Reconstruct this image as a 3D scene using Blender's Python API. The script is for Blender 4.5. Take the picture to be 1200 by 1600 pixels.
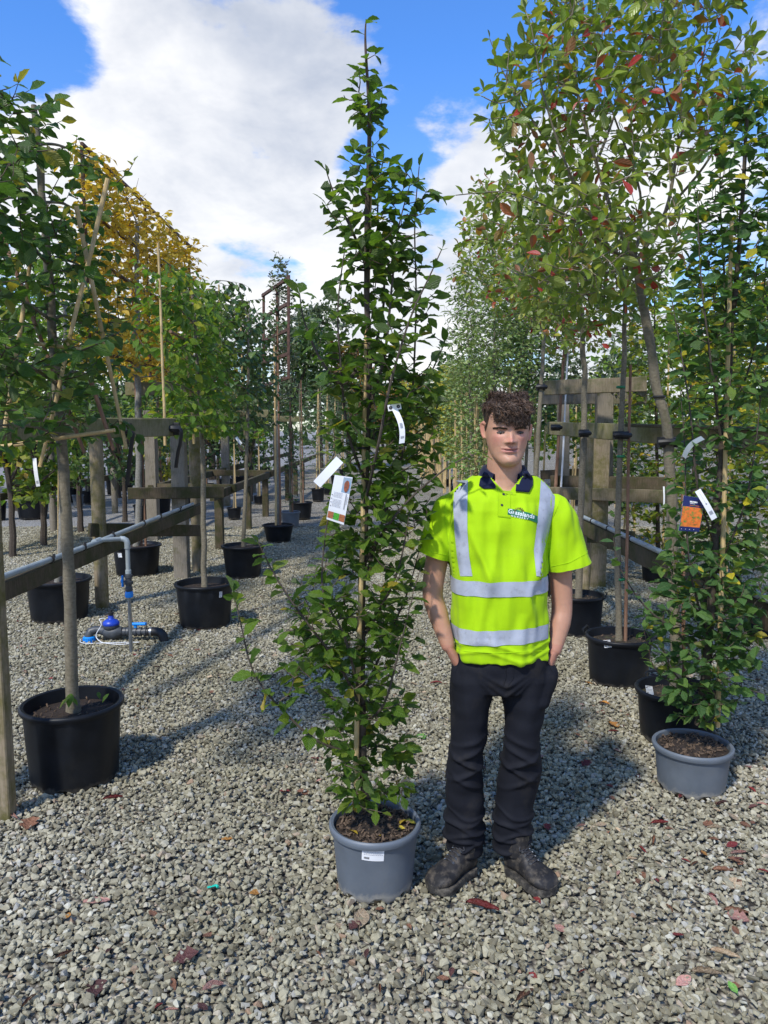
import bpy, bmesh, math, random
import numpy as np
from mathutils import Vector, Matrix, noise
from mathutils.bvhtree import BVHTree

for o in list(bpy.data.objects): bpy.data.objects.remove(o)
SC = bpy.context.scene
COL = SC.collection
R = math.radians
rng = np.random.default_rng(7)
random.seed(7)

# ------------------------------------------------------------------ camera
CAMZ, PITCH, FPX = 1.664, R(6.1), 1202.0
cd = bpy.data.cameras.new('camera'); cam = bpy.data.objects.new('camera', cd); COL.objects.link(cam)
cam.location = (0, 0, CAMZ); cam.rotation_euler = (R(90) - PITCH, 0, 0)
cd.sensor_fit = 'VERTICAL'; cd.sensor_height = 36.0; cd.lens = FPX*36/1600
cd.clip_start = 0.05; cd.clip_end = 3000
SC.camera = cam

# ------------------------------------------------------------------ light
SUN_EL, SUN_AZ = R(50), R(-148)          # azimuth clockwise from +Y: the sun stands to the left and a little behind
sdir = Vector((math.sin(SUN_AZ)*math.cos(SUN_EL), math.cos(SUN_AZ)*math.cos(SUN_EL), math.sin(SUN_EL)))
sl = bpy.data.lights.new('sun', 'SUN'); sl.energy = 2.25; sl.angle = R(3.5); sl.color = (1.0, .955, .87)
so = bpy.data.objects.new('sun', sl); COL.objects.link(so); so.rotation_euler = sdir.to_track_quat('Z', 'Y').to_euler()

W = bpy.data.worlds.new('World'); SC.world = W; W.use_nodes = True
nt = W.node_tree; N = nt.nodes; L = nt.links
bg = N['Background']; bg.inputs[1].default_value = 0.15
sky = N.new('ShaderNodeTexSky'); sky.sky_type = 'NISHITA'; sky.sun_disc = False
sky.sun_elevation = SUN_EL; sky.sun_rotation = SUN_AZ; sky.ozone_density = 2.6; sky.air_density = 1.0; sky.dust_density = .4
def wn(t, **k):
    n = N.new(t)
    for a, b in k.items(): setattr(n, a, b)
    return n
def wmath(op, a, b=None, clamp=False):
    n = wn('ShaderNodeMath', operation=op, use_clamp=clamp)
    for i, v in enumerate((a, b)):
        if v is None: continue
        if isinstance(v, (int, float)): n.inputs[i].default_value = v
        else: L.new(v, n.inputs[i])
    return n.outputs[0]
tc = wn('ShaderNodeTexCoord'); dirv = tc.outputs['Generated']
sep = wn('ShaderNodeSeparateXYZ'); L.new(dirv, sep.inputs[0])
# clouds lie on a high layer: project the direction on a plane so that they flatten towards the horizon
zz = wmath('ADD', wmath('MAXIMUM', sep.outputs[2], 0.0), 0.34)
cx = wmath('DIVIDE', sep.outputs[0], zz); cy = wmath('DIVIDE', sep.outputs[1], zz)
cmb = wn('ShaderNodeCombineXYZ'); L.new(cx, cmb.inputs[0]); L.new(cy, cmb.inputs[1]); L.new(sep.outputs[2], cmb.inputs[2])
def wnoise(scale, detail, rough, off, dist=0.0):
    mp = wn('ShaderNodeMapping'); mp.inputs['Location'].default_value = off; L.new(cmb.outputs[0], mp.inputs[0])
    n = wn('ShaderNodeTexNoise'); n.inputs['Scale'].default_value = scale; n.inputs['Detail'].default_value = detail
    n.inputs['Roughness'].default_value = rough; n.inputs['Distortion'].default_value = dist
    L.new(mp.outputs[0], n.inputs['Vector']); return n.outputs['Fac']
n1 = wnoise(2.6, 10, .58, (3.1, 1.7, 0), .15)
n2 = wnoise(1.6, 6, .6, (8.3, 4.2, 0), .3)
n3 = wnoise(5.5, 5, .6, (1.0, 9.0, 2.0), .2)
def blob(v, lo, hi):
    d = Vector(v).normalized()
    vm = wn('ShaderNodeVectorMath', operation='DOT_PRODUCT'); L.new(dirv, vm.inputs[0]); vm.inputs[1].default_value = d
    mr = wn('ShaderNodeMapRange'); mr.interpolation_type = 'SMOOTHSTEP'; L.new(vm.outputs['Value'], mr.inputs[0])
    mr.inputs[1].default_value = lo; mr.inputs[2].default_value = hi; return mr.outputs[0]
def pdir(px, py):
    x = (px-600)/FPX; u = (800-py)/FPX
    return (x, math.cos(PITCH)+u*math.sin(PITCH), -math.sin(PITCH)+u*math.cos(PITCH))
low = wn('ShaderNodeMapRange'); low.interpolation_type = 'SMOOTHSTEP'; L.new(sep.outputs[2], low.inputs[0])
low.inputs[1].default_value = .50; low.inputs[2].default_value = .24; low.inputs[3].default_value = -.02; low.inputs[4].default_value = .20
b = wmath('ADD', wmath('ADD', wmath('MULTIPLY', wmath('SUBTRACT', n1, .5), 1.8), .5), low.outputs[0])
b = wmath('ADD', b, wmath('MULTIPLY', blob(pdir(190, 90), .955, .993), .36))
b = wmath('ADD', b, wmath('MULTIPLY', blob(pdir(330, 260), .965, .998), .16))
b = wmath('ADD', b, wmath('MULTIPLY', blob(pdir(740, 290), .955, .995), .24))
b = wmath('SUBTRACT', b, wmath('MULTIPLY', blob(pdir(600, -20), .955, .992), .34))
b = wmath('SUBTRACT', b, wmath('MULTIPLY', blob(pdir(-10, 75), .991, .9994), .42))
b = wmath('SUBTRACT', b, wmath('MULTIPLY', blob(pdir(390, 440), .9965, .9996), .16))
b = wmath('SUBTRACT', b, wmath('MULTIPLY', blob(pdir(215, 330), .9975, .9998), .14))
cm = wn('ShaderNodeMapRange'); cm.interpolation_type = 'SMOOTHSTEP'; L.new(b, cm.inputs[0])
cm.inputs[1].default_value = .54; cm.inputs[2].default_value = .72; cm.inputs[4].default_value = .95
shade = wn('ShaderNodeValToRGB')
cs = wmath('ADD', wmath('MULTIPLY', n2, .62), wmath('MULTIPLY', n3, .38))
cs = wmath('ADD', cs, wmath('MULTIPLY', blob(pdir(330, 190), .975, .999), -.045))
cs = wmath('ADD', cs, wmath('MULTIPLY', blob(pdir(150, 90), .985, .999), .10))
L.new(cs, shade.inputs[0])
e = shade.color_ramp.elements
e[0].position = .33; e[0].color = (2.15, 2.35, 2.75, 1); e[1].position = .60; e[1].color = (4.2, 4.18, 4.15, 1)
tint = wn('ShaderNodeMix', data_type='RGBA', blend_type='MULTIPLY'); tint.inputs[0].default_value = 1
L.new(sky.outputs[0], tint.inputs[6])
tl = wn('ShaderNodeValToRGB'); L.new(sep.outputs[2], tl.inputs[0]); tl.color_ramp.elements[0].position = .05; tl.color_ramp.elements[0].color = (.62, .66, .74, 1); tl.color_ramp.elements[1].position = .42; tl.color_ramp.elements[1].color = (.36, .64, 1.0, 1)
L.new(tl.outputs[0], tint.inputs[7])
mx = wn('ShaderNodeMix', data_type='RGBA'); L.new(cm.outputs[0], mx.inputs[0]); L.new(tint.outputs[2], mx.inputs[6]); L.new(shade.outputs[0], mx.inputs[7])
L.new(mx.outputs[2], bg.inputs[0])

vs = SC.view_settings
vs.view_transform = 'Standard'; vs.look = 'None'; vs.exposure = 0.84; vs.gamma = 1; vs.use_curve_mapping = False

# ------------------------------------------------------------------ helpers
FW = Vector((0, math.cos(PITCH), -math.sin(PITCH))); UP = Vector((0, math.sin(PITCH), math.cos(PITCH)))
def P(px, py, Y):
    """point of the place that lies Y metres in front of the camera's foot"""
    d = FW + UP*((800-py)/FPX) + Vector(((px-600)/FPX, 0, 0))
    k = Y/d.y
    return Vector((d.x*k, Y, CAMZ+d.z*k))
def G(px, py):
    d = FW + UP*((800-py)/FPX) + Vector(((px-600)/FPX, 0, 0))
    k = -CAMZ/d.z
    return Vector((d.x*k, d.y*k, 0))
def pxm(Y, z=1.0): return FPX/(Y*math.cos(PITCH)+(CAMZ-z)*math.sin(PITCH))

def arr_mesh(name, V, faces, uv=None, mats=(), midx=None, smooth=True):
    """faces: list of int arrays of shape (n,k)"""
    me = bpy.data.meshes.new(name)
    V = np.asarray(V, dtype=np.float32).reshape(-1, 3)
    me.vertices.add(len(V)); me.vertices.foreach_set('co', V.ravel())
    lt = np.concatenate([np.full(len(f), f.shape[1], dtype=np.int32) for f in faces])
    lv = np.concatenate([f.ravel() for f in faces]).astype(np.int32)
    ls = np.concatenate(([0], np.cumsum(lt)[:-1])).astype(np.int32)
    me.loops.add(len(lv)); me.loops.foreach_set('vertex_index', lv)
    me.polygons.add(len(lt)); me.polygons.foreach_set('loop_start', ls); me.polygons.foreach_set('loop_total', lt)
    if midx is not None: me.polygons.foreach_set('material_index', np.asarray(midx, dtype=np.int32))
    me.update(calc_edges=True)
    if uv is not None:
        ul = me.uv_layers.new(name='UVMap'); ul.data.foreach_set('uv', np.asarray(uv, dtype=np.float32)[lv].ravel())
    me.polygons.foreach_set('use_smooth', np.full(len(lt), bool(smooth)))
    for m in mats: me.materials.append(m)
    return me

def wloc(o):
    v = Vector((0, 0, 0))
    while o: v = v + o.location; o = o.parent
    return v

class MB:
    def __init__(s): s.V = []; s.F = []; s.n = 0
    def add(s, V, F):
        V = np.asarray(V, dtype=np.float64).reshape(-1, 3)
        for f in F:
            f = np.asarray(f)
            if len(f): s.F.append(f + s.n)
        s.V.append(V); s.n += len(V); return s
    def box(s, c, size, rz=0.0, M=None):
        x, y, z = [q/2 for q in size]
        V = np.array([(a*x, b*y, d*z) for a in (-1, 1) for b in (-1, 1) for d in (-1, 1)], dtype=float)
        if M is None: M = Matrix.Rotation(rz, 3, 'Z')
        V = V @ np.array(M).T + np.array(c)
        return s.add(V, [np.array([(0,1,3,2),(4,6,7,5),(0,4,5,1),(2,3,7,6),(0,2,6,4),(1,5,7,3)])])
    def beam(s, a, b, w, h, bev=.004, wob=0.0):
        """timber from a to b, w wide and h deep (h along the up-side), chamfered"""
        a = Vector(a); b = Vector(b); t = (b-a).normalized()
        up = Vector((0, 0, 1)) if abs(t.z) < .9 else Vector((0, 1, 0))
        sx = t.cross(up).normalized(); sz = sx.cross(t).normalized()
        prof = [(-w/2+bev,-h/2),(w/2-bev,-h/2),(w/2,-h/2+bev),(w/2,h/2-bev),(w/2-bev,h/2),(-w/2+bev,h/2),(-w/2,h/2-bev),(-w/2,-h/2+bev)]
        n = max(2, int((b-a).length/.25)+1); V = []
        for i in range(n):
            c = a + (b-a)*(i/(n-1))
            for (p, q) in prof:
                k = 1 + wob*noise.noise(c*3+Vector((p*30, q*30, 0)))
                V.append(c + sx*p*k + sz*q*k)
        F = [(i*8+j, i*8+(j+1) % 8, (i+1)*8+(j+1) % 8, (i+1)*8+j) for i in range(n-1) for j in range(8)]
        s.add([tuple(v) for v in V], [np.array(F)])
        m = s.n - len(V)
        s.F.append(np.array([[m+j for j in range(7, -1, -1)], [m+(n-1)*8+j for j in range(8)]]))
        return s
    def tube(s, pts, rad, seg=8, cap=True, ell=None):
        pts = [Vector(p) for p in pts]; n = len(pts)
        if isinstance(rad, (int, float)): rad = [rad]*n
        t0 = (pts[1]-pts[0]).normalized()
        u = t0.cross(Vector((0, 0, 1))) if abs(t0.z) < .95 else t0.cross(Vector((0, 1, 0)))
        u.normalize(); V = np.empty((n, seg, 3))
        an = np.arange(seg)*2*np.pi/seg; ca = np.cos(an)[:, None]; sa = np.sin(an)[:, None]
        for i in range(n):
            t = (pts[min(i+1, n-1)]-pts[max(i-1, 0)])
            if t.length < 1e-9: t = t0
            t.normalize(); u = u - t*u.dot(t)
            if u.length < 1e-6: u = t.orthogonal()
            u.normalize(); v = t.cross(u)
            ea, eb = (1, 1) if ell is None else ell
            V[i] = np.array(pts[i]) + rad[i]*(ca*np.array(u)*ea + sa*np.array(v)*eb)
        ii = np.arange(n-1)[:, None]*seg; jj = np.arange(seg)[None]; j2 = (jj+1) % seg
        F = np.stack([ii+jj, ii+j2, ii+seg+j2, ii+seg+jj], -1).reshape(-1, 4)
        base = s.n; s.add(V.reshape(-1, 3), [F])
        if cap:
            s.F.append(np.array([[base+j for j in range(seg-1, -1, -1)], [base+(n-1)*seg+j for j in range(seg)]]))
        return s
    def lathe(s, prof, c, seg=32, capb=True, capt=False, ax=None, sq=1.0):
        """prof: (r, h) list; turned about +z at c, or about ax"""
        n = len(prof); an = np.arange(seg)*2*np.pi/seg
        V = np.array([[(r*math.cos(a), r*math.sin(a)*sq, h) for a in an] for r, h in prof]).reshape(-1, 3)
        if ax is not None:
            M = np.array(Vector(ax).to_track_quat('Z', 'Y').to_matrix()); V = V @ M.T
        V = V + np.array(c)
        ii = np.arange(n-1)[:, None]*seg; jj = np.arange(seg)[None]; j2 = (jj+1) % seg
        F = np.stack([ii+jj, ii+j2, ii+seg+j2, ii+seg+jj], -1).reshape(-1, 4)
        base = s.n; s.add(V, [F])
        if capb: s.F.append(np.array([[base+j for j in range(seg-1, -1, -1)]]))
        if capt: s.F.append(np.array([[base+(n-1)*seg+j for j in range(seg)]]))
        return s
    def mesh(s, name, mat, off=(0, 0, 0), smooth=True):
        V = np.concatenate(s.V) - np.array(off)
        byk = {}
        for f in s.F: byk.setdefault(f.shape[1], []).append(f)
        F = [np.concatenate(v) for v in byk.values()]
        return arr_mesh(name, V, F, mats=(mat,), smooth=smooth)
    def build(s, name, mat, parent=None, smooth=True, loc=None):
        off = wloc(parent) if parent else Vector((0, 0, 0))
        if parent is None and loc is not None: off = Vector(loc)
        me = s.mesh(name, mat, off, smooth)
        if smooth:
            try: me.set_sharp_from_angle(angle=R(42))
            except Exception: pass
        o = bpy.data.objects.new(name, me); COL.objects.link(o)
        if parent: o.parent = parent
        elif loc is not None: o.location = loc
        return o

def thing(name, label, cat, loc=(0, 0, 0), group=None):
    o = bpy.data.objects.new(name, None); COL.objects.link(o); o.location = loc; o.empty_display_size = .1
    o['label'] = label; o['category'] = cat
    if group: o['group'] = group
    return o
def tag(o, label=None, cat=None, group=None, kind=None):
    if label: o['label'] = label
    if cat: o['category'] = cat
    if group: o['group'] = group
    if kind: o['kind'] = kind
    return o

# ------------------------------------------------------------------ materials
def newmat(name):
    m = bpy.data.materials.new(name); m.use_nodes = True
    return m, m.node_tree, m.node_tree.nodes['Principled BSDF']
def nd(t, typ, **k):
    n = t.nodes.new(typ)
    for a, b in k.items(): setattr(n, a, b)
    return n
def ramp(t, fac, stops):
    r = nd(t, 'ShaderNodeValToRGB'); t.links.new(fac, r.inputs[0])
    el = r.color_ramp.elements
    while len(el) > 1: el.remove(el[-1])
    el[0].position = stops[0][0]; el[0].color = (*stops[0][1], 1)
    for p, c in stops[1:]:
        x = el.new(p); x.color = (*c, 1)
    return r.outputs[0]
def noi(t, scale, detail=4, rough=.55, coord='Object', vscale=None):
    tcn = nd(t, 'ShaderNodeTexCoord'); src = tcn.outputs[coord]
    if vscale is not None:
        mp = nd(t, 'ShaderNodeMapping'); mp.inputs['Scale'].default_value = vscale; t.links.new(src, mp.inputs[0]); src = mp.outputs[0]
    n = nd(t, 'ShaderNodeTexNoise'); n.inputs['Scale'].default_value = scale; n.inputs['Detail'].default_value = detail; n.inputs['Roughness'].default_value = rough
    t.links.new(src, n.inputs['Vector']); return n.outputs['Fac']
def bump(t, bs, fac, strength=.3, dist=.01):
    b = nd(t, 'ShaderNodeBump'); b.inputs['Strength'].default_value = strength; b.inputs['Distance'].default_value = dist
    t.links.new(fac, b.inputs['Height']); t.links.new(b.outputs[0], bs.inputs['Normal']); return b
def mixc(t, fac, a, b, mode='MIX'):
    m = nd(t, 'ShaderNodeMix', data_type='RGBA', blend_type=mode)
    for i, v in ((0, fac), (6, a), (7, b)):
        if isinstance(v, (int, float)): m.inputs[i].default_value = v
        elif isinstance(v, tuple): m.inputs[i].default_value = (*v[:3], 1)
        else: t.links.new(v, m.inputs[i])
    return m.outputs[2]
def mth(t, op, a, b=None, clamp=False):
    n = nd(t, 'ShaderNodeMath', operation=op, use_clamp=clamp)
    for i, v in enumerate((a, b)):
        if v is None: continue
        if isinstance(v, (int, float)): n.inputs[i].default_value = v
        else: t.links.new(v, n.inputs[i])
    return n.outputs[0]

def simple(name, col, rough=.5, var=.25, scale=20, bumps=.15, dist=.003, metal=0, spec=.5, dirt=None):
    m, t, bs = newmat(name)
    f = noi(t, scale, 5)
    c0 = tuple(c*(1-var) for c in col); c1 = tuple(min(1, c*(1+var)) for c in col)
    c = ramp(t, f, [(.3, c0), (.7, c1)])
    if dirt:
        f2 = noi(t, scale*.35, 8, .7)
        mr = nd(t, 'ShaderNodeMapRange'); t.links.new(f2, mr.inputs[0]); mr.inputs[1].default_value = .52; mr.inputs[2].default_value = .7; mr.inputs[4].default_value = dirt[1]
        c = mixc(t, mr.outputs[0], c, dirt[0])
    t.links.new(c, bs.inputs['Base Color']); bs.inputs['Roughness'].default_value = rough
    bs.inputs['Metallic'].default_value = metal; bs.inputs['Specular IOR Level'].default_value = spec
    if bumps: bump(t, bs, noi(t, scale*6, 4), bumps, dist)
    return m

def wood(name, c1, c2, moss=None, mossamt=.5, grain=(26, 26, 1.6), mosscol2=(.045, .05, .02), knots=True):
    m, t, bs = newmat(name)
    g = noi(t, 6, 8, .65, 'Object', grain)
    c = ramp(t, g, [(.25, c1), (.5, tuple((a+b)/2 for a, b in zip(c1, c2))), (.78, c2)])
    big = noi(t, 2.2, 5, .6)
    c = mixc(t, mth(t, 'MULTIPLY', big, .5), c, tuple(a*.45 for a in c1))
    if moss:
        f = noi(t, 4.5, 9, .72)
        mr = nd(t, 'ShaderNodeMapRange'); t.links.new(f, mr.inputs[0]); mr.inputs[1].default_value = .62-mossamt*.3; mr.inputs[2].default_value = .78-mossamt*.3; mr.inputs[4].default_value = .85
        mc = mixc(t, noi(t, 30, 4), moss, mosscol2)
        c = mixc(t, mr.outputs[0], c, mc)
    t.links.new(c, bs.inputs['Base Color']); bs.inputs['Roughness'].default_value = .85; bs.inputs['Specular IOR Level'].default_value = .2
    bump(t, bs, g, .55, .006)
    return m

def leafmat(name, stops, trans=.35, rough=.42, under=(.16, .21, .09), vein=1.0, veinf=9, spec=.45, tmul=(1.3, 1.5, .5), patch=None):
    """stops: colour ramp over a random number per leaf"""
    m, t, bs = newmat(name); out = t.nodes['Material Output']
    geo = nd(t, 'ShaderNodeNewGeometry'); oi = nd(t, 'ShaderNodeObjectInfo')
    rnd = mth(t, 'FRACT', mth(t, 'ADD', geo.outputs['Random Per Island'], oi.outputs['Random']))
    c = ramp(t, rnd, stops)
    uvn = nd(t, 'ShaderNodeUVMap'); sp = nd(t, 'ShaderNodeSeparateXYZ'); t.links.new(uvn.outputs[0], sp.inputs[0])
    au = mth(t, 'ABSOLUTE', mth(t, 'SUBTRACT', sp.outputs[0], .5))
    ph = mth(t, 'SUBTRACT', mth(t, 'MULTIPLY', sp.outputs[1], veinf*6.283), mth(t, 'MULTIPLY', au, veinf*4.4))
    wv = mth(t, 'ADD', mth(t, 'MULTIPLY', mth(t, 'SINE', ph), .5), .5)
    mid = mth(t, 'LESS_THAN', au, .022)
    if patch:                                    # pale leaf margins of variegated kinds
        mr = nd(t, 'ShaderNodeMapRange'); t.links.new(mth(t, 'ADD', au, mth(t, 'MULTIPLY', noi(t, 40, 3), .25)), mr.inputs[0]); mr.inputs[1].default_value = .38; mr.inputs[2].default_value = .46
        c = mixc(t, mr.outputs[0], c, patch)
    c2 = mixc(t, mth(t, 'MULTIPLY', mth(t, 'POWER', wv, 3), .55*vein), c, (.6, .75, .2), 'SOFT_LIGHT')
    c2 = mixc(t, mth(t, 'MULTIPLY', mid, .35), c2, tuple(min(1, u*1.6) for u in under))
    mot = noi(t, 22, 4)
    c2 = mixc(t, .35, c2, ramp(t, mot, [(.3, (.35, .35, .35)), (.7, (.75, .75, .7))]), 'OVERLAY')
    cf = mixc(t, mth(t, 'MULTIPLY', geo.outputs['Backfacing'], .5), c2, under)
    t.links.new(cf, bs.inputs['Base Color']); bs.inputs['Roughness'].default_value = rough; bs.inputs['Specular IOR Level'].default_value = spec
    if vein: 
        b = nd(t, 'ShaderNodeBump'); b.inputs['Strength'].default_value = .8*vein; b.inputs['Distance'].default_value = .005
        t.links.new(wv, b.inputs['Height']); t.links.new(b.outputs[0], bs.inputs['Normal'])
    tr = nd(t, 'ShaderNodeBsdfTranslucent')
    tcx = mixc(t, 1.0, c, tmul, 'MULTIPLY'); t.links.new(tcx, tr.inputs[0])
    ms = nd(t, 'ShaderNodeMixShader'); ms.inputs[0].default_value = trans
    t.links.new(bs.outputs[0], ms.inputs[1]); t.links.new(tr.outputs[0], ms.inputs[2]); t.links.new(ms.outputs[0], out.inputs[0])
    return m

M = {}
M['black_pot'] = simple('black_plastic', (.006, .0075, .0105), .45, .35, 9, .10, .002, spec=.3, dirt=((.06, .055, .045), .16))
M['grey_pot'] = simple('grey_plastic', (.115, .135, .160), .5, .14, 8, .10, .002, dirt=((.20, .20, .19), .35))
def muddy(m, col, hgt):
    """dried mud splashed on the lowest part of a pot"""
    t = m.node_tree; bs = t.nodes['Principled BSDF']; src = bs.inputs['Base Color'].links[0].from_socket
    tcn = nd(t, 'ShaderNodeTexCoord'); sp = nd(t, 'ShaderNodeSeparateXYZ'); t.links.new(tcn.outputs['Object'], sp.inputs[0])
    f = mth(t, 'ADD', sp.outputs[2], mth(t, 'MULTIPLY', mth(t, 'SUBTRACT', noi(t, 22, 7, .7), .5), -hgt*3.5))
    mr = nd(t, 'ShaderNodeMapRange'); t.links.new(f, mr.inputs[0]); mr.inputs[1].default_value = hgt*.6; mr.inputs[2].default_value = hgt*1.5; mr.inputs[3].default_value = .8; mr.inputs[4].default_value = 0
    t.links.new(mixc(t, mr.outputs[0], src, col), bs.inputs['Base Color'])
muddy(M['grey_pot'], (.30, .285, .25), .028); muddy(M['black_pot'], (.10, .09, .075), .022)
M['soil'] = simple('bark_soil', (.035, .022, .014), .95, .7, 60, .9, .01)
M['bark_chip'] = simple('bark_chips', (.105, .070, .045), .9, .7, 30, .4)
M['moss_soil'] = simple('mossy_soil', (.035, .026, .016), .95, .7, 40, .9, .01, dirt=((.10, .13, .02), .9))
M['wood_old'] = wood('weathered_timber', (.13, .10, .06), (.36, .30, .20), (.12, .13, .04), .45)
M['wood_moss'] = wood('mossy_timber', (.05, .038, .025), (.20, .155, .10), (.05, .055, .014), .62)
M['wood_round'] = wood('round_post_timber', (.20, .15, .09), (.46, .38, .26), (.19, .17, .03), .60)
M['wood_grey'] = wood('grey_timber', (.15, .125, .095), (.40, .355, .28), (.13, .13, .045), .38)
M['wood_pale'] = wood('greenish_board', (.17, .145, .08), (.40, .35, .21), (.23, .22, .07), .6)
M['bamboo'] = wood('bamboo', (.52, .36, .16), (.78, .60, .32), None, grain=(18, 18, 3))
M['cane_red'] = wood('reddish_cane', (.20, .10, .06), (.38, .24, .16), None, grain=(18, 18, 3))
M['bark'] = wood('green_grey_bark', (.13, .11, .075), (.33, .29, .21), (.09, .10, .04), .25, grain=(9, 9, 14))
M['bark_pale'] = wood('pale_mottled_bark', (.14, .13, .10), (.42, .40, .35), (.12, .12, .06), .2, grain=(10, 10, 8))
M['bark_dark'] = wood('dark_bark', (.055, .042, .032), (.14, .115, .09), None, grain=(10, 10, 12))
M['twig'] = simple('twig_bark', (.075, .05, .034), .8, .4, 40, .3)
M['twig_pale'] = simple('pale_twig_bark', (.27, .21, .15), .8, .4, 40, .3)
M['pvc'] = simple('grey_pipe_plastic', (.30, .345, .36), .38, .12, 8, .05, .001, dirt=((.12, .12, .09), .5))
M['pvc_dark'] = simple('dark_pipe_plastic', (.055, .062, .07), .45, .3, 14, .1)
M['steel'] = simple('galvanised_steel', (.32, .34, .36), .35, .2, 14, .05, metal=.85)
M['blue'] = simple('blue_plastic', (.01, .26, .78), .4, .15, 14, .05)
M['blue_dark'] = simple('deep_blue_plastic', (.012, .05, .42), .38, .15, 14, .05)
M['rubber'] = simple('black_rubber', (.012, .012, .013), .55, .3, 14, .1)
M['white'] = simple('white_plastic', (.78, .79, .80), .45, .05, 10, 0)
M['ink'] = simple('black_ink', (.03, .03, .035), .6, .1, 10, 0)
M['ink_grey'] = simple('grey_ink', (.34, .35, .38), .6, .1, 10, 0)
M['rust'] = simple('rusty_steel', (.10, .052, .038), .85, .5, 25, .4)
M['green_tie'] = simple('green_tie_tape', (.01, .16, .06), .5, .15, 10, 0)
# leaves
HB = [(0, (.064, .130, .020)), (.4, (.100, .185, .026)), (.75, (.148, .240, .032)), (.975, (.21, .27, .036)), (.985, (.42, .32, .04)), (1, (.46, .33, .05))]
M['leaf_hornbeam'] = leafmat('hornbeam_leaf', HB, .40)
M['leaf_left'] = leafmat('dark_hornbeam_leaf', [(0, (0.049, 0.106, 0.025)), (.6, (0.086, 0.174, 0.033)), (.92, (0.163, 0.244, 0.036)), (.95, (0.325, 0.305, 0.061)), (1, (0.446, 0.325, 0.061))], .34)
M['leaf_right'] = leafmat('blue_green_hornbeam_leaf', [(0, (0.064, 0.139, 0.054)), (.5, (0.103, 0.207, 0.071)), (.9, (0.179, 0.297, 0.081)), (.955, (0.287, 0.340, 0.054)), (.965, (0.753, 0.592, 0.054)), (1, (0.861, 0.646, 0.071))], .36, .45)
M['leaf_photinia'] = leafmat('glossy_oval_leaf', [(0, (0.111, 0.169, 0.031)), (.35, (0.176, 0.254, 0.036)), (.7, (0.267, 0.325, 0.044)), (.905, (0.364, 0.351, 0.058)), (.93, (0.416, 0.182, 0.052)), (.95, (0.351, 0.029, 0.031)), (.99, (0.390, 0.046, 0.042)), (1, (0.520, 0.208, 0.091))], .36, .34, (.22, .25, .10), .25, 5)
M['leaf_yellow'] = leafmat('autumn_yellow_leaf', [(0, (0.416, 0.260, 0.023)), (.5, (0.650, 0.442, 0.039)), (.8, (0.715, 0.546, 0.078)), (1, (0.338, 0.325, 0.039))], .42, .5, (.5, .4, .12), .3, tmul=(1.25, 1.15, .5))
M['leaf_lime'] = leafmat('light_green_leaf', [(0, (0.098, 0.190, 0.029)), (.6, (0.166, 0.282, 0.038)), (.88, (0.293, 0.370, 0.049)), (1, (0.583, 0.526, 0.059))], .38, .42)
M['leaf_dark'] = leafmat('deep_green_leaf', [(0, (0.033, 0.075, 0.022)), (.7, (0.064, 0.127, 0.030)), (1, (0.131, 0.167, 0.037))], .25, .38, vein=.3)
M['leaf_olive'] = leafmat('grey_olive_leaf', [(0, (0.077, 0.105, 0.061)), (.7, (0.132, 0.165, 0.094)), (1, (0.187, 0.209, 0.132))], .2, .5, vein=0)
M['leaf_varieg'] = leafmat('variegated_leaf', [(0, (0.092, 0.172, 0.040)), (.5, (0.172, 0.264, 0.066)), (1, (0.264, 0.356, 0.092))], .3, .45, (.28, .3, .17), 0, patch=(.50, .50, .30))
M['leaf_beech'] = leafmat('turning_beech_leaf', [(0, (0.095, 0.155, 0.025)), (.5, (0.171, 0.240, 0.030)), (.78, (0.309, 0.344, 0.034)), (.92, (0.515, 0.430, 0.044)), (1, (0.601, 0.275, 0.052))], .4, .42)
M['leaf_rust'] = leafmat('rusty_autumn_leaf', [(0, (.20, .07, .02)), (.6, (.34, .14, .035)), (1, (.30, .22, .04))], .35, .5, vein=0)
M['leaf_lemon'] = leafmat('lemon_leaf', [(0, (.36, .34, .03)), (.6, (.52, .46, .05)), (1, (.30, .34, .05))], .4, .5, vein=0, tmul=(1.2, 1.2, .6))
M['leaf_maple'] = leafmat('fresh_green_cut_leaf', [(0, (0.099, 0.154, 0.044)), (.7, (0.176, 0.242, 0.077)), (1, (0.286, 0.308, 0.110))], .35, .5, vein=0)

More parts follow.
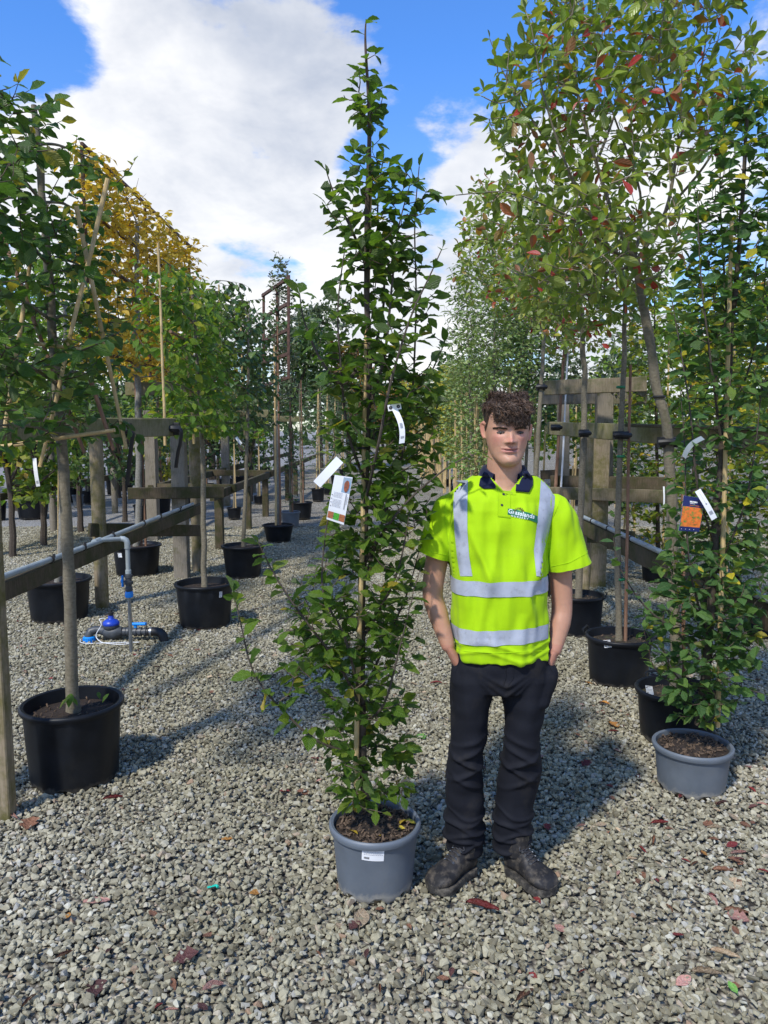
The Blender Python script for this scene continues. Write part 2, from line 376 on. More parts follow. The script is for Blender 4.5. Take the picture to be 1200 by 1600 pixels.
# ------------------------------------------------------------------ ground
def ground_mat():
    m, t, bs = newmat('gravel_ground')
    tcn = nd(t, 'ShaderNodeTexCoord')
    v = nd(t, 'ShaderNodeTexVoronoi'); v.inputs['Scale'].default_value = 42; t.links.new(tcn.outputs['Object'], v.inputs['Vector'])
    sp = nd(t, 'ShaderNodeSeparateColor'); t.links.new(v.outputs['Color'], sp.inputs[0])
    c = ramp(t, sp.outputs[0], [(0, (.17, .155, .12)), (.4, (.31, .285, .225)), (.8, (.43, .40, .33)), (1, (.58, .55, .47))])
    gap = nd(t, 'ShaderNodeMapRange'); t.links.new(v.outputs['Distance'], gap.inputs[0]); gap.inputs[1].default_value = .45; gap.inputs[2].default_value = .75
    c = mixc(t, gap.outputs[0], c, (.06, .055, .05))
    big = noi(t, .55, 6, .65)
    c = mixc(t, 1.0, c, ramp(t, big, [(.3, (.80, .76, .70)), (.7, (1.12, 1.12, 1.12))]), 'MULTIPLY')
    # the finer blue-grey stone of the road beyond the left row of trees
    sx = nd(t, 'ShaderNodeSeparateXYZ'); t.links.new(tcn.outputs['Object'], sx.inputs[0])
    edge = mth(t, 'ADD', sx.outputs[0], mth(t, 'MULTIPLY', noi(t, 1.3, 5), .9))
    mr = nd(t, 'ShaderNodeMapRange'); t.links.new(edge, mr.inputs[0]); mr.inputs[1].default_value = -3.0; mr.inputs[2].default_value = -2.6; mr.inputs[3].default_value = 1; mr.inputs[4].default_value = 0
    v2 = nd(t, 'ShaderNodeTexVoronoi'); v2.inputs['Scale'].default_value = 75; t.links.new(tcn.outputs['Object'], v2.inputs['Vector'])
    s2 = nd(t, 'ShaderNodeSeparateColor'); t.links.new(v2.outputs['Color'], s2.inputs[0])
    c2 = ramp(t, s2.outputs[0], [(0, (.15, .148, .145)), (.6, (.30, .296, .29)), (1, (.46, .45, .44))])
    c = mixc(t, mth(t, 'MULTIPLY', mr.outputs[0], .85), c, c2)
    t.links.new(c, bs.inputs['Base Color']); bs.inputs['Roughness'].default_value = .9; bs.inputs['Specular IOR Level'].default_value = .15
    inv = mth(t, 'SUBTRACT', 1.0, v.outputs['Distance'])
    bump(t, bs, inv, 1.0, .02)
    return m
gm = ground_mat()
nx, ny = 60, 90
xs = np.concatenate(([-500, -150, -60], np.linspace(-25, 25, nx-6), [60, 150, 500]))
ys = np.concatenate(([-400, -80, -20], np.linspace(-8, 60, ny-6), [120, 300, 900]))
V = np.array([(x, y, -.012) for y in ys for x in xs], dtype=float)
I = np.arange(len(ys)-1)[:, None]*len(xs); J = np.arange(len(xs)-1)[None]
F = np.stack([I+J, I+J+1, I+len(xs)+J+1, I+len(xs)+J], -1).reshape(-1, 4)
go = bpy.data.objects.new('ground', arr_mesh('ground', V, [F], mats=(gm,))); COL.objects.link(go)
tag(go, kind='structure', label='grey gravel ground of the nursery yard')

# loose stones: patches of real crushed stones, laid over the yard by geometry nodes
def stone_mat():
    m, t, bs = newmat('crushed_stone')
    geo = nd(t, 'ShaderNodeNewGeometry'); oi = nd(t, 'ShaderNodeObjectInfo')
    r = mth(t, 'FRACT', mth(t, 'ADD', geo.outputs['Random Per Island'], oi.outputs['Random']))
    c = ramp(t, r, [(0, (.15, .135, .098)), (.2, (.225, .206, .152)), (.45, (.295, .273, .202)), (.65, (.35, .325, .243)), (.84, (.41, .382, .295)), (.91, (.30, .295, .285)), (.97, (.52, .50, .42)), (1, (.30, .20, .14))])
    c = mixc(t, .45, c, ramp(t, noi(t, 70, 6, .65), [(.3, (.32, .32, .30)), (.7, (.72, .72, .70))]), 'OVERLAY')
    wn_ = nd(t, 'ShaderNodeNewGeometry')
    n = nd(t, 'ShaderNodeTexNoise'); n.inputs['Scale'].default_value = .9; n.inputs['Detail'].default_value = 5; t.links.new(wn_.outputs['Position'], n.inputs['Vector'])
    c = mixc(t, .9, c, ramp(t, n.outputs['Fac'], [(.32, (.80, .78, .66)), (.68, (1.15, 1.14, 1.12))]), 'MULTIPLY')
    t.links.new(c, bs.inputs['Base Color']); bs.inputs['Roughness'].default_value = .75; bs.inputs['Specular IOR Level'].default_value = .3
    bump(t, bs, noi(t, 160, 4), .5, .002)
    return m
M['stone'] = stone_mat()
def stone_proto(k):
    r = np.random.default_rng(100+k)
    bm = bmesh.new()
    p = r.normal(size=(14, 3)); p /= np.linalg.norm(p, axis=1)[:, None]
    p *= r.uniform(.8, 1.1, (14, 1))
    for q in p: bm.verts.new(q)
    res = bmesh.ops.convex_hull(bm, input=bm.verts)
    for v in [v for v in bm.verts if not v.link_faces]: bm.verts.remove(v)
    bmesh.ops.recalc_face_normals(bm, faces=bm.faces)
    bm.verts.ensure_lookup_table()
    V = np.array([v.co[:] for v in bm.verts]); F = np.array([[v.index for v in f.verts] for f in bm.faces if len(f.verts) == 3])
    bm.free(); return V, F
SP = [stone_proto(k) for k in range(36)]
def rand_rot(r):
    q = r.normal(size=4); q /= np.linalg.norm(q); w, x, y, z = q
    return np.array([[1-2*(y*y+z*z), 2*(x*y-z*w), 2*(x*z+y*w)], [2*(x*y+z*w), 1-2*(x*x+z*z), 2*(y*z-x*w)], [2*(x*z-y*w), 2*(y*z+x*w), 1-2*(x*x+y*y)]])
PATCH = .6
patches = bpy.data.collections.new('gravel_patches')
for k in range(6):
    r = np.random.default_rng(500+k); Vs = []; Fs = []; n = 0
    g = int(PATCH/.0188); PW = PATCH*1.06
    for i in range(g):
        for j in range(g):
            for lay in ((0, 1) if r.random() < .35 else (0,)):
                V, F = SP[r.integers(36)]
                s = r.lognormal(math.log(.0107), .28); s = min(s, .019)
                sc = np.array([s*r.uniform(.95, 1.35), s*r.uniform(.75, 1.0), s*r.uniform(.6, .85)])
                a = r.uniform(0, 6.283); ti = rand_rot(r)*.35 + np.eye(3)*.65
                ti, _ = np.linalg.qr(ti)
                Rz = np.array([[math.cos(a), -math.sin(a), 0], [math.sin(a), math.cos(a), 0], [0, 0, 1]])
                X = (V*sc) @ (Rz @ ti).T + np.array([(i+.5+r.uniform(-.7, .7))*PW/g-PW/2, (j+.5+r.uniform(-.7, .7))*PW/g-PW/2, r.uniform(-.006, .004)+lay*.009])
                Vs.append(X); Fs.append(F+n); n += len(V)
    me = arr_mesh('stones', np.concatenate(Vs), [np.concatenate(Fs)], mats=(M['stone'],), smooth=False)
    o = bpy.data.objects.new('stones', me); patches.objects.link(o)
pts = []
for iy in range(int((13.2-.6)/PATCH)):
    y = .9+iy*PATCH
    hw = .53*y + 1.3
    for ix in range(-int(hw/PATCH)-1, int(hw/PATCH)+2):
        x = ix*PATCH
        pts.append((x+rng.uniform(-.006, .006), y+rng.uniform(-.006, .006), rng.uniform(-.002, .004) - max(0, y-10.5)*.0035))
pm = bpy.data.meshes.new('loose_gravel'); pm.from_pydata(pts, [], [])
at = pm.attributes.new('turn', 'FLOAT_VECTOR', 'POINT')
at.data.foreach_set('vector', np.array([(0, 0, rng.integers(4)*math.pi/2+rng.uniform(-.012, .012)) for _ in pts]).ravel())
ai = pm.attributes.new('pick', 'INT', 'POINT'); ai.data.foreach_set('value', rng.integers(0, 6, len(pts)).astype(np.int32))
lg = bpy.data.objects.new('loose_gravel', pm); COL.objects.link(lg); tag(lg, 'crushed grey stones lying loose over the yard', 'gravel', kind='stuff')
ng = bpy.data.node_groups.new('lay_stones', 'GeometryNodeTree')
ng.interface.new_socket('Geometry', in_out='INPUT', socket_type='NodeSocketGeometry'); ng.interface.new_socket('Geometry', in_out='OUTPUT', socket_type='NodeSocketGeometry')
gi = ng.nodes.new('NodeGroupInput'); gout = ng.nodes.new('NodeGroupOutput')
ci = ng.nodes.new('GeometryNodeCollectionInfo'); ci.inputs['Collection'].default_value = patches; ci.inputs['Separate Children'].default_value = True; ci.inputs['Reset Children'].default_value = True
iop = ng.nodes.new('GeometryNodeInstanceOnPoints'); iop.inputs['Pick Instance'].default_value = True
na = ng.nodes.new('GeometryNodeInputNamedAttribute'); na.data_type = 'FLOAT_VECTOR'; na.inputs['Name'].default_value = 'turn'
nb = ng.nodes.new('GeometryNodeInputNamedAttribute'); nb.data_type = 'INT'; nb.inputs['Name'].default_value = 'pick'
e2r = ng.nodes.new('FunctionNodeEulerToRotation')
ng.links.new(gi.outputs[0], iop.inputs['Points']); ng.links.new(ci.outputs[0], iop.inputs['Instance'])
ng.links.new(na.outputs[0], e2r.inputs[0]); ng.links.new(e2r.outputs[0], iop.inputs['Rotation']); ng.links.new(nb.outputs[0], iop.inputs['Instance Index'])
ng.links.new(iop.outputs[0], gout.inputs[0])
md = lg.modifiers.new('lay', 'NODES'); md.node_group = ng

# ------------------------------------------------------------------ leaves
def leaf_template(rows, wid, fold=.22, droop=.18, serr=0.0, wave=0.0, profile='ovate', stalk=.10):
    """blade from y=stalk to y=1; returns V, F(list), UV"""
    V = [(0, 0, 0)]; UV = [(.5, 0)]
    ts = np.linspace(0, 1, rows+2)[1:-1]
    for i, t in enumerate(ts):
        if profile == 'ovate': w = wid*.5*math.sin(math.pi*t**.78)**1.0
        elif profile == 'oval': w = wid*.5*math.sin(math.pi*t)**.75
        else: w = wid*.5*math.sin(math.pi*t)**.9
        y = stalk + (1-stalk)*t; z = -droop*y*y
        wz = wave*(1 if i % 2 else -1)
        V += [(-w*(1+serr*(i % 2)), y+.03, z+fold*w+wz), (0, y, z), (w*(1+serr*((i+1) % 2)), y+.03, z+fold*w-wz)]
        UV += [(.5-w/wid, y), (.5, y), (.5+w/wid, y)]
    V.append((0, 1, -droop)); UV.append((.5, 1))
    T = [(0, 2, 1), (0, 3, 2)]; Q = []
    for i in range(rows-1):
        a = 1+3*i
        Q += [(a, a+1, a+4, a+3), (a+1, a+2, a+5, a+4)]
    a = 1+3*(rows-1); e = len(V)-1
    T += [(a, a+1, e), (a+1, a+2, e)]
    F = [np.array(T)]
    if Q: F.append(np.array(Q))
    return np.array(V, dtype=float), F, np.array(UV)
LT = {
 'hornbeam': leaf_template(6, .54, .26, .20, .12, .016),
 'hornbeam2': leaf_template(6, .58, .12, .36, .10, .014),
 'hornbeam3': leaf_template(6, .56, .42, .10, .10, .014),
 'oval': leaf_template(4, .44, .35, .12, 0, 0, 'oval', .12),
 'oval2': leaf_template(4, .50, .18, .25, 0, 0, 'oval', .12),
 'mid': leaf_template(3, .60, .25, .2),
 'far': leaf_template(1, .66, .3, .15, stalk=0),
 'lance': leaf_template(2, .24, .3, .25, 0, 0, 'oval', .05),
}
def leaf_frames(D, Nn):
    D = D/np.linalg.norm(D, axis=1)[:, None]
    X = np.cross(D, Nn); X /= np.maximum(np.linalg.norm(X, axis=1)[:, None], 1e-6)
    Z = np.cross(X, D)
    return np.stack([X, D, Z], -1)             # columns
def leaf_mesh(name, pos, D, Nn, S, tpl, mat, off):
    V, F, UV = LT[tpl]
    Rm = leaf_frames(D, Nn)
    X = np.einsum('nij,vj->nvi', Rm, V)*S[:, None, None] + pos[:, None, :] - np.array(off)
    n = len(pos); k = len(V); base = (np.arange(n)*k)[:, None, None]
    FF = [(f[None]+base).reshape(-1, f.shape[1]) for f in F]
    return arr_mesh(name, X.reshape(-1, 3), FF, uv=np.tile(UV, (n, 1)), mats=(mat,), smooth=False)
_lm = {}
def single_leaf_mesh(tpl, mat):
    if (tpl, mat.name) not in _lm:
        V, F, UV = LT[tpl]; _lm[(tpl, mat.name)] = arr_mesh('leaf', V, F, uv=UV, mats=(mat,), smooth=False)
    return _lm[(tpl, mat.name)]
CAMP = np.array([0, 0, CAMZ])
def put_leaves(root, leaves, tpls, mat, singles=0, name='foliage'):
    """leaves: pos, dir, normal, size. The nearest, most open ones become parts, the rest one mesh"""
    pos, D, Nn, S = [np.asarray(a, dtype=float) for a in leaves]
    if len(pos) == 0: return
    off = wloc(root)
    view = pos-CAMP; dist = np.linalg.norm(view, axis=1)
    keep = np.zeros(len(pos), bool)
    if singles:
        nn = Nn/np.linalg.norm(Nn, axis=1)[:, None]
        cx_, cy_ = np.median(pos[:, 0]), np.median(pos[:, 1])
        area = S*S/dist**2*(.25+np.abs(np.sum(nn*view, 1)/dist))*(1+1.6*np.clip((cy_-pos[:, 1])/.25, -1, 1))
        # leaves outside the frame count for nothing
        y2 = view[:, 1]*math.cos(PITCH)-view[:, 2]*math.sin(PITCH); px = 600+FPX*view[:, 0]/y2
        py = 800-FPX*(view[:, 1]*math.sin(PITCH)+view[:, 2]*math.cos(PITCH))/y2
        area = np.where((px < 0) | (px > 1200) | (py < 0) | (py > 1600), 0, area)
        idx = np.argsort(-area)[:singles]; keep[idx] = True
        Rm = leaf_frames(D[idx], Nn[idx])
        for j, i in enumerate(idx):
            o = bpy.data.objects.new('leaf', single_leaf_mesh(tpls[j % len(tpls)], mat)); COL.objects.link(o); o.parent = root
            m4 = Matrix(Rm[j].tolist()).to_4x4() @ Matrix.Scale(float(S[i]), 4)
            m4.translation = Vector(pos[i])-off
            o.matrix_basis = m4
    rest = ~keep
    ks = np.arange(len(pos)) % len(tpls)
    # one mesh: all templates together
    Vs, Fs, Us, n = [], {}, [], 0
    for q, tp in enumerate(tpls):
        sel = rest & (ks == q)
        if not sel.any(): continue
        V, F, UV = LT[tp]; Rm = leaf_frames(D[sel], Nn[sel])
        X = np.einsum('nij,vj->nvi', Rm, V)*S[sel][:, None, None] + pos[sel][:, None, :] - np.array(off)
        c = int(sel.sum()); base = (np.arange(c)*len(V))[:, None, None]+n
        for f in F: Fs.setdefault(f.shape[1], []).append((f[None]+base).reshape(-1, f.shape[1]))
        Vs.append(X.reshape(-1, 3)); Us.append(np.tile(UV, (c, 1))); n += c*len(V)
    if n:
        me = arr_mesh(name, np.concatenate(Vs), [np.concatenate(v) for v in Fs.values()], uv=np.concatenate(Us), mats=(mat,), smooth=False)
        o = bpy.data.objects.new(name, me); COL.objects.link(o); o.parent = root; o['kind'] = 'stuff'

def interp_env(env, Y, zs):
    pts = [(P(x0, py, Y), P(x1, py, Y)) for py, x0, x1 in env]
    z = np.array([a.z for a, b in pts]); xl = np.array([a.x for a, b in pts]); xr = np.array([b.x for a, b in pts])
    o = np.argsort(z)
    return np.interp(zs, z[o], xl[o]), np.interp(zs, z[o], xr[o])
def env_points(env, Y, n, depth, r, clump=.5, cs=3.0, seed=0, edge=.0):
    """n points spread inside a crown whose outline is env, depth = half thickness in metres (or share of the width)"""
    zz = [P(600, e[0], Y).z for e in env]; z0, z1 = min(zz), max(zz)
    out = []
    zs = r.uniform(z0, z1, n*12)
    xl, xr = interp_env(env, Y, zs); wmax = (xr-xl).max()
    acc = r.random(len(zs)) < (xr-xl)/wmax
    zs, xl, xr = zs[acc], xl[acc], xr[acc]
    u = r.uniform(-1, 1, len(zs)); v = r.uniform(-1, 1, len(zs))
    ok = u*u*.9+v*v <= 1; zs, xl, xr, u, v = zs[ok], xl[ok], xr[ok], u[ok], v[ok]
    x = (xl+xr)/2+u*(xr-xl)/2
    dd = depth if depth > 0 else -depth*(xr-xl)/2
    y = Y+v*dd
    for i in range(len(zs)):
        if clump > 0:
            c = noise.noise(Vector((x[i]*cs+seed*7.1, y[i]*cs, zs[i]*cs)))*.5+.5
            if c < clump*r.uniform(.75, 1.25): continue
        out.append((x[i], y[i], zs[i]))
        if len(out) >= n: break
    return np.array(out)

class Crown:
    """branches that grow towards points of the crown, with leaves along the twigs"""
    def __init__(s, r): s.r = r; s.nodes = []; s.wood = MB(); s.twig = MB(); s.lv = [[], [], [], []]; s.big = []
    def branch(s, pts, r0, r1, seg=7, leafy=None, mb=None, steps=8):
        pts = [Vector(p) for p in pts]
        C = smooth_path(pts, steps); n = len(C)
        (mb or s.wood).tube(C, [r0+(r1-r0)*(i/(n-1)) for i in range(n)], seg)
        s.nodes += [tuple(c) for c in C]
        if leafy: s.leaves(C, *leafy)
        return C
    def grow(s, targets, lsize, spacing, up=.8, seg=4, rad=.0032, start=.2, sag=.0, droop=.15, tilt=.5, alt=True, rosette=0, maxlen=9):
        if len(targets) == 0: return
        nd_ = np.array(s.nodes)
        c = nd_.mean(0) if len(nd_) else 0
        dmin = np.array([np.min(np.linalg.norm(nd_-t, axis=1)) for t in targets])
        for i in np.argsort(dmin):
            T = np.array(targets[i]); A = np.array(s.nodes)
            d = np.linalg.norm(A-T, axis=1); cost = d + up*np.maximum(0, A[:, 2]-T[2]+.35*d)
            S = A[np.argmin(cost)]; dist = np.linalg.norm(T-S)
            if dist > maxlen: continue
            if dist < .03: continue
            mid = S + (T-S)*np.array([.6, .6, .38]) + s.r.normal(0, .06*dist, 3)
            k = max(3, int(dist/.05)+1); tt = np.linspace(0, 1, k)[:, None]
            C = (1-tt)**2*S + 2*tt*(1-tt)*mid + tt*tt*T
            C[:, 2] -= sag*(tt[:, 0]**2)*dist
            r0 = rad*(.7+min(2.2, dist*3)); C_ = [Vector(c_) for c_ in C]
            s.twig.tube(C_, [r0+(.0011-r0)*q for q in np.linspace(0, 1, k)], seg, cap=False)
            s.nodes += [tuple(c_) for c_ in C[1:]]
            s.leaves(C_, lsize, spacing, start if dist < .25 else max(start, .35), droop, tilt, alt, rosette)
    def leaves(s, C, lsize, spacing, start=.1, droop=.15, tilt=.5, alt=True, rosette=0):
        r = s.r; A = np.array([tuple(c) for c in C]); seg = np.linalg.norm(np.diff(A, axis=0), axis=1); cum = np.concatenate(([0], np.cumsum(seg))); Lt = cum[-1]
        if Lt < 1e-4: return
        pos = np.arange(Lt*start, Lt+.001, spacing)
        pos = np.append(pos, Lt)
        side = 1 if r.random() < .5 else -1
        ph = r.uniform(0, 6.28)
        for k, q in enumerate(pos):
            q = min(q + r.uniform(-.2, .2)*spacing, Lt)
            p = np.array([np.interp(q, cum, A[:, a]) for a in range(3)])
            j = min(np.searchsorted(cum, q), len(A)-1); j = max(j, 1)
            t = (A[j]-A[j-1])/max(seg[j-1], 1e-6)
            if alt:
                h = np.cross(t, (0, 0, 1)); nh = np.linalg.norm(h)
                h = h/nh if nh > .35 else np.array((math.cos(ph), math.sin(ph), 0))
                side = -side; h = h*side
                if nh <= .35: ph += 2.4+r.normal(0, .3); h = np.array((math.cos(ph), math.sin(ph), 0))
            else:
                ph += 2.39; u = np.cross(t, (0.3, .2, 1)); u /= np.linalg.norm(u); v = np.cross(t, u); h = u*math.cos(ph)+v*math.sin(ph)
            if k == len(pos)-1: d = t*.9 + h*.3
            else: d = h*.85 + t*.45
            d = d + np.array((0, 0, -droop)) + r.normal(0, .22, 3)
            nrm = np.array((0, 0, 1.0)) + r.normal(0, tilt, 3)
            s.lv[0].append(p); s.lv[1].append(d); s.lv[2].append(nrm); s.lv[3].append(lsize*r.uniform(.62, 1.15)*(1 if k < len(pos)-2 else .8))
def smooth_path(pts, steps=8):
    if len(pts) < 3: return [pts[0].lerp(pts[-1], i/steps) for i in range(steps+1)]
    out = []
    for i in range(len(pts)-1):
        p0 = pts[max(i-1, 0)]; p1 = pts[i]; p2 = pts[i+1]; p3 = pts[min(i+2, len(pts)-1)]
        for k in range(steps):
            t = k/steps
            out.append(.5*((2*p1)+(p2-p0)*t+(2*p0-5*p1+4*p2-p3)*t*t+(3*p1-p0-3*p2+p3)*t**3))
    out.append(pts[-1]); return out
def lumpy_trunk(mb, pts, r0, r1, seg=12, steps=10, seed=0, amp=.12):
    C = smooth_path([Vector(p) for p in pts], steps); n = len(C)
    rad = [(r0+(r1-r0)*(i/(n-1)))*(1+amp*noise.noise(Vector((seed, 0, C[i].z*9)))+ (.25*math.exp(-i*1.2))) for i in range(n)]
    C = [c+Vector((noise.noise(Vector((seed+5, c.z*5, 0))), noise.noise(Vector((seed+9, c.z*5, 3))), 0))*r0*.35 for c in C]
    mb.tube(C, rad, seg); return C

# ------------------------------------------------------------------ pots
def make_pot(root, c, rt, rb, h, style='black', ribs=0, handles=0, fill=.88, soil='soil', chips=50, plabel=None, seg=40, seed=0, rimh=.03):
    """c: centre of the base. Wall with a turned rim, foot notches, soil and (if asked) a stuck-on label"""
    r = np.random.default_rng(seed+11)
    mb = MB(); c = Vector(c); fr = rt*1.07
    an = np.arange(seg)*2*np.pi/seg
    prof = [(rb*.97, 0), (rb, .006), (rb+(rt-rb)*.10, h*.10), (rb+(rt-rb)*.5, h*.5), (rt*.985, h-rimh*1.1), (rt*.99, h-rimh), (fr*.985, h-rimh*.9), (fr, h-rimh*.6), (fr, h-rimh*.25), (fr*.985, h-.003), (fr*.96, h), (rt*.965, h-.004), (rt*.95, h-rimh), (rb+(rt*.95-rb)*fill-.004, h*(fill-.03))]
    V = []
    for i, (q, z) in enumerate(prof):
        for j, a in enumerate(an):
            k = 1.0; zz = z
            if i in (0, 1) and (j % (seg//8)) in (0, 1) and seg >= 24: zz = z+.016 if i == 0 else z+.018
            if ribs and 2 <= i <= 4 and j % max(1, seg//ribs) == 0: k = 1.02
            V.append((q*k*math.cos(a)+c.x, q*k*math.sin(a)*1.0+c.y, zz+c.z))
    n = len(prof)
    ii = np.arange(n-1)[:, None]*seg; jj = np.arange(seg)[None]; j2 = (jj+1) % seg
    mb.add(V, [np.stack([ii+jj, ii+j2, ii+seg+j2, ii+seg+jj], -1).reshape(-1, 4)])
    mb.F.append(np.array([list(range(seg-1, -1, -1))]))
    pot = mb.build('pot', M[{'black': 'black_pot', 'grey': 'grey_pot'}[style]], root)
    # soil: a low heap with loose bark
    sb = MB(); rs = (rb+(rt*.95-rb)*fill)*.985; zt = h*(fill-.03)
    rings = [(rs, zt), (rs*.8, zt+.004), (rs*.5, zt+.010), (rs*.2, zt+.014)]
    V = []
    for q, z in rings:
        for a in np.arange(20)*2*np.pi/20:
            x, y = q*math.cos(a), q*math.sin(a)
            V.append((c.x+x, c.y+y, c.z+z+(.007*noise.noise(Vector((x*18+seed, y*18, 0))) if q < rs else 0)))
    V.append((c.x, c.y, c.z+zt+.014)); F = [(i*20+j, i*20+(j+1) % 20, (i+1)*20+(j+1) % 20, (i+1)*20+j) for i in range(3) for j in range(20)]
    sb.add(V, [np.array(F), np.array([(60+j, 60+(j+1) % 20, 80) for j in range(20)])])
    so_ = sb.build('soil', M[soil], root, smooth=True)
    if chips:
        cb = MB()
        for _ in range(chips):
            a = r.uniform(0, 6.28); q = rs*.93*math.sqrt(r.random()); s = r.uniform(.005, .013)
            cb.box((c.x+q*math.cos(a), c.y+q*math.sin(a), c.z+zt+.012), (s*1.6, s*.7, s*.3), M=Matrix(rand_rot(r).tolist()))
        o = cb.build('bark_chips', M['bark_chip'], so_, smooth=False); o['kind'] = 'stuff'
    if handles:
        for s_ in handles:
            hb = MB(); a = s_; d = Vector((math.cos(a), math.sin(a), 0)); t = Vector((-math.sin(a), math.cos(a), 0))
            o0 = c+d*fr*.985+Vector((0, 0, h-rimh*.5)); w = rt*.30
            hb.tube([o0-t*w, o0-t*w+d*.008+Vector((0, 0, .024)), o0-t*w*.8+d*.012+Vector((0, 0, .034)), o0+t*w*.8+d*.012+Vector((0, 0, .034)), o0+t*w+d*.008+Vector((0, 0, .024)), o0+t*w], .006, 6)
            hb.build('handle', M['black_pot' if style == 'black' else 'grey_pot'], pot)
    if plabel:
        ang, zc, w, hh, tilt = plabel        # ang: direction of outward normal, seen from above
        pot_label(pot, c, lambda z: rb+(rt-rb)*z/h, ang, zc, w, hh, tilt)
    return pot
def pot_label(parent, c, rad, ang, zc, w, hh, tilt=0, text=True):
    lb = MB(); nn = 7; V = []
    for j in (0, 1):
        for i in range(nn):
            u = (i/(nn-1)-.5)*w; v = (j-.5)*hh
            uu = u*math.cos(tilt)-v*math.sin(tilt); vv = u*math.sin(tilt)+v*math.cos(tilt)
            r_ = rad(zc+vv)+.0018; a = ang+uu/r_
            V.append((c.x+r_*math.cos(a), c.y+r_*math.sin(a), c.z+zc+vv))
    lb.add(V, [np.array([(i, i+1, nn+i+1, nn+i) for i in range(nn-1)])])
    lo = lb.build('pot_label', M['white'], parent)
    if text and w > .045:
        def bar(u0, u1, v0, v1, mb):
            V = []; k = 4
            for v in (v0, v1):
                for i in range(k):
                    u = u0+(u1-u0)*i/(k-1); uu = (u*math.cos(tilt)-v*math.sin(tilt)); vv = u*math.sin(tilt)+v*math.cos(tilt)
                    r_ = rad(zc+vv)+.0026; a = ang+uu/r_
                    V.append((c.x+r_*math.cos(a), c.y+r_*math.sin(a), c.z+zc+vv))
            mb.add(V, [np.array([(i, i+1, k+i+1, k+i) for i in range(k-1)])])
        ib = MB(); gb = MB()
        for (a0, a1, v) in ((-.30, .22, .40), (.28, .40, .41)): bar(a0*w, a1*w, (v-.025)*hh, (v+.025)*hh, ib)
        bar(-.42*w, -.18*w, .24*hh, .32*hh, ib)
        for v in (.14, .05, -.05):
            x = -.42
            while x < .40:
                l = random.uniform(.03, .09); bar(x*w, (x+l)*w, (v-.018)*hh, (v+.018)*hh, gb); x += l+.025
        for i in range(9): 
            x = -.40+.028*i; bar(x*w, (x+(.016 if i % 3 else .009))*w, -.38*hh, -.22*hh, ib)
        ib.build('print', M['ink'], lo)['kind'] = 'stuff'; gb.build('small_print', M['ink_grey'], lo)['kind'] = 'stuff'
def cane(root, a, b, r=.008, mat='bamboo', name='cane', seg=8):
    a = Vector(a); b = Vector(b); n = max(3, int((b-a).length/.28)+1); pts = []; rad = []
    for i in range(n):
        t = i/(n-1)
        for dt, k in ((-.004, 1), (0, 1.16), (.004, 1)):
            q = min(max(t+dt, 0), 1); pts.append(a.lerp(b, q)+Vector((noise.noise(Vector((a.x*9, q*3, 1))), noise.noise(Vector((a.x*9+4, q*3, 1))), 0))*.006); rad.append(r*k*(1-.25*q))
    # keep points strictly ordered
    P2 = [pts[0]]; R2 = [rad[0]]
    for p_, q_ in zip(pts[1:], rad[1:]):
        if (p_-P2[-1]).length > .0015: P2.append(p_); R2.append(q_)
    mb = MB().tube(P2, R2, seg); return mb.build(name, M[mat], root)
def tie(root, c, r, mat='green_tie', w=.006, name='tie'):
    mb = MB(); mb.lathe([(r, -w), (r*1.12, -w*.5), (r*1.12, w*.5), (r, w)], c, 12, capb=False); return mb.build(name, M[mat], root)

# ------------------------------------------------------------------ timber frames and pipes
def frame(label, pieces, group='timber frames that hold the tree rows'):
    """pieces: (kind, a, b, w, h, material). One frame is one thing, each post and board a part"""
    a0 = Vector(pieces[0][1]); root = thing('timber_frame', label, 'timber frame', (a0.x, a0.y, 0), group)
    for k, a, b, w, h, m in pieces:
        a = Vector(a); b = Vector(b)
        if k == 'round_post':
            mb = MB(); n = 9
            mb.tube([a.lerp(b, i/(n-1)) for i in range(n)], [w/2*(1+.03*noise.noise(Vector((a.x, a.y, i*.7)))) for i in range(n)], 18); mb.build('round_post', M[m], root)
        else:
            MB().beam(a, b, w, h, .005, .05).build(k, M[m], root)
    return root
def up(px, py, top, dz=0):         # a vertical post from the ground at a pixel to height top
    g = G(px, py); return (g.x, g.y, -.05), (g.x, g.y, top)

lp = up(8, 1281, 2.2)
fl = frame('mossy near left timber frame with a wide board at head height', [
    ('post', (lp[0][0]-.012, lp[0][1]+.03, -.05), (lp[0][0]-.012, lp[0][1]+.03, 1.72), .07, .07, 'wood_round'),
    ('board', P(-160, 672, 3.5), P(268, 668, 5.6), .045, .125, 'wood_pale'),
    ('board', P(-160, 655, 3.53)+Vector((0, 0, .0)), P(268, 655.5, 5.63), .075, .022, 'wood_pale'),
])
mossy = frame('long low moss-covered rail under the pipe left of the path', [
    ('rail', (-2.09, 2.4, .79), (-2.06, 8.75, .79), .055, .105, 'wood_moss'),
])
a, b = up(160, 950, 1.66)
frame('trestle with a round post and a mossy cross board left of the yellow tree', [
    ('round_post', a, b, .125, 0, 'wood_round'),
    ('board', P(140, 828, 6.95), P(316, 829, 8.42), .04, .125, 'wood_moss'),
    ('round_post', (G(309, 893).x, G(309, 893).y, -.05), (G(309, 893).x, G(309, 893).y, 1.95), .125, 0, 'wood_round'),
    ('square_post', (G(285, 903).x, G(285, 903).y, -.05), (G(285, 903).x, G(285, 903).y, 1.9), .155, .14, 'wood_grey'),
    ('board', P(200, 771, 8.25), P(349, 769, 8.62), .06, .125, 'wood_moss'),
    ('board', P(196, 608, 8.9), P(300, 606, 9.0), .05, .15, 'wood_pale'),
])
ps = [('rail', (-2.29, 10.2, .775), (-2.33, 30, .775), .06, .12, 'wood_moss')]
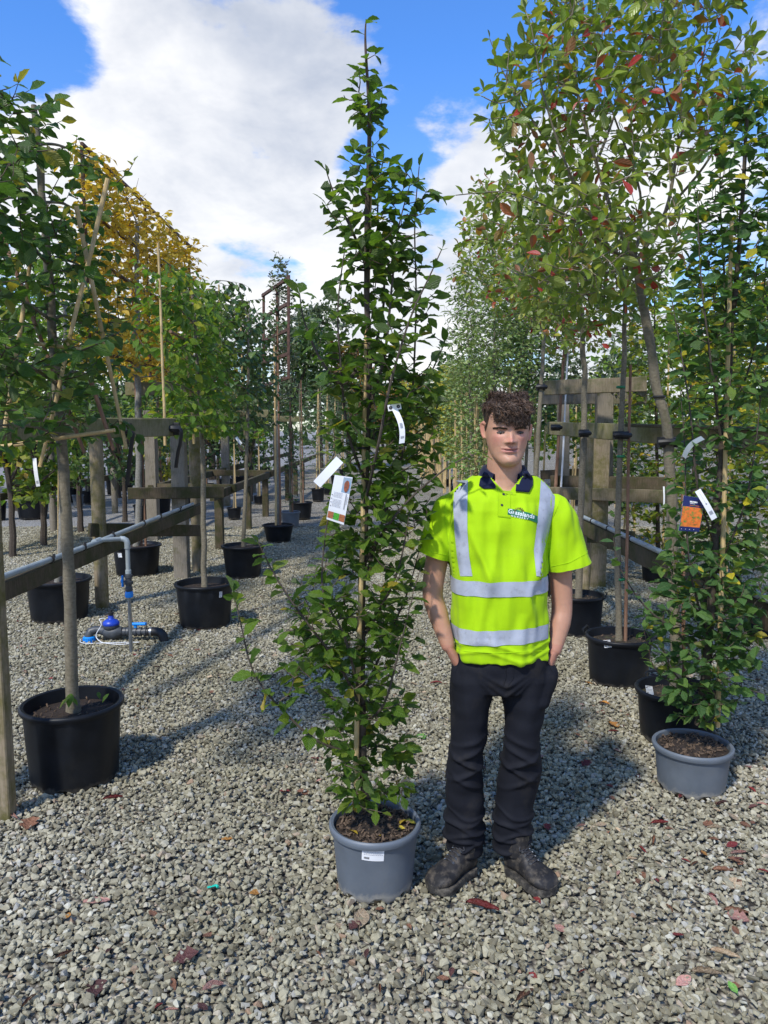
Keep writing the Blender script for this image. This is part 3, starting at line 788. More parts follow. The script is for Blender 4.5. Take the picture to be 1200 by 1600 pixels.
for px, yb in ((351, 858), (393, 826), (416, 806), (436, 792), (452, 781), (466, 772), (478, 764)):
    a = G(px, yb); Yp = a.y; ps.append(('square_post', (-2.30, Yp, -.05), (-2.30, Yp, .72), .11, .11, 'wood_moss'))
frame('row of squat mossy posts under the long rail beyond the small black pots', ps)
ps = [('rail', (-3.5, 11.5, .78), (-3.5, 30, .78), .07, .12, 'wood_moss'), ('board', (-3.6, 11.6, .80), (-2.2, 11.4, .80), .06, .12, 'wood_moss'), ('board', (-3.6, 15.6, .80), (-2.2, 15.4, .80), .06, .12, 'wood_moss')]
for Yp in (11.6, 14.2, 17, 20.5, 25): ps += [('square_post', (-3.5, Yp, -.05), (-3.5, Yp, 1.95), .16, .16, 'wood_grey')]
ps += [('board', (-3.7, 14.1, 1.95), (-2.1, 14.1, 1.95), .06, .15, 'wood_pale'), ('board', (-3.7, 20.4, 1.95), (-2.1, 20.4, 1.95), .06, .15, 'wood_pale')]
frame('far grey post frames standing behind the small black pots', ps)
ps = [('rail', (-5.4, 9.5, .72), (-5.6, 24, .72), .06, .10, 'wood_moss')]
for Yp in (9.8, 12.6, 15.5, 19): ps += [('round_post', (-5.45, Yp, -.05), (-5.45, Yp, 1.7), .12, 0, 'wood_grey'), ('board', (-5.9, Yp, 1.62), (-4.9, Yp, 1.62), .05, .12, 'wood_pale')]
frame('weathered frames across the road behind the left trees', ps)

# right-hand frames
ra, rb_ = P(1240, 690, 3.72), P(858, 669, 7.95)
frame('pale mossy beam at head height that the right trees are tied to', [
    ('board', ra, rb_, .05, .13, 'wood_pale'),
    ('board', P(1240, 672, 3.74), P(985, 664.5, 5.4), .085, .022, 'wood_moss'),
    ('round_post', (G(905, 940).x+.03, G(905, 940).y, -.05), (G(905, 940).x+.03, G(905, 940).y, 1.66), .13, 0, 'wood_round'),
])
pz = G(932, 916)
frame('tall grey frame with stacked boards behind the man', [
    ('square_post', (pz.x, pz.y, -.05), (pz.x, pz.y, 1.72), .16, .13, 'wood_round'),
    ('square_post', P(944, 780, 8.35), P(944, 606, 8.35), .17, .12, 'wood_grey'),
    ('square_post', P(880, 790, 9.6), P(880, 618, 9.6), .13, .12, 'wood_grey'),
    ('board', P(850, 606, 8.1), P(1010, 600, 7.9), .06, .15, 'wood_old'),
    ('board', P(842, 622, 8.6), P(1010, 621, 8.6), .05, .14, 'wood_grey'),
    ('board', P(862, 752, 8.5), P(1060, 756, 7.6), .06, .13, 'wood_moss'),
    ('board', P(862, 770, 8.4), P(1040, 776, 7.5), .06, .13, 'wood_old'),
    ('board', P(845, 742, 11), P(930, 738, 11), .06, .13, 'wood_moss'),
])
frame('low mossy rail under the pipe on the right', [
    ('rail', (1.85, 2.8, .775), (1.85, 7.3, .775), .06, .135, 'wood_moss'),
    ('board', P(918, 838, 7.1), P(992, 840, 6.9), .05, .115, 'wood_moss'),
])

pr = thing('irrigation_pipe', 'long grey water pipe lying on the left mossy rail', 'water pipe', (-2.06, 3, .87))
mb = MB(); mb.tube([(-2.06+.012*math.sin(y*1.3), y, .868+.004*math.sin(y*2.1)) for y in np.arange(2.3, 8.7, .4)], .018, 12); mb.build('pipe', M['pvc'], pr)
for y in (3.4, 4.05, 4.7, 5.2, 5.75, 6.5, 7.0, 7.7):
    c = MB(); c.lathe([(.019, -.012), (.0235, -.010), (.0235, .010), (.019, .012)], (-2.06+.012*math.sin(y*1.3), y, .868+.004*math.sin(y*2.1)), 12, capb=False, ax=(0, 1, 0)); c.box((-2.06+.02, y, .89), (.014, .012, .022)); c.build('pipe_clip', M['rubber'], pr)
pr2 = thing('irrigation_pipe', 'long grey water pipe lying on the right mossy rail', 'water pipe', (1.82, 3, .87))
mb = MB(); mb.tube([(1.82+.01*math.sin(y*1.1), y, .868) for y in np.arange(2.7, 7.2, .4)], .018, 12); mb.build('pipe', M['pvc'], pr2)
for y in (3.9, 4.9, 5.6, 6.2, 6.7):
    c = MB(); c.lathe([(.019, -.012), (.0235, -.010), (.0235, .010), (.019, .012)], (1.82+.01*math.sin(y*1.1), y, .868), 12, capb=False, ax=(0, 1, 0)); c.build('pipe_clip', M['rubber'], pr2)

g = G(205, 1020)
rs = thing('standpipe', 'upright grey standpipe with a small blue tap joining the left pipe', 'standpipe', g)
gx, gy = g.x, g.y
mb = MB(); mb.tube([(gx, gy, -.05), (gx, gy, .47)], .0135, 14); mb.build('steel_riser', M['steel'], rs)
mb = MB(); mb.lathe([(.028, .0), (.030, .008), (.030, .035), (.026, .045)], (gx, gy, .425), 16, capt=True); mb.build('union_nut', M['blue'], rs)
mb = MB(); mb.lathe([(.020, 0), (.027, .004), (.027, .03), (.022, .034), (.022, .05), (.030, .053), (.030, .075), (.023, .078), (.023, .10), (.028, .103), (.028, .125), (.020, .13)], (gx, gy, .47), 16, capt=True)
for k in range(16):
    a = k*math.pi/8; mb.box((gx+.030*math.cos(a), gy+.030*math.sin(a), .535), (.004, .004, .02), a)
mb.tube([(gx, gy, .545), (gx-.035, gy-.005, .545)], .008, 8); mb.build('tap_body', M['pvc_dark'], rs)
mb = MB(); mb.beam((gx-.043, gy-.006, .505), (gx-.043, gy-.006, .59), .014, .024, .004); mb.lathe([(.012, 0), (.012, .014)], (gx-.04, gy-.006, .548), 10, ax=(-1, 0, 0), capt=True); mb.build('tap_handle', M['blue'], rs)
mb = MB(); mb.tube([(gx, gy, .595), (gx, gy, .80)], .0165, 12); mb.lathe([(.0165, 0), (.0215, .003), (.0215, .03), (.0165, .033)], (gx, gy, .6), 14, capb=False)
mb.tube([(gx, gy, .79), (gx, gy, .835), (gx-.008, gy-.0, .853), (gx-.025, gy, .862), (gx-.05, gy, .864)], .0215, 14)
tx = -2.06
mb.tube([(gx-.04, gy, .864), (tx+.02, gy-.10, .868), (tx, gy-.16, .868)], .0165, 12)
mb.tube([(tx, gy-.22, .868), (tx, gy-.10, .868)], .0225, 12); mb.build('upper_pipe', M['pvc'], rs)

# valve lying in the gravel
vg = G(205, 1008); vy = vg.y+.12
vt = thing('irrigation_valve', 'blue-domed irrigation valve with black elbows lying in the gravel', 'irrigation valve', (vg.x-.1, vy, 0))
def vx(px): return P(px, 985, vy).x
zc = .075
mb = MB()
mb.tube([(vx(141), vy-.03, .02), (vx(141), vy-.03, zc-.02), (vx(143), vy-.02, zc+.005), (vx(150), vy, zc+.015), (vx(158), vy, zc+.012)], [.033, .033, .034, .034, .032], 14); mb.build('left_elbow', M['pvc_dark'], vt)
mb = MB(); mb.lathe([(.036, 0), (.045, .004), (.045, .05), (.038, .056)], (vx(141), vy-.03, -.01), 18, capt=True)
for k in range(18):
    a = k*math.pi/9; mb.box((vx(141)+.045*math.cos(a), vy-.03+.045*math.sin(a), .018), (.005, .005, .04), a)
mb.build('union_nut', M['blue'], vt)
mb = MB(); mb.tube([(vx(157), vy, zc+.01), (vx(162), vy, zc+.01), (vx(166), vy, zc), (vx(178), vy, zc-.01), (vx(186), vy, zc), (vx(192), vy, zc+.005)], [.034, .036, .050, .060, .048, .034], 18)
mb.lathe([(.035, 0), (.058, .03), (.064, .045), (.064, .055)], (vx(174), vy, zc), 22, capt=True)
for k in range(8):
    a = k*math.pi/4; mb.tube([(vx(174)+.057*math.cos(a), vy+.057*math.sin(a), zc+.04), (vx(174)+.057*math.cos(a), vy+.057*math.sin(a), zc+.07)], .007, 6)
mb.build('valve_body', M['pvc_dark'], vt)
mb = MB(); mb.lathe([(.062, 0), (.066, .006), (.064, .022), (.048, .038), (.028, .046), (.022, .052), (.02, .075)], (vx(174), vy, zc+.056), 24, capt=True); dome = mb.build('valve_dome', M['blue_dark'], vt)
mb = MB(); mb.lathe([(.018, 0), (.018, .018), (.024, .02), (.024, .036), (.014, .04), (.012, .055)], (vx(174), vy, zc+.12), 14, capt=True)
mb.tube([(vx(170), vy, zc+.145), (vx(164), vy-.01, zc+.14)], .008, 8); mb.build('valve_cap', M['rubber'], dome)
mb = MB(); mb.tube([(vx(192), vy, zc), (vx(232), vy, zc)], .028, 14)
for px, w in ((195, .022), (200, .018), (212, .018), (219, .024), (227, .018)):
    x = vx(px); mb.lathe([(.028, -w/2-.004), (.036, -w/2), (.036, w/2), (.028, w/2+.004)], (x, vy, zc), 16, capb=False, ax=(1, 0, 0))
mb.build('coupler', M['pvc_dark'], vt)
mb = MB(); mb.lathe([(.034, -.008), (.038, -.008), (.038, .008), (.034, .008)], (vx(236), vy, zc), 16, capb=False, ax=(1, 0, 0)); mb.build('steel_clamp', M['steel'], vt)
mb = MB(); mb.tube([(vx(231), vy, zc), (vx(243), vy, zc+.002), (vx(250), vy-.004, zc-.005), (vx(255), vy-.01, zc-.03), (vx(257), vy-.012, -.02)], [.034, .036, .037, .037, .036], 16); mb.build('right_elbow', M['rubber'], vt)
mb = MB(); mb.beam((vx(206), vy, zc+.062), (vx(229), vy-.01, zc+.066), .034, .02, .005); mb.tube([(vx(212), vy, zc+.02), (vx(212), vy, zc+.06)], .014, 10); mb.build('blue_lever', M['blue'], vt)
mb = MB()
mb.tube(smooth_path([Vector(q) for q in ((vx(166), vy-.04, zc+.12), (vx(160), vy-.05, zc+.11), (vx(163), vy-.06, zc+.07), (vx(155), vy-.07, zc-.01), (vx(163), vy-.10, zc-.05), (vx(178), vy-.15, .022), (vx(200), vy-.16, .018), (vx(215), vy-.14, .02))]), .0032, 6)
mb.tube(smooth_path([Vector(q) for q in ((vx(130), vy-.05, .03), (vx(134), vy-.11, .02), (vx(150), vy-.13, .016), (vx(180), vy-.12, .02), (vx(225), vy-.10, .018))]), .0028, 6)
mb.build('white_wire', M['white'], vt)

# black rubber ties on the boards
def rubber_tie(label, c, w, h, d, tail=0):
    root = thing('tree_tie', label, 'rubber tie', c, 'black rubber tree ties'); c = Vector(c)
    MB().beam(c+Vector((-w/2, 0, 0)), c+Vector((w/2, 0, 0)), d, h, .006).build('tie_block', M['rubber'], root)
    mb = MB(); mb.tube([c+Vector((-w*.6, -d*.6, 0)), c+Vector((-w*.2, -d*1.0, .004)), c+Vector((w*.3, -d*.9, 0)), c+Vector((w*.6, -d*.5, 0))], h*.3, 8); mb.build('tie_band', M['rubber'], root)
    if tail:
        pts = smooth_path([c+Vector(q) for q in ((w*.45, -d*.6, h*.2), (w*.75, -d*.8, -h*.2), (w*.62, -d*.8, -h*1.2), (w*.42, -d*.7, -tail*.6), (w*.2, -d*.6, -tail))], 6)
        mb = MB(); mb.tube(pts, .022, 8, ell=(1, .3)); mb.build('hanging_strap', M['rubber'], root)
rubber_tie('black rubber tie with a long hanging strap left on the wide board', P(194, 672, 5.08), .09, .09, .05, .36)
rubber_tie('black rubber tie with a hanging strap at the board end by the green tree', P(271, 670, 5.60), .09, .09, .05, .28)
rubber_tie('black rubber band round the leaning trunk in front of the beam', P(1044, 691, 4.04), .10, .055, .055)
rubber_tie('black rubber band round the slim trunk and cane on the beam', P(970, 680, 4.95), .09, .05, .05)
rubber_tie('black rubber band round the trunk nearest the man', P(912, 677, 6.1), .07, .06, .05)
rubber_tie('black rubber band on the reddish cane beside the man', P(868, 668, 7.3), .08, .06, .05)
rubber_tie('black rubber band high on the trunk behind the man', P(845, 605, 7.7), .08, .07, .05)

# ------------------------------------------------------------------ potted trees
def potfit(px, yb, wr, wb, yr):
    Y = G(px, yb).y; rb = wb/2/pxm(Y, 0); Y += rb; rb = wb/2/pxm(Y, 0)
    h = P(px, yr, Y).z; fr = wr/2/pxm(Y, h); x = (px-600)/pxm(Y, h*.6)
    return Vector((x, Y, 0)), fr/1.07, rb, h
def potted(name, label, cat, pf, group=None, **kw):
    c, rt, rb, h = potfit(*pf)
    root = thing(name, label, cat, c, group)
    make_pot(root, c, rt, rb, h, **kw)
    return root, c, h
def finish(root, cr, leafm, tpls, singles=0, wood='bark', twig='twig', trunkname='trunk'):
    if cr.wood.n: cr.wood.build(trunkname, M[wood], root)
    if cr.twig.n:
        o = cr.twig.build('twigs', M[twig], root); o['kind'] = 'stuff'
    put_leaves(root, cr.lv, tpls, M[leafm], singles)
HBT = ['hornbeam', 'hornbeam2', 'hornbeam3']

# the tall hornbeam beside the man
root, c, h = potted('potted_hornbeam', 'tall slender green hornbeam in a blue-grey pot beside the man', 'potted tree', (586, 1413, 144, 116, 1281), style='grey', seed=1, fill=.93, chips=260, plabel=(R(-92), .20, .078, .052, -.05))
Y0 = c.y; r = np.random.default_rng(21); cr = Crown(r)
tp = [P(571, 1262, Y0), P(566, 1150, Y0), P(564, 1000, Y0), P(568, 860, Y0), P(573, 700, Y0), P(576, 560, Y0), P(573, 400, Y0), P(576, 270, Y0), P(577, 180, Y0), P(571, 70, Y0), P(572, 30, Y0)]
mb = MB(); C = lumpy_trunk(mb, tp[:8], .0165, .0085, 12, seed=3); mb.build('trunk', M['bark_dark'], root); cr.nodes += [tuple(q) for q in C if q.z > .45]
mb = MB(); C2 = smooth_path(tp[7:], 8); mb.tube(C2, [.0085-.0068*i/(len(C2)-1) for i in range(len(C2))], 8); mb.build('leader', M['twig'], root); cr.nodes += [tuple(q) for q in C2]
cr.leaves(C2, .066, .045, .05, .15, .5)
cane(root, P(556, 1256, Y0-.03), P(579, 264, Y0+.012), .0095)
for py in (1165, 985, 700, 420): tie(root, P(568, py, Y0), .022, 'rubber', .004)
prim = [
 [(572, 900, 0), (590, 840, .02), (620, 740, .03), (642, 640, .04), (650, 480, .04), (648, 350, .03), (655, 260, .02)],
 [(575, 640, 0), (600, 560, -.05), (612, 450, -.06), (622, 360, -.05), (640, 290, -.03)],
 [(574, 760, 0), (545, 680, -.06), (533, 580, -.08), (528, 480, -.07), (540, 380, -.05)],
 [(574, 420, 0), (550, 360, .05), (525, 310, .06), (510, 268, .05)],
 [(570, 880, 0), (600, 830, -.08), (640, 780, -.12), (700, 730, -.13), (745, 708, -.13)],
 [(565, 1000, 0), (600, 940, -.06), (625, 880, -.10), (640, 800, -.12)],
 [(565, 1100, 0), (540, 1000, -.12), (505, 925, -.14), (508, 840, -.14), (519, 780, -.13)],
 [(566, 1110, 0), (530, 1040, -.10), (470, 960, -.12), (430, 900, -.12), (404, 848, -.12)],
 [(566, 1180, 0), (500, 1160, -.10), (440, 1108, -.12), (396, 1050, -.12), (374, 965, -.10), (364, 925, -.08)],
 [(566, 1090, 0), (600, 1010, .08), (635, 930, .12), (655, 860, .12)],
 [(568, 560, 0), (535, 600, -.10), (500, 560, -.13), (475, 500, -.13), (468, 458, -.13)],
 [(570, 700, 0), (620, 640, .10), (668, 590, .12), (695, 535, .12)],
 [(570, 600, 0), (600, 470, .08), (590, 330, .09), (600, 240, .07)],
 [(567, 1130, 0), (600, 1100, -.14), (625, 1010, -.16), (640, 950, -.15)],
 [(567, 800, 0), (590, 700, -.15), (610, 600, -.17), (640, 500, -.15), (672, 430, -.12), (690, 390, -.10)],
]
bmb = MB()
for p in prim:
    pts = [P(x, y, Y0+d) for x, y, d in p]
    Cc = cr.branch(pts, .0062, .0016, 6, mb=bmb, steps=6)
    cr.leaves(Cc, .066, .034, .12, .15, .5)
    if p[-1][0] < 480: cr.leaves(Cc, .080, .042, .30, .35, .6, False)
bo = bmb.build('branches', M['bark_dark'], root); bo['kind'] = 'stuff'
env = [(60, 560, 590), (110, 545, 600), (180, 535, 612), (230, 525, 612), (262, 512, 625), (290, 500, 680), (340, 508, 690), (380, 528, 695), (430, 518, 680), (480, 514, 690), (530, 508, 688), (590, 490, 690), (640, 500, 690), (700, 505, 685), (760, 520, 680), (820, 515, 670), (870, 500, 662), (930, 455, 660), (980, 430, 655), (1040, 440, 645), (1100, 465, 640), (1150, 480, 642), (1200, 515, 645), (1250, 530, 632)]
T = env_points(env, Y0, 860, -.85, r, .33, 4.0, 2)
cr.grow(T, .067, .027, up=.9, rad=.0026, start=.15, droop=.22, tilt=.52)
T = env_points([(560, 500, 690), (700, 500, 690), (830, 505, 675), (930, 500, 655), (1020, 500, 640)], Y0, 190, -.8, r, .2, 4.0, 5)
cr.grow(T, .066, .028, up=.8, rad=.0024, start=.15, droop=.25, tilt=.5)
T = env_points([(1165, 500, 640), (1262, 530, 640)], Y0, 26, .12, r, 0)
cr.grow(T, .055, .03, up=.5, rad=.002, start=.1, droop=.1, tilt=.5)
cr.twig.build('twigs', M['twig'], root)['kind'] = 'stuff'
put_leaves(root, cr.lv, HBT, M['leaf_hornbeam'], 300)
print('main leaves', len(cr.lv[0]))
# dry leaves caught on the soil
for k, (dx, dy) in enumerate(((.09, -.02), (.11, -.05), (-.06, -.09), (.02, -.10), (.10, .01))):
    o = bpy.data.objects.new('dry_leaf', single_leaf_mesh('oval2', M['leaf_yellow'])); COL.objects.link(o)
    o.location = c+Vector((dx, dy, h*.90+.018)); o.scale = (.05,)*3; o.rotation_euler = (r.uniform(-.3, .3), r.uniform(-.4, .4), r.uniform(0, 6))
    tag(o, ['curled tan leaf on the bark at the right inside of the front pot', 'tan leaf nearest the right rim inside the front pot', 'yellowed leaf on the soil left of the front pot\'s stem', 'pale dry leaf on the soil at the front of the front pot', 'small dry leaf behind the others on the front pot\'s soil'][k], 'dry leaf')

# panel-trained trees of the left rows: flat crowns that run along the row
def panel_points(X, Y0, Y1, z0, z1, n, th, r, clump=.35, cs=3, seed=0, ztop=None):
    out = []
    while len(out) < n:
        y = r.uniform(Y0, Y1); z = r.uniform(z0, z1 if ztop is None else ztop(y)); x = X + r.normal(0, th*.5)
        c = noise.noise(Vector((x*cs+seed*5.3, y*cs, z*cs)))*.5+.5
        if c < clump*r.uniform(.7, 1.3): continue
        out.append((x, y, z))
    return np.array(out)
def panel_tree(label, pf, trunk, X, Y0, Y1, z0, z1, n, leafm, tpls, lsize, spacing, singles=0, wood='bark', twig='twig', th=.22, seed=0, clump=.34, tr=(.022, .014), bars=5, canes=(), potkw={}, name='potted_pleached_tree', extra=None, droop=.2, rad=.0028, group='pleached trees in the left rows', dens=2.3):
    root, c, h = potted(name, label, 'potted tree', pf, group, seed=seed, **potkw)
    r = np.random.default_rng(seed+50); cr = Crown(r)
    pts = [Vector((c.x, c.y, h*.85))] + [P(px, py, c.y if not d else d[0]) for px, py, *d in trunk]
    mb = MB(); C = lumpy_trunk(mb, pts, tr[0], tr[1], 12, seed=seed); mb.build('trunk', M[wood], root)
    top = pts[-1]
    zc = [q for q in C if q.z > z0-.1]; cr.nodes += [tuple(q) for q in zc]
    bb = MB()
    for k in range(bars):
        z = z0+.08+(z1-z0-.12)*k/(max(1, bars-1))
        q = min(C, key=lambda v: abs(v.z-z+.05))
        for e in (Y0+.08, Y1-.08):
            pp = [Vector(q), Vector(((q.x+X)/2, (q.y*.6+e*.4), z)), Vector((X+r.normal(0, .03), e, z+r.normal(0, .03)))]
            cr.branch(pp, .0085, .0035, 6, mb=bb, steps=7)
    bo = bb.build('trained_branches', M[wood], root); bo['kind'] = 'stuff'
    for (a, b_, m) in canes: cane(root, a, b_, .011, m)
    if extra: extra(root, c, h)
    T = panel_points(X, Y0, Y1, z0, z1, int(n*dens), th, r, clump, 3, seed)
    cr.grow(T, lsize*1.1, spacing*.8, up=.5, rad=rad, start=.12, droop=droop, tilt=.55)
    cr.twig.build('twigs', M[twig], root)['kind'] = 'stuff'
    put_leaves(root, cr.lv, tpls, M[leafm], singles)
    print(label[:30], len(cr.lv[0]))
    return root, c, h

XA = -1.45; YA = 3.55
A3 = lambda px, py: P(px, py, YA)
panel_tree('dark green pleached hornbeam with a bare leaning trunk in the large black pot at left', (115, 1242, 155, 128, 1095), [(108, 900), (98, 720), (88, 600), (76, 430), (62, 250), (52, 165)], XA, 2.55, 3.95, 1.60, 3.0, 250, 'leaf_left', HBT, .075, .044, 300, th=.26, seed=4, clump=.30, tr=(.030, .013), bars=6, potkw=dict(style='black', ribs=10, fill=.86, chips=60), 
  canes=[(A3(8, 668)+Vector((.10, -.2, 0)), A3(50, 385)+Vector((.10, -.2, 0)), 'bamboo'), (A3(-15, 320), A3(132, 708), 'cane_red'), (A3(118, 285)+Vector((.16, -.05, 0)), A3(44, 727)+Vector((.12, -.15, 0)), 'bamboo'), (A3(130, 330)+Vector((0, -.08, 0)), A3(186, 702)+Vector((0, .1, 0)), 'bamboo'), (A3(140, 590), A3(178, 704), 'cane_red'), (A3(-60, 709)+Vector((0, -.1, 0)), A3(190, 672)+Vector((0, -.1, 0)), 'bamboo'), (A3(-40, 527)+Vector((0, -.1, 0)), A3(170, 553)+Vector((0, -.1, 0)), 'bamboo')])
# clod with two fresh leaves at the foot of the leaning trunk: part of the soil's look
panel_tree('green pleached tree with two bamboo canes in the black pot behind the leaning trunk', (92, 976, 100, 82, 903), [(96, 830), (98, 700), (100, 600), (102, 480)], -2.85, 5.7, 7.7, 1.75, 3.15, 170, 'leaf_lime', HBT, .085, .06, 0, 'bark_pale', seed=6, tr=(.028, .014), potkw=dict(style='black', chips=20, fill=.9), canes=[(G(84, 950)+Vector((.05, 0, .25)), P(93, 690, 6.6), 'bamboo'), (G(90, 950)+Vector((.1, .1, .25)), P(97, 640, 6.7), 'bamboo')])
def ybars(root, c, h):
    for z in (4.30, 3.72, 3.28, 2.82, 2.42):
        MB().beam((-2.80, 7.45, z), (-2.80, 11.5, z), .03, .035, .004).build('training_bar', M['rust'], root)
    for y in (7.5, 9.4, 11.45): MB().beam((-2.82, y, 2.3), (-2.82, y, 4.3), .03, .03, .004).build('training_upright', M['rust'], root)
    cane(root, (c.x+.05, c.y+.02, .3), (c.x+.03, c.y+.05, 4.0), .016, 'cane_red'); cane(root, (c.x+.10, c.y+.02, .3), (c.x+.08, c.y+.05, 3.6), .014, 'cane_red')
    for k in range(14):
        z = r.uniform(3.7, 4.15); y = r.uniform(7.3, 8.8); mb = MB(); a = Vector((-2.8, y, z)); b_ = a+Vector((r.uniform(-.1, .2), r.uniform(-.1, .4), r.uniform(.1, .35)))
        mb.tube([a, a.lerp(b_, .5)+Vector((.02, .02, -.02)), b_], [.004, .003, .0015], 4); mb.build('bare_twig', M['twig'], root)
panel_tree('bright yellow autumn pleached tree trained on dark bars', (214, 903, 76, 62, 850), [(217, 790), (216, 660), (215, 560), (214, 450), (214, 350)], -2.80, 7.3, 11.6, 2.25, 4.3, 480, 'leaf_yellow', ['mid'], .09, .055, 0, 'bark_pale', seed=8, th=.2, clump=.34, dens=4.6, tr=(.042, .022), potkw=dict(style='black', ribs=8, chips=20, fill=.93, plabel=(R(-118), .26, .06, .05, .05)), extra=ybars, name='potted_autumn_tree')
panel_tree('light green pleached tree on bamboo in the ribbed black pot right of the standpipe', (320, 986, 93, 75, 909), [(318, 820), (317, 720), (312, 640), (306, 540), (300, 440)], -1.58, 5.62, 7.35, 1.62, 2.9, 280, 'leaf_lime', ['hornbeam2', 'oval2'], .085, .05, 150, 'bark', seed=10, th=.26, clump=.28, tr=(.026, .012), droop=.55, potkw=dict(style='black', ribs=12, chips=24, fill=.88, plabel=(R(-40), .30, .05, .05, 0)), canes=[(Vector((-1.60, 5.65, 1.55)), Vector((-1.60, 5.62, 2.98)), 'bamboo'), (Vector((-1.55, 6.3, 1.55)), Vector((-1.60, 6.2, 2.9)), 'bamboo'), (Vector((-1.5, 5.5, 2.35)), Vector((-1.6, 7.2, 2.35)), 'cane_red')])
panel_tree('darker green pleached tree on a bamboo cane in the smaller black pot', (380, 906, 68, 52, 851), [(384, 760), (386, 680), (388, 600), (388, 500)], -1.66, 7.95, 10.3, 1.72, 3.22, 260, 'leaf_dark', ['hornbeam2', 'oval2'], .09, .055, 0, 'bark', seed=12, th=.28, clump=.26, tr=(.024, .012), droop=.5, potkw=dict(style='black', chips=16, fill=.93), canes=[(Vector((-1.70, 8.15, 1.6)), Vector((-1.70, 8.12, 3.15)), 'bamboo'), (Vector((-1.66, 9.2, 1.6)), Vector((-1.70, 9.3, 3.0)), 'bamboo')])

# rusty trellis tree
root, c, h = potted('potted_trellis_tree', 'thin grey-leaved tree on a rusty square trellis in a small black pot', 'potted tree', (435, 849, 50, 36, 819), style='black', chips=10, seed=14, fill=.93)
cane(root, (c.x-.03, c.y-.03, .2), (c.x-.02, c.y, 2.9), .017); cane(root, (c.x+.03, c.y, .2), (c.x+.03, c.y+.02, 3.3), .015, 'cane_red')
za = [(462, 434), (497, 474), (533, 515), (567, 553), (603, 590)]
for l, q in za: MB().beam(P(410, l, 12.5), P(451, q, 10.9), .035, .05, .004).build('trellis_bar', M['rust'], root)
for x0, y0, y1, yy in ((412, 605, 458, 12.45), (451, 592, 430, 10.9), (433, 600, 446, 11.6)): MB().beam(P(x0, y0, yy), P(x0, y1, yy), .04, .04, .004).build('trellis_upright', M['rust'], root)
r = np.random.default_rng(77); cr = Crown(r); mb = MB(); C = lumpy_trunk(mb, [Vector((c.x, c.y, .2)), P(434, 700, 11.6), P(434, 560, 11.6), P(437, 440, 11.6)], .02, .008); mb.build('trunk', M['bark_pale'], root); cr.nodes += [tuple(q) for q in C if q.z > 2.0]
T = env_points([(400, 428, 440), (440, 422, 462), (520, 418, 470), (600, 422, 462), (640, 425, 445)], 11.6, 420, .35, r, .3, 3, 5)
cr.grow(np.vstack([T, [tuple(P(430, 402, 11.6)), tuple(P(452, 405, 11.6))]]), .075, .045, up=.9, start=.1, tilt=.8)
finish(root, cr, 'leaf_olive', ['far'], twig='twig_pale')

# ---- generic small potted trees and shrubs of the rows behind
def row_tree(label, pf, crown, leafm, n, lsize, cane_m='bamboo', cat='potted tree', group=None, tpl=('far',), style='black', wood='bark', trunk=True, canes=1, droop=.3, name='potted_tree', clump=.34, chips=0, up_=.8, spacing=.055, depth=-.9):
    """crown: env at the pot's own distance"""
    root, c, h = potted(name, label, cat, pf, group, style=style, chips=chips, seg=24, seed=int(pf[0]), fill=.92)
    r = np.random.default_rng(int(pf[0]*7+pf[1])); cr = Crown(r)
    ztop = P(600, min(e[0] for e in crown), c.y).z; zbot = P(600, max(e[0] for e in crown), c.y).z
    xt = P((crown[0][1]+crown[0][2])/2, crown[0][0], c.y).x
    mb = MB(); C = lumpy_trunk(mb, [Vector((c.x, c.y, h*.85)), Vector(((c.x+xt)/2, c.y, (ztop+h)/2)), Vector((xt, c.y, ztop-.1))], .014+.004*ztop, .005, 8, seed=pf[0]); mb.build('trunk', M[wood], root)
    cr.nodes += [tuple(q) for q in C if q.z > zbot-.05] or [tuple(C[-1])]
    for k in range(canes): cane(root, (c.x+.04*(k*2-1 if canes > 1 else 1), c.y-.03, h*.8), (c.x+.02+.01*k, c.y-.02, min(ztop-.05, 2.6)), .013, cane_m, seg=6)
    T = env_points(crown, c.y, int(n*1.9), depth, r, clump, 3, pf[0])
    if len(T): cr.grow(T, lsize, spacing, up=up_, start=.1, droop=droop, tilt=.6, seg=3)
    if cr.twig.n: cr.twig.build('twigs', M['twig'], root)['kind'] = 'stuff'
    put_leaves(root, cr.lv, list(tpl), M[leafm])
    return root
row_tree('narrow dark-leaved climber on a cane in a small grey pot behind the trellis tree', (454, 826, 31, 24, 799), [(615, 445, 460), (700, 441, 466), (785, 444, 464)], 'leaf_dark', 90, .075, 'cane_red', style='grey', chips=0)
row_tree('dark shrub on an orange-brown cane in the black pot behind the small grey pot', (471, 812, 36, 28, 784), [(590, 455, 480), (640, 450, 500), (700, 452, 500), (765, 460, 485)], 'leaf_dark', 90, .08, 'cane_red', tpl=('lance',), clump=.4)
GR = 'dark slim-leaved plants in the row left of the front hornbeam'
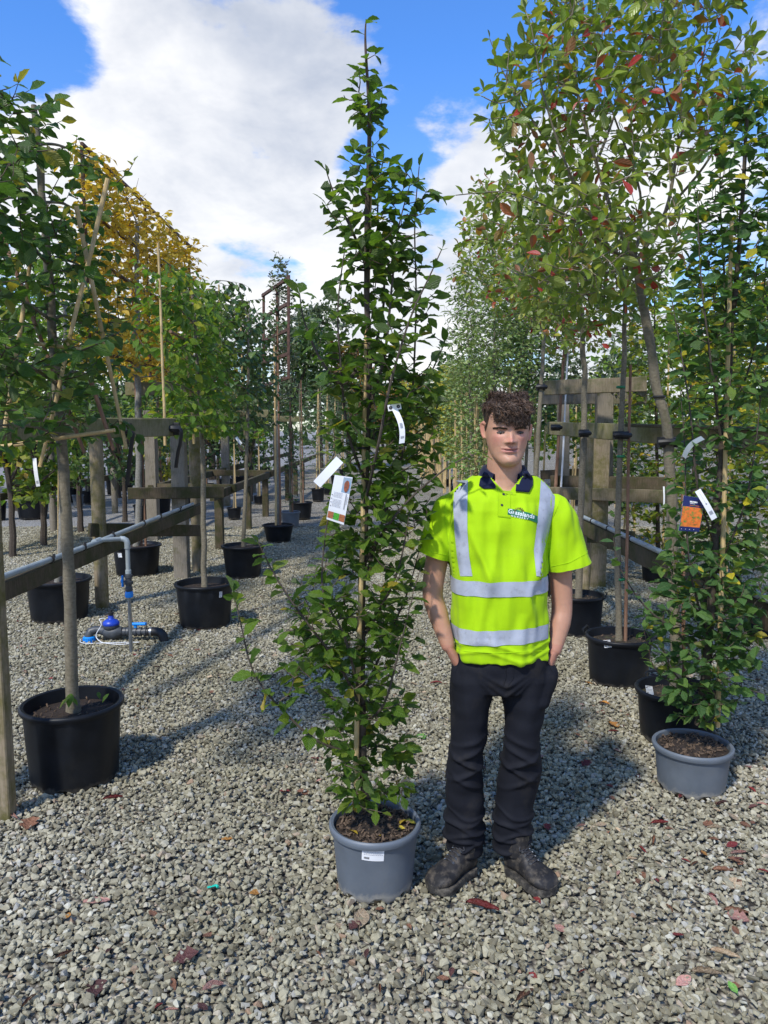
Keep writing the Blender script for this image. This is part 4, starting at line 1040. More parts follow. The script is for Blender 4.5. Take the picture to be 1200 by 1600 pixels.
for k, (pf, e) in enumerate([((497, 784, 22, 17, 763), [(590, 482, 520), (640, 470, 525), (710, 480, 520), (740, 490, 510)]), ((511, 773, 16, 12, 756), [(585, 500, 530), (650, 490, 545), (720, 500, 530)]), ((523, 757, 13, 10, 742), [(590, 510, 550), (660, 505, 555), (715, 515, 540)]), ((535, 745, 11, 8, 733), [(600, 520, 560), (660, 515, 565), (710, 525, 550)]), ((546, 735, 9, 7, 724), [(605, 530, 570), (660, 528, 570), (705, 535, 560)])]):
    row_tree(['dark slim-leaved bush in the nearest of the far left pots', 'second dark slim-leaved bush towards the back of the left row', 'third dark slim-leaved bush behind the front hornbeam', 'slim-leaved bush almost hidden by the front hornbeam', 'farthest slim-leaved bush of the left row'][k], pf, e, 'leaf_dark' if k % 2 else 'leaf_olive', 100, .12+.02*k, 'bamboo', group=GR, tpl=('lance',), canes=2, spacing=.09+.01*k)

# shrubs across the road on the left
LS = 'potted plants across the road on the left'
row_tree('dense dark green bush in a wide black pot across the road at far left', (51, 812, 52, 40, 779), [(655, 25, 95), (700, 18, 98), (740, 22, 90), (780, 28, 80)], 'leaf_lime', 210, .10, cat='potted shrub', group=LS, name='potted_shrub', tpl=('mid',), canes=0, clump=.2, spacing=.06)
row_tree('leggy green shrub in a grey pot right of the dense dark green bush', (82, 799, 24, 19, 777), [(660, 75, 110), (720, 72, 100), (760, 78, 92)], 'leaf_lime', 80, .10, cat='potted shrub', group=LS, name='potted_shrub', tpl=('mid',), canes=0, style='grey')
row_tree('bright green shrub in a grey pot behind the two bamboo canes', (122, 793, 18, 14, 773), [(650, 105, 145), (720, 108, 140), (765, 115, 132)], 'leaf_lime', 90, .11, cat='potted shrub', group=LS, name='potted_shrub', tpl=('mid',), canes=0, style='grey')
row_tree('airy shrub in a labelled black pot beside the round post', (138, 788, 22, 17, 767), [(640, 118, 160), (700, 120, 158), (750, 128, 150)], 'leaf_lime', 90, .11, cat='potted shrub', group=LS, name='potted_shrub', tpl=('mid',), canes=0)
row_tree('black pot with a single orange cane right of the round post', (178, 774, 25, 20, 749), [(600, 165, 195), (640, 165, 200), (690, 170, 190)], 'leaf_dark', 50, .12, 'cane_red', group=LS)
more = [((193, 765, 33, 26, 742), 'black pot standing behind the hanging rubber strap', (560, 180, 215)), ((232, 756, 20, 16, 738), 'black pot just right of the yellow tree trunk', (600, 222, 245)), ((244, 753, 28, 22, 731), 'wide black pot with an orange cane behind the board', (580, 228, 262)), ((264, 748, 14, 11, 729), 'narrow black pot at the right end of the group behind the board', (590, 255, 275))]
for pf, lb, (yt, xl, xr) in more:
    row_tree(lb, pf, [(yt, xl, xr), (yt+40, xl-4, xr+4), (680, xl, xr)], 'leaf_lime' if pf[0] % 2 else 'leaf_dark', 60, .14, 'cane_red', group=LS, canes=2, spacing=.09)
for k, (px, yb, w, lb) in enumerate(((180, 742, 28, 'black pot in the second rank beyond the round post'), (266, 728, 12, 'small far pot with a white label'), (366, 812, 23, 'black pot half hidden under the long rail'), (404, 788, 16, 'black pot under the long rail nearer the trellis tree'), (327, 722, 12, 'far pot between the pleached trees'), (310, 730, 14, 'far black pot left of its neighbour between the pleached trees'), (140, 728, 12, 'tiny far pot beside the hanging strap'), (222, 722, 12, 'tiny far pot left of the orange cane'))):
    row_tree(lb, (px, yb, w, w*.8, yb-w*.85), [(620-3*k, px-w*.8, px+w*.8), (650, px-w, px+w), (690, px-w*.8, px+w*.8)], ['leaf_lime', 'leaf_dark', 'leaf_olive'][k % 3], 40, .16, 'bamboo', group=LS, spacing=.1)

# ranks of alike trees far across the road: one is built, the others are copies with their parts
FARL = 'slim caned tree standing in the far ranks across the road on the left'
FARG = 'slim caned trees in the far ranks across the left road'
proto = row_tree(FARL, (150, 752, 20, 16, 735), [(560, 138, 162), (610, 132, 168), (670, 134, 166), (705, 142, 158)], 'leaf_lime', 90, .15, 'bamboo', group=FARG, canes=2, spacing=.08)
proto2 = row_tree('slim dark caned tree standing in the far ranks across the road', (120, 750, 20, 16, 733), [(570, 108, 132), (620, 102, 138), (680, 106, 136), (710, 112, 128)], 'leaf_dark', 90, .15, 'cane_red', group='slim dark caned trees in the far ranks across the road', canes=2, spacing=.08)
rr_ = np.random.default_rng(88)
for k_, X_ in enumerate((-4.3, -7.2, -9.4, -11.6)):
    for Y_ in np.arange(13.5+.6*k_, 29, 1.75):
        src_ = proto if rr_.random() < .55 else proto2
        o_ = src_.copy(); COL.objects.link(o_); o_.location = (X_+rr_.uniform(-.15, .15), Y_+rr_.uniform(-.2, .2), 0); o_.rotation_euler = (0, 0, rr_.uniform(0, 6.28))
        for ch_ in list(src_.children):
            c_ = ch_.copy(); COL.objects.link(c_); c_.parent = o_
            for g_ in ch_.children:
                d_ = g_.copy(); COL.objects.link(d_); d_.parent = c_
# ---- right side
root, c, h = potted('potted_photinia', 'leaning standard tree with a huge open crown and scattered red leaves', 'potted tree', (1057, 1173, 128, 104, 1074), 'standards with red-flecked oval leaves', style='black', seed=31, fill=.84, soil='moss_soil', chips=60, handles=(R(100), R(-40)), plabel=(R(-152), .30, .05, .045, .2))
Y1 = c.y; r = np.random.default_rng(41); cr = Crown(r)
mb = MB(); C = lumpy_trunk(mb, [Vector((c.x, c.y, .25)), P(1052, 900, Y1), P(1045, 700, Y1), P(1026, 600, Y1), P(1006, 480, Y1), P(992, 405, Y1)], .030, .021, 14, seed=8, amp=.16); mb.build('trunk', M['bark'], root)
cane(root, (c.x+.05, c.y+.02, .2), P(1066, 720, Y1), .012, 'cane_red')
for py in (870, 620): tie(root, P(1052 if py > 700 else 1030, py, Y1), .030, 'green_tie' if py > 700 else 'rubber', .006)
bm_ = MB()
PB = [([(992, 405, 0), (962, 345, -.05), (932, 255, -.10), (903, 150, -.12), (893, 20, -.10), (880, -60, -.1)], .013), ([(993, 410, 0), (1040, 330, .05), (1062, 220, .10), (1095, 110, .12), (1110, 0, .12)], .012),
 ([(992, 415, 0), (950, 385, -.15), (900, 345, -.22), (850, 320, -.28), (790, 300, -.32), (712, 305, -.34)], .009), ([(962, 345, -.05), (900, 290, .1), (840, 200, .15), (790, 120, .15), (765, 60, .14)], .009),
 ([(932, 255, -.1), (960, 180, .12), (985, 90, .2), (1000, -20, .2)], .008), ([(1040, 330, .05), (1100, 260, -.1), (1150, 170, -.16), (1172, 110, -.15)], .008),
 ([(992, 415, 0), (930, 430, -.1), (860, 440, -.2), (800, 420, -.25)], .008), ([(903, 150, -.12), (850, 120, -.2), (790, 160, -.25), (752, 150, -.26)], .006),
 ([(1000, 440, 0), (1040, 420, .2), (1060, 360, .3)], .007), ([(950, 385, -.15), (890, 270, -.3), (850, 150, -.38), (830, 40, -.4)], .008), ([(992, 405, 0), (1000, 300, .3), (950, 150, .4), (940, 30, .4)], .009), ([(1062, 220, .1), (1030, 100, -.2), (1040, 10, -.25)], .007)]
for p, r0 in PB:
    Cc = cr.branch([P(x, y, Y1+d) for x, y, d in p], r0, .0022, 7, mb=bm_, steps=6); cr.leaves(Cc, .075, .035, .55, .05, .7, False)
bm_.build('branches', M['bark'], root)['kind'] = 'stuff'
cr.nodes = [q for q in cr.nodes]
env = [(-90, 850, 1100), (-40, 820, 1140), (0, 795, 1135), (60, 758, 1150), (120, 748, 1178), (180, 752, 1165), (240, 758, 1110), (290, 715, 1090), (330, 720, 1080), (380, 760, 1065), (430, 780, 1050), (470, 840, 1030)]
T = env_points(env, Y1, 1250, .6, r, .34, 2.6, 3)
cr.grow(T, .088, .033, up=.55, rad=.0030, start=.35, droop=.05, tilt=.75, alt=False)
finish(root, cr, 'leaf_photinia', ['oval', 'oval2'], 300, twig='twig_pale')
print('photinia', len(cr.lv[0]))

def standard(label, pf, trunk, env, n, leafm, tpls, lsize, seed, tr, depth=.4, wood='bark', cn=None, potkw={}, singles=0, group='standards with red-flecked oval leaves', clump=.36, cs=2.6, name='potted_photinia', alt=False, spacing=.034, twig='twig_pale', fork=5, droop=.05):
    root, c, h = potted(name, label, 'potted tree', pf, group, seed=seed, **potkw)
    r = np.random.default_rng(seed); cr = Crown(r); mb = MB()
    C = lumpy_trunk(mb, [Vector((c.x, c.y, h*.85))]+[P(x, y, c.y) for x, y in trunk], tr[0], tr[1], 12, seed=seed); mb.build('trunk', M[wood], root)
    top = C[-1]; T = env_points(env, c.y, int(n*2), depth, r, clump, cs, seed)
    bm_ = MB(); ts = T[np.argsort(r.random(len(T)))[:fork]]
    cr.nodes += [tuple(q) for q in C[-4:]]
    for t in ts: cr.branch([top, top.lerp(Vector(t), .5)+Vector((0, 0, .05)), Vector(t)], .008, .003, 6, mb=bm_, steps=5)
    bm_.build('branches', M[wood], root)['kind'] = 'stuff'
    if cn: cane(root, *cn)
    cr.grow(T, lsize, spacing, up=.5, rad=.003, start=.3, droop=droop, tilt=.7, alt=alt, seg=3)
    finish(root, cr, leafm, tpls, singles, twig=twig); print(label[:30], len(cr.lv[0]))
    return root, c, h
root, c, h = standard('straight standard tree in the black pot with two handles at the man\'s right', (967, 1078, 105, 86, 991), [(965, 850), (969, 700), (975, 560), (977, 470)], [(330, 830, 1010), (390, 780, 1020), (450, 790, 1010), (510, 880, 1000)], 190, 'leaf_photinia', ['oval', 'oval2'], .082, 43, (.022, .014), .4, cn=None, potkw=dict(style='black', fill=.86, chips=70, soil='moss_soil', handles=(R(150), R(-35)), plabel=(R(-128), .30, .05, .05, .25)))
cane(root, (c.x+.035, c.y-.02, .25), P(985, 570, c.y), .012, 'cane_red')
for py in (605, 713, 905): tie(root, P(970, py, c.y), .026, 'green_tie', .008)
standard('standard tree with a slightly bent trunk in the pot beside the man\'s elbow', (904, 998, 80, 66, 928), [(906, 830), (912, 690), (913, 600), (909, 500), (907, 475)], [(380, 790, 960), (430, 760, 970), (480, 800, 970), (545, 860, 950)], 170, 'leaf_photinia', ['oval', 'oval2'], .082, 47, (.030, .017), .45, potkw=dict(style='black', fill=.9, chips=50, soil='moss_soil', handles=(R(-20),)))
root, c, h = standard('standard tree whose pale trunk rises from behind the man', (835, 935, 72, 58, 880), [(836, 780), (840, 700), (846, 600), (850, 520)], [(280, 725, 800), (340, 720, 880), (400, 700, 890), (460, 720, 890), (505, 790, 890)], 280, 'leaf_photinia', ['oval', 'mid'], .082, 53, (.030, .018), .6, potkw=dict(style='black', chips=10))
root, c, h = standard('thin tree on two reddish canes just right of the man', (866, 912, 60, 48, 866), [(868, 760), (876, 640), (883, 560)], [(470, 840, 900), (510, 850, 910), (560, 865, 900)], 50, 'leaf_photinia', ['oval', 'mid'], .082, 59, (.012, .009), .3, potkw=dict(style='black', chips=10), fork=3)
cane(root, (c.x-.05, c.y-.05, .2), P(882, 545, c.y), .020, 'cane_red'); cane(root, (c.x+.02, c.y-.05, .2), P(888, 540, c.y), .012, 'white')

# hornbeam in the front right grey pot
root, c, h = potted('potted_hornbeam', 'bushy hornbeam with blue-green leaves in the grey pot at front right', 'potted tree', (1081, 1251, 121, 98, 1160), style='grey', seed=61, fill=.93, chips=200)
Y2 = c.y; r = np.random.default_rng(63); cr = Crown(r)
tp = [Vector((c.x+.03, c.y, .3)), P(1108, 1000, Y2), P(1116, 850, Y2), P(1128, 700, Y2), P(1140, 560, Y2), P(1155, 380, Y2), P(1168, 180, Y2)]
mb = MB(); C = lumpy_trunk(mb, tp, .022, .007, 12, seed=13); mb.build('trunk', M['bark_dark'], root); cr.nodes += [tuple(q) for q in C if q.z > .45]
cane(root, Vector((c.x+.10, c.y-.03, .3)), P(1143, 346, Y2-.03), .012)
for py in (890, 650): tie(root, P(1114 if py > 800 else 1132, py, Y2), .028, 'rubber', .004)
bmb = MB()
for p in [[(1108, 1000, 0), (1080, 900, -.1), (1072, 800, -.12), (1070, 700, -.12), (1062, 600, -.1)], [(1116, 850, 0), (1090, 760, -.12), (1078, 640, -.14), (1062, 540, -.12), (1050, 470, -.1)], [(1116, 900, 0), (1160, 800, -.08), (1180, 700, -.1), (1190, 600, -.1)], [(1128, 700, 0), (1110, 560, -.1), (1095, 430, -.12), (1090, 320, -.1)], [(1130, 680, 0), (1175, 560, .08), (1195, 440, .1), (1200, 300, .1)], [(1106, 1050, 0), (1060, 990, -.1), (1010, 950, -.12), (970, 890, -.1), (958, 840, -.08)], [(1106, 1040, 0), (1150, 980, -.1), (1190, 930, -.1)], [(1106, 1080, 0), (1060, 1060, -.08), (1035, 1010, -.1)], [(1140, 560, 0), (1130, 400, .1), (1125, 280, .12), (1135, 180, .1)], [(1106, 1085, 0), (1150, 1075, -.06), (1195, 1085, -.1)]]:
    Cc = cr.branch([P(x, y, Y2+d) for x, y, d in p], .0062, .0016, 6, mb=bmb, steps=6); cr.leaves(Cc, .072, .038, .12, .2, .5)
bmb.build('branches', M['bark_dark'], root)['kind'] = 'stuff'
env = [(130, 1140, 1215), (200, 1115, 1220), (300, 1085, 1230), (380, 1065, 1230), (450, 1055, 1225), (550, 1055, 1220), (650, 1062, 1205), (750, 1050, 1200), (830, 1050, 1195), (900, 1025, 1200), (960, 1005, 1190), (1030, 1015, 1180), (1075, 1035, 1160), (1125, 1040, 1120)]
T = env_points(env, Y2, 880, -.8, r, .30, 3.6, 9)
cr.grow(T, .074, .030, up=.8, rad=.0028, start=.15, droop=.25, tilt=.5)
T = env_points([(860, 1020, 1200), (960, 1005, 1190), (1040, 1020, 1175), (1120, 1040, 1130)], Y2, 170, -.8, r, .2, 4.0, 5)
cr.grow(T, .074, .032, up=.6, rad=.0024, start=.15, droop=.25, tilt=.5)
cr.twig.build('twigs', M['twig'], root)['kind'] = 'stuff'
put_leaves(root, cr.lv, HBT, M['leaf_right'], 300); print('right hornbeam', len(cr.lv[0]))

# beech wall beyond the right beam
BG = 'turning beech trees behind the right rail'
row_tree('yellow-green beech in the black pot seen under the right rail', (1028, 913, 54, 44, 868), [(440, 985, 1060), (520, 960, 1075), (640, 955, 1080), (760, 960, 1080), (850, 975, 1075)], 'leaf_beech', 330, .085, group=BG, tpl=('mid',), clump=.25, wood='bark_dark', name='potted_beech', spacing=.05)
row_tree('yellow-green beech mostly hidden by the bushy hornbeam', (1125, 950, 62, 50, 900), [(400, 1060, 1170), (520, 1050, 1185), (680, 1050, 1190), (860, 1060, 1180)], 'leaf_beech', 380, .085, group=BG, tpl=('mid',), clump=.22, wood='bark_dark', name='potted_beech', spacing=.05)
row_tree('yellow-green beech at the right edge of the picture with its pot under the rail', (1205, 1003, 92, 74, 938), [(420, 1150, 1250), (560, 1140, 1270), (760, 1140, 1270), (890, 1150, 1260)], 'leaf_beech', 380, .08, group=BG, tpl=('mid',), clump=.22, wood='bark_dark', name='potted_beech', spacing=.05)

# row that runs back on the right: variegated, cut-leaved and yellow trees on bunches of canes
def caned(label, px, yb, w, crown, leafm, n, lsize, ncanes, tpl=('far',), group='caned trees in the right row', ztop_c=2.5, spacing=.07, clump=.34, depth=-.9, cw=1.0):
    c, rt, rb, h = potfit(px, yb, w, w*.8, yb-w*.8)
    root = row_tree(label, (px, yb, w, w*.8, yb-w*.8), crown, leafm, n, lsize, group=group, tpl=tpl, canes=0, clump=clump, spacing=spacing, depth=depth, name='potted_tree')
    r = np.random.default_rng(px)
    for k in range(ncanes):
        x = c.x+r.uniform(-.30, .30)*cw; y = c.y+r.uniform(-.6, .6)*cw
        cane(root, (x, y, .05), (x+r.uniform(-.06, .06), y+r.uniform(-.1, .1), ztop_c+r.uniform(-.3, .2)), .010+.0006*c.y, 'bamboo', seg=5)
    return root
caned('large variegated tree on many pale canes left of the man\'s head', 772, 868, 46, [(400, 745, 800), (450, 715, 850), (520, 705, 865), (580, 705, 860), (640, 705, 850), (700, 705, 820), (750, 720, 800)], 'leaf_varieg', 900, .085, 16, clump=.26, ztop_c=2.15, depth=.7)
caned('dark glossy tree behind the variegated tree above the man', 818, 850, 40, [(400, 790, 880), (460, 775, 890), (540, 770, 880), (600, 790, 880), (660, 800, 870)], 'leaf_dark', 420, .11, 4, ('mid',), clump=.2, depth=.7)
caned('fresh green cut-leaved tree with a feathery top left of the tall crown', 740, 840, 34, [(400, 715, 740), (430, 700, 760), (480, 692, 790), (540, 700, 800), (600, 705, 790)], 'leaf_maple', 330, .13, 6, ('lance',), clump=.3, ztop_c=2.1, depth=.9)
caned('pale variegated bush low on canes behind the man\'s shoulder', 745, 815, 28, [(560, 690, 780), (620, 685, 790), (690, 685, 790), (745, 700, 780)], 'leaf_varieg', 700, .10, 20, clump=.3, ztop_c=2.2, depth=1.0)
caned('lime-yellow tree between the front hornbeam and the variegated trees', 712, 775, 18, [(570, 690, 720), (600, 680, 730), (660, 690, 722), (715, 695, 715)], 'leaf_lemon', 420, .16, 8, clump=.3, ztop_c=1.9, spacing=.12, depth=1.0)
caned('second lime-yellow tree farther down the right row', 700, 760, 15, [(580, 672, 710), (620, 676, 712), (690, 688, 712)], 'leaf_lemon', 180, .2, 10, clump=.3, ztop_c=1.9, spacing=.14, depth=1.2)
caned('bundle of bare pale canes at the far end of the right row', 680, 750, 13, [(600, 660, 690), (640, 665, 695)], 'leaf_olive', 70, .2, 26, clump=.35, ztop_c=1.9, spacing=.16, cw=1.6, depth=1.2)
for k, (px, yb) in enumerate(((668, 738), (655, 726), (645, 716))):
    caned(['grey-green bush beyond the bare canes', 'small far bush on the right of the path', 'farthest bush on the right of the path'][k], px, yb, 9-k, [(610-4*k, px-16, px+14), (660, px-18, px+14), (700, px-12, px+10)], ['leaf_olive', 'leaf_rust', 'leaf_dark'][k], 90, .24, 6, clump=.35, ztop_c=1.8, spacing=.2)
# right, beyond the frame
caned('green bush behind the grey frame right of the man', 905, 850, 40, [(640, 875, 950), (700, 868, 960), (770, 880, 950)], 'leaf_beech', 160, .11, 10, group='bushes behind the right frame', ztop_c=1.3)
caned('shady bush behind the lower boards of the grey frame', 960, 860, 40, [(650, 940, 1010), (720, 935, 1020), (800, 945, 1010)], 'leaf_dark', 200, .12, 4, group='bushes behind the right frame', ztop_c=1.5)
caned('grey-leaved tree whose top shows over the grey frame', 905, 790, 22, [(550, 870, 910), (580, 862, 925), (640, 865, 930)], 'leaf_olive', 150, .15, 3, group='bushes behind the right frame', ztop_c=2.5)
caned('twiggy grey-green tree over the frame farther right', 975, 800, 24, [(520, 940, 1020), (570, 930, 1030), (650, 935, 1030)], 'leaf_olive', 200, .15, 3, group='bushes behind the right frame', ztop_c=2.5)

# ---- more rows behind on the left (seen through the frames), and the tree line
def far_tree(label, x, y, hgt, wid, leafm, n, lsize, seed, trunk_h=.25, group='trees along the back of the nursery', cat='tree', clump=.38):
    root = thing('broadleaf_tree', label, cat, (x, y, 0), group); r = np.random.default_rng(seed)
    mb = MB(); top = Vector((x+r.uniform(-.3, .3), y, hgt*.8)); C = lumpy_trunk(mb, [Vector((x, y, -.05)), Vector((x, y, hgt*.4)), top], .03*hgt*.7, .02, 8, seed=seed)
    cl = [(r.uniform(-1, 1)*wid*.32, r.uniform(-1, 1)*wid*.32, hgt*(trunk_h+.12+(.85-trunk_h)*r.random()), r.uniform(.22, .42)) for _ in range(16)]
    for q in cl[:8]: mb.tube([C[len(C)//2], Vector((x+q[0]*.5, y+q[1]*.5, q[2]*.8)), Vector((x+q[0], y+q[1], q[2]))], [.03*hgt*.3, .03, .01], 5)
    mb.build('trunk', M['bark_dark'], root)
    pos = []
    while len(pos) < n:
        q = cl[r.integers(16)]; v = r.normal(size=3); v /= np.linalg.norm(v); rr = q[3]*wid*.5*r.random()**.4
        tap = max(.45, 1.15-abs(q[2]/hgt-.5))
        p = (x+(q[0]+v[0]*rr)*tap, y+(q[1]+v[1]*rr)*tap, q[2]+v[2]*rr*1.1)
        if p[2] < hgt*trunk_h*.8: continue
        if noise.noise(Vector(p)*(2.2/wid*3))*.5+.5 < clump*r.uniform(.7, 1.3): continue
        pos.append(p)
    pos = np.array(pos); put_leaves(root, (pos, r.normal(size=(n, 3)), r.normal(size=(n, 3))+np.array((0, 0, .8)), lsize*r.uniform(.6, 1.2, n)), ['far'], M[leafm], name='crown')
    return root
FT = [('yellow-green tree behind the left pleached crown', P(20, 671, 16).x, 16, 5.2, 3.6, 'leaf_lime', 2600, .16), ('pale yellow tree at the far left edge behind the canes', P(-60, 671, 20).x, 20, 6.2, 4, 'leaf_beech', 2400, .18),
 ('dark evergreen behind the yellow autumn tree', P(180, 671, 19).x, 19, 4.4, 4.2, 'leaf_dark', 2400, .18), ('green tree behind the gap left of the trellis', P(330, 671, 26).x, 26, 6.4, 4.2, 'leaf_olive', 2400, .22),
 ('reddish shrubby tree between the green pleached trees', P(352, 671, 24).x, 24, 4.0, 2.6, 'leaf_rust', 1200, .18), ('dark green tree behind the rusty trellis', P(455, 671, 30).x, 30, 6.0, 5, 'leaf_dark', 2600, .24),
 ('grey-green tree right of the rusty trellis', P(500, 671, 34).x, 34, 6.8, 5, 'leaf_olive', 2400, .26), ('rusty orange tree just left of the front hornbeam\'s trunk', P(545, 671, 34).x, 34, 5.6, 2.8, 'leaf_rust', 1600, .24),
 ('far lemon tree at the end of the path', P(655, 671, 44).x, 44, 4.4, 4, 'leaf_lemon', 1200, .3), ('far orange tree at the end of the path', P(625, 671, 48).x, 48, 4.6, 4, 'leaf_rust', 1200, .3),
 ('far dark tree closing the path', P(598, 671, 55).x, 55, 5.6, 6, 'leaf_dark', 1600, .4), ('far dark tree left of the path end', P(555, 671, 52).x, 52, 5.2, 7, 'leaf_dark', 1600, .4),
 ('tall dark tree behind the right row', P(760, 671, 22).x, 22, 4.8, 4.5, 'leaf_dark', 2600, .2), ('wide green tree beyond the right frames', P(930, 671, 24).x, 24, 3.6, 5, 'leaf_lime', 2400, .22), ('green tree beyond the turning beeches', P(1090, 671, 18).x, 18, 5.0, 5.5, 'leaf_lime', 2800, .2), ('tall green tree beyond the right edge', P(1240, 671, 20).x, 20, 5.5, 6, 'leaf_beech', 2600, .22)]
for k, (lb, x, y, hg, wd, lm, n, ls) in enumerate(FT): far_tree(lb, x, y, hg, wd, lm, n, ls, 300+k)
# mid hedge rows left
for k, (px, Y, hg, wd, lm) in enumerate(((60, 11, 2.5, 1.6, 'leaf_lime'), (120, 12.5, 2.6, 1.6, 'leaf_dark'), (190, 14, 2.4, 1.8, 'leaf_dark'), (240, 15.5, 2.4, 1.6, 'leaf_lemon'), (290, 17, 2.5, 1.8, 'leaf_dark'), (340, 19, 2.5, 1.7, 'leaf_lime'), (390, 18, 2.3, 1.6, 'leaf_dark'), (10, 10, 2.4, 1.7, 'leaf_beech'))):
    far_tree(['lime-green shrub tree across the road behind the white label', 'dark shrub tree across the road left of the round post', 'dark shrub tree beyond the hanging straps', 'lemon-leaved shrub seen through the frame of posts', 'dark shrub tree behind the square post', 'lime shrub tree between the two round trunks', 'dark shrub tree left of the small trellis pot', 'turning shrub tree at the far left edge across the road'][k], P(px, 671, Y).x, Y, hg, wd, lm, 900, .12, 400+k, .2, group='shrub trees across the left road')
# distant wooded skyline: one mass
r = np.random.default_rng(900); n = 9000
xs_ = r.uniform(-75, 75, n); hz = np.array([4.0+1.6*noise.noise(Vector((x*.13, 3, 0)))+.9*noise.noise(Vector((x*.5, 9, 0))) for x in xs_]); zs_ = hz*r.random(n)**.7
wo = thing('far_wood', 'far-off belt of green trees along the horizon', 'wood', (0, 70, 0))
pos = np.stack([xs_, 70+r.normal(0, 2, n), zs_], 1)
me = leaf_mesh('far_wood', pos, r.normal(size=(n, 3)), r.normal(size=(n, 3)), r.uniform(.5, 1.0, n), 'far', M['leaf_dark'], (0, 0, 0))
bpy.data.objects.remove(wo); wo = bpy.data.objects.new('far_wood', me); COL.objects.link(wo); tag(wo, 'far-off belt of green trees along the horizon', 'wood', kind='stuff')

# ------------------------------------------------------------------ the man
def skin_mat():
    m, t, bs = newmat('skin')
    at = nd(t, 'ShaderNodeAttribute'); at.attribute_name = 'tone'
    f = noi(t, 60, 4)
    c = mixc(t, .12, at.outputs['Color'], ramp(t, f, [(.3, (.35, .2, .15)), (.7, (.7, .5, .4))]), 'OVERLAY')
    t.links.new(c, bs.inputs['Base Color']); bs.inputs['Roughness'].default_value = .5; bs.inputs['Specular IOR Level'].default_value = .35
    bs.inputs['Subsurface Weight'].default_value = .12; bs.inputs['Subsurface Radius'].default_value = (.012, .004, .002)
    bump(t, bs, noi(t, 240, 3), .12, .001); return m
def cloth(name, col, rough=.8, weave=900, bs_=.25, var=.08, dirt=None, scale=6, sheen=.15, lo=.55):
    m, t, b = newmat(name); f = noi(t, scale, 6, .6)
    c = ramp(t, f, [(.3, tuple(x*(1-var) for x in col)), (.7, tuple(x*(1+var) for x in col))])
    if dirt:
        mr = nd(t, 'ShaderNodeMapRange'); t.links.new(noi(t, scale*1.7, 8, .7), mr.inputs[0]); mr.inputs[1].default_value = lo; mr.inputs[2].default_value = lo+.2; mr.inputs[4].default_value = dirt[1]
        c = mixc(t, mr.outputs[0], c, dirt[0])
    t.links.new(c, b.inputs['Base Color']); b.inputs['Roughness'].default_value = rough; b.inputs['Specular IOR Level'].default_value = .2
    b.inputs['Sheen Weight'].default_value = sheen
    bump(t, b, noi(t, weave, 2), bs_, .001); return m
M['skin'] = skin_mat()
M['hivis'] = cloth('high_visibility_cloth', (.375, .62, .004), .78, 500, .2, .05, ((.33, .50, .03), .35), 9, .05)
M['navy'] = cloth('navy_knit', (.006, .010, .035), .85, 500, .4)
M['trouser'] = cloth('black_work_cloth', (.0095, .0105, .0155), .78, 700, .3, .25, ((.045, .038, .03), .45), 4, .0)
M['reflect'] = cloth('silver_reflective_tape', (.40, .43, .50), .42, 300, .35, .10, ((.20, .20, .22), .7), 26, 0)
M['boot'] = cloth('scuffed_black_leather', (.024, .023, .024), .5, 120, .5, .35, ((.15, .125, .095), .7), 18, 0, .48)
M['sole'] = cloth('dusty_rubber_sole', (.035, .033, .031), .8, 90, .5, .3, ((.17, .15, .12), .8), 20, 0, .44)
M['hair'] = simple('brown_hair', (.040, .022, .013), .62, .5, 60, .2)
M['hair2'] = simple('lighter_brown_hair', (.105, .060, .035), .58, .4, 60, .2)
M['eye_white'] = simple('eye_white', (.17, .145, .13), .3, .05, 5, 0)
M['iris'] = simple('dark_iris', (.035, .03, .022), .2, .1, 5, 0)
M['logo_green'] = simple('logo_green', (.008, .16, .075), .6, .1, 5, 0)
M['logo_white'] = simple('logo_white', (.70, .78, .78), .6, .05, 5, 0)
M['logo_brown'] = simple('logo_brown', (.16, .10, .02), .6, .1, 5, 0)
PY = 2.68
man = thing('person', 'young man with curly brown hair in a lime high-visibility polo shirt, hands in his pockets', 'person', (P(790, 700, PY).x, PY, 0))
MO = wloc(man)

def loft(mb, rings, seg=40, ex=.9):
    """rings: (centre, half width, front depth, back depth)"""
    V = []; an = np.arange(seg)*2*np.pi/seg; n = len(rings)
    for c, w, f, b in rings:
        for a in an:
            ca, sa = math.cos(a), math.sin(a)
            x = math.copysign(abs(ca)**ex, ca)*w; y = math.copysign(abs(sa)**ex, sa)*(b if sa > 0 else f)
            V.append((c[0]+x, c[1]+y, c[2]))
    ii = np.arange(n-1)[:, None]*seg; jj = np.arange(seg)[None]; j2 = (jj+1) % seg
    base = mb.n; mb.add(V, [np.stack([ii+jj, ii+j2, ii+seg+j2, ii+seg+jj], -1).reshape(-1, 4)])
    mb.F.append(np.array([[base+j for j in range(seg-1, -1, -1)], [base+(n-1)*seg+j for j in range(seg)]]))
def ptube(mb, pts, rad, seg=18, ell=None, steps=6):
    C = smooth_path([Vector(p) for p in pts], steps); k = np.linspace(0, len(rad)-1, len(C)); rr = np.interp(k, range(len(rad)), rad)
    # rounded ends
    a, b = C[0], C[-1]; ta = (C[0]-C[1]).normalized(); tb = (C[-1]-C[-2]).normalized()
    C = [a+ta*rr[0]*.6, a+ta*rr[0]*.35] + C + [b+tb*rr[-1]*.35, b+tb*rr[-1]*.6]; rr = np.concatenate(([rr[0]*.35, rr[0]*.8], rr, [rr[-1]*.8, rr[-1]*.35]))
    mb.tube(C, list(rr), seg, ell=ell)
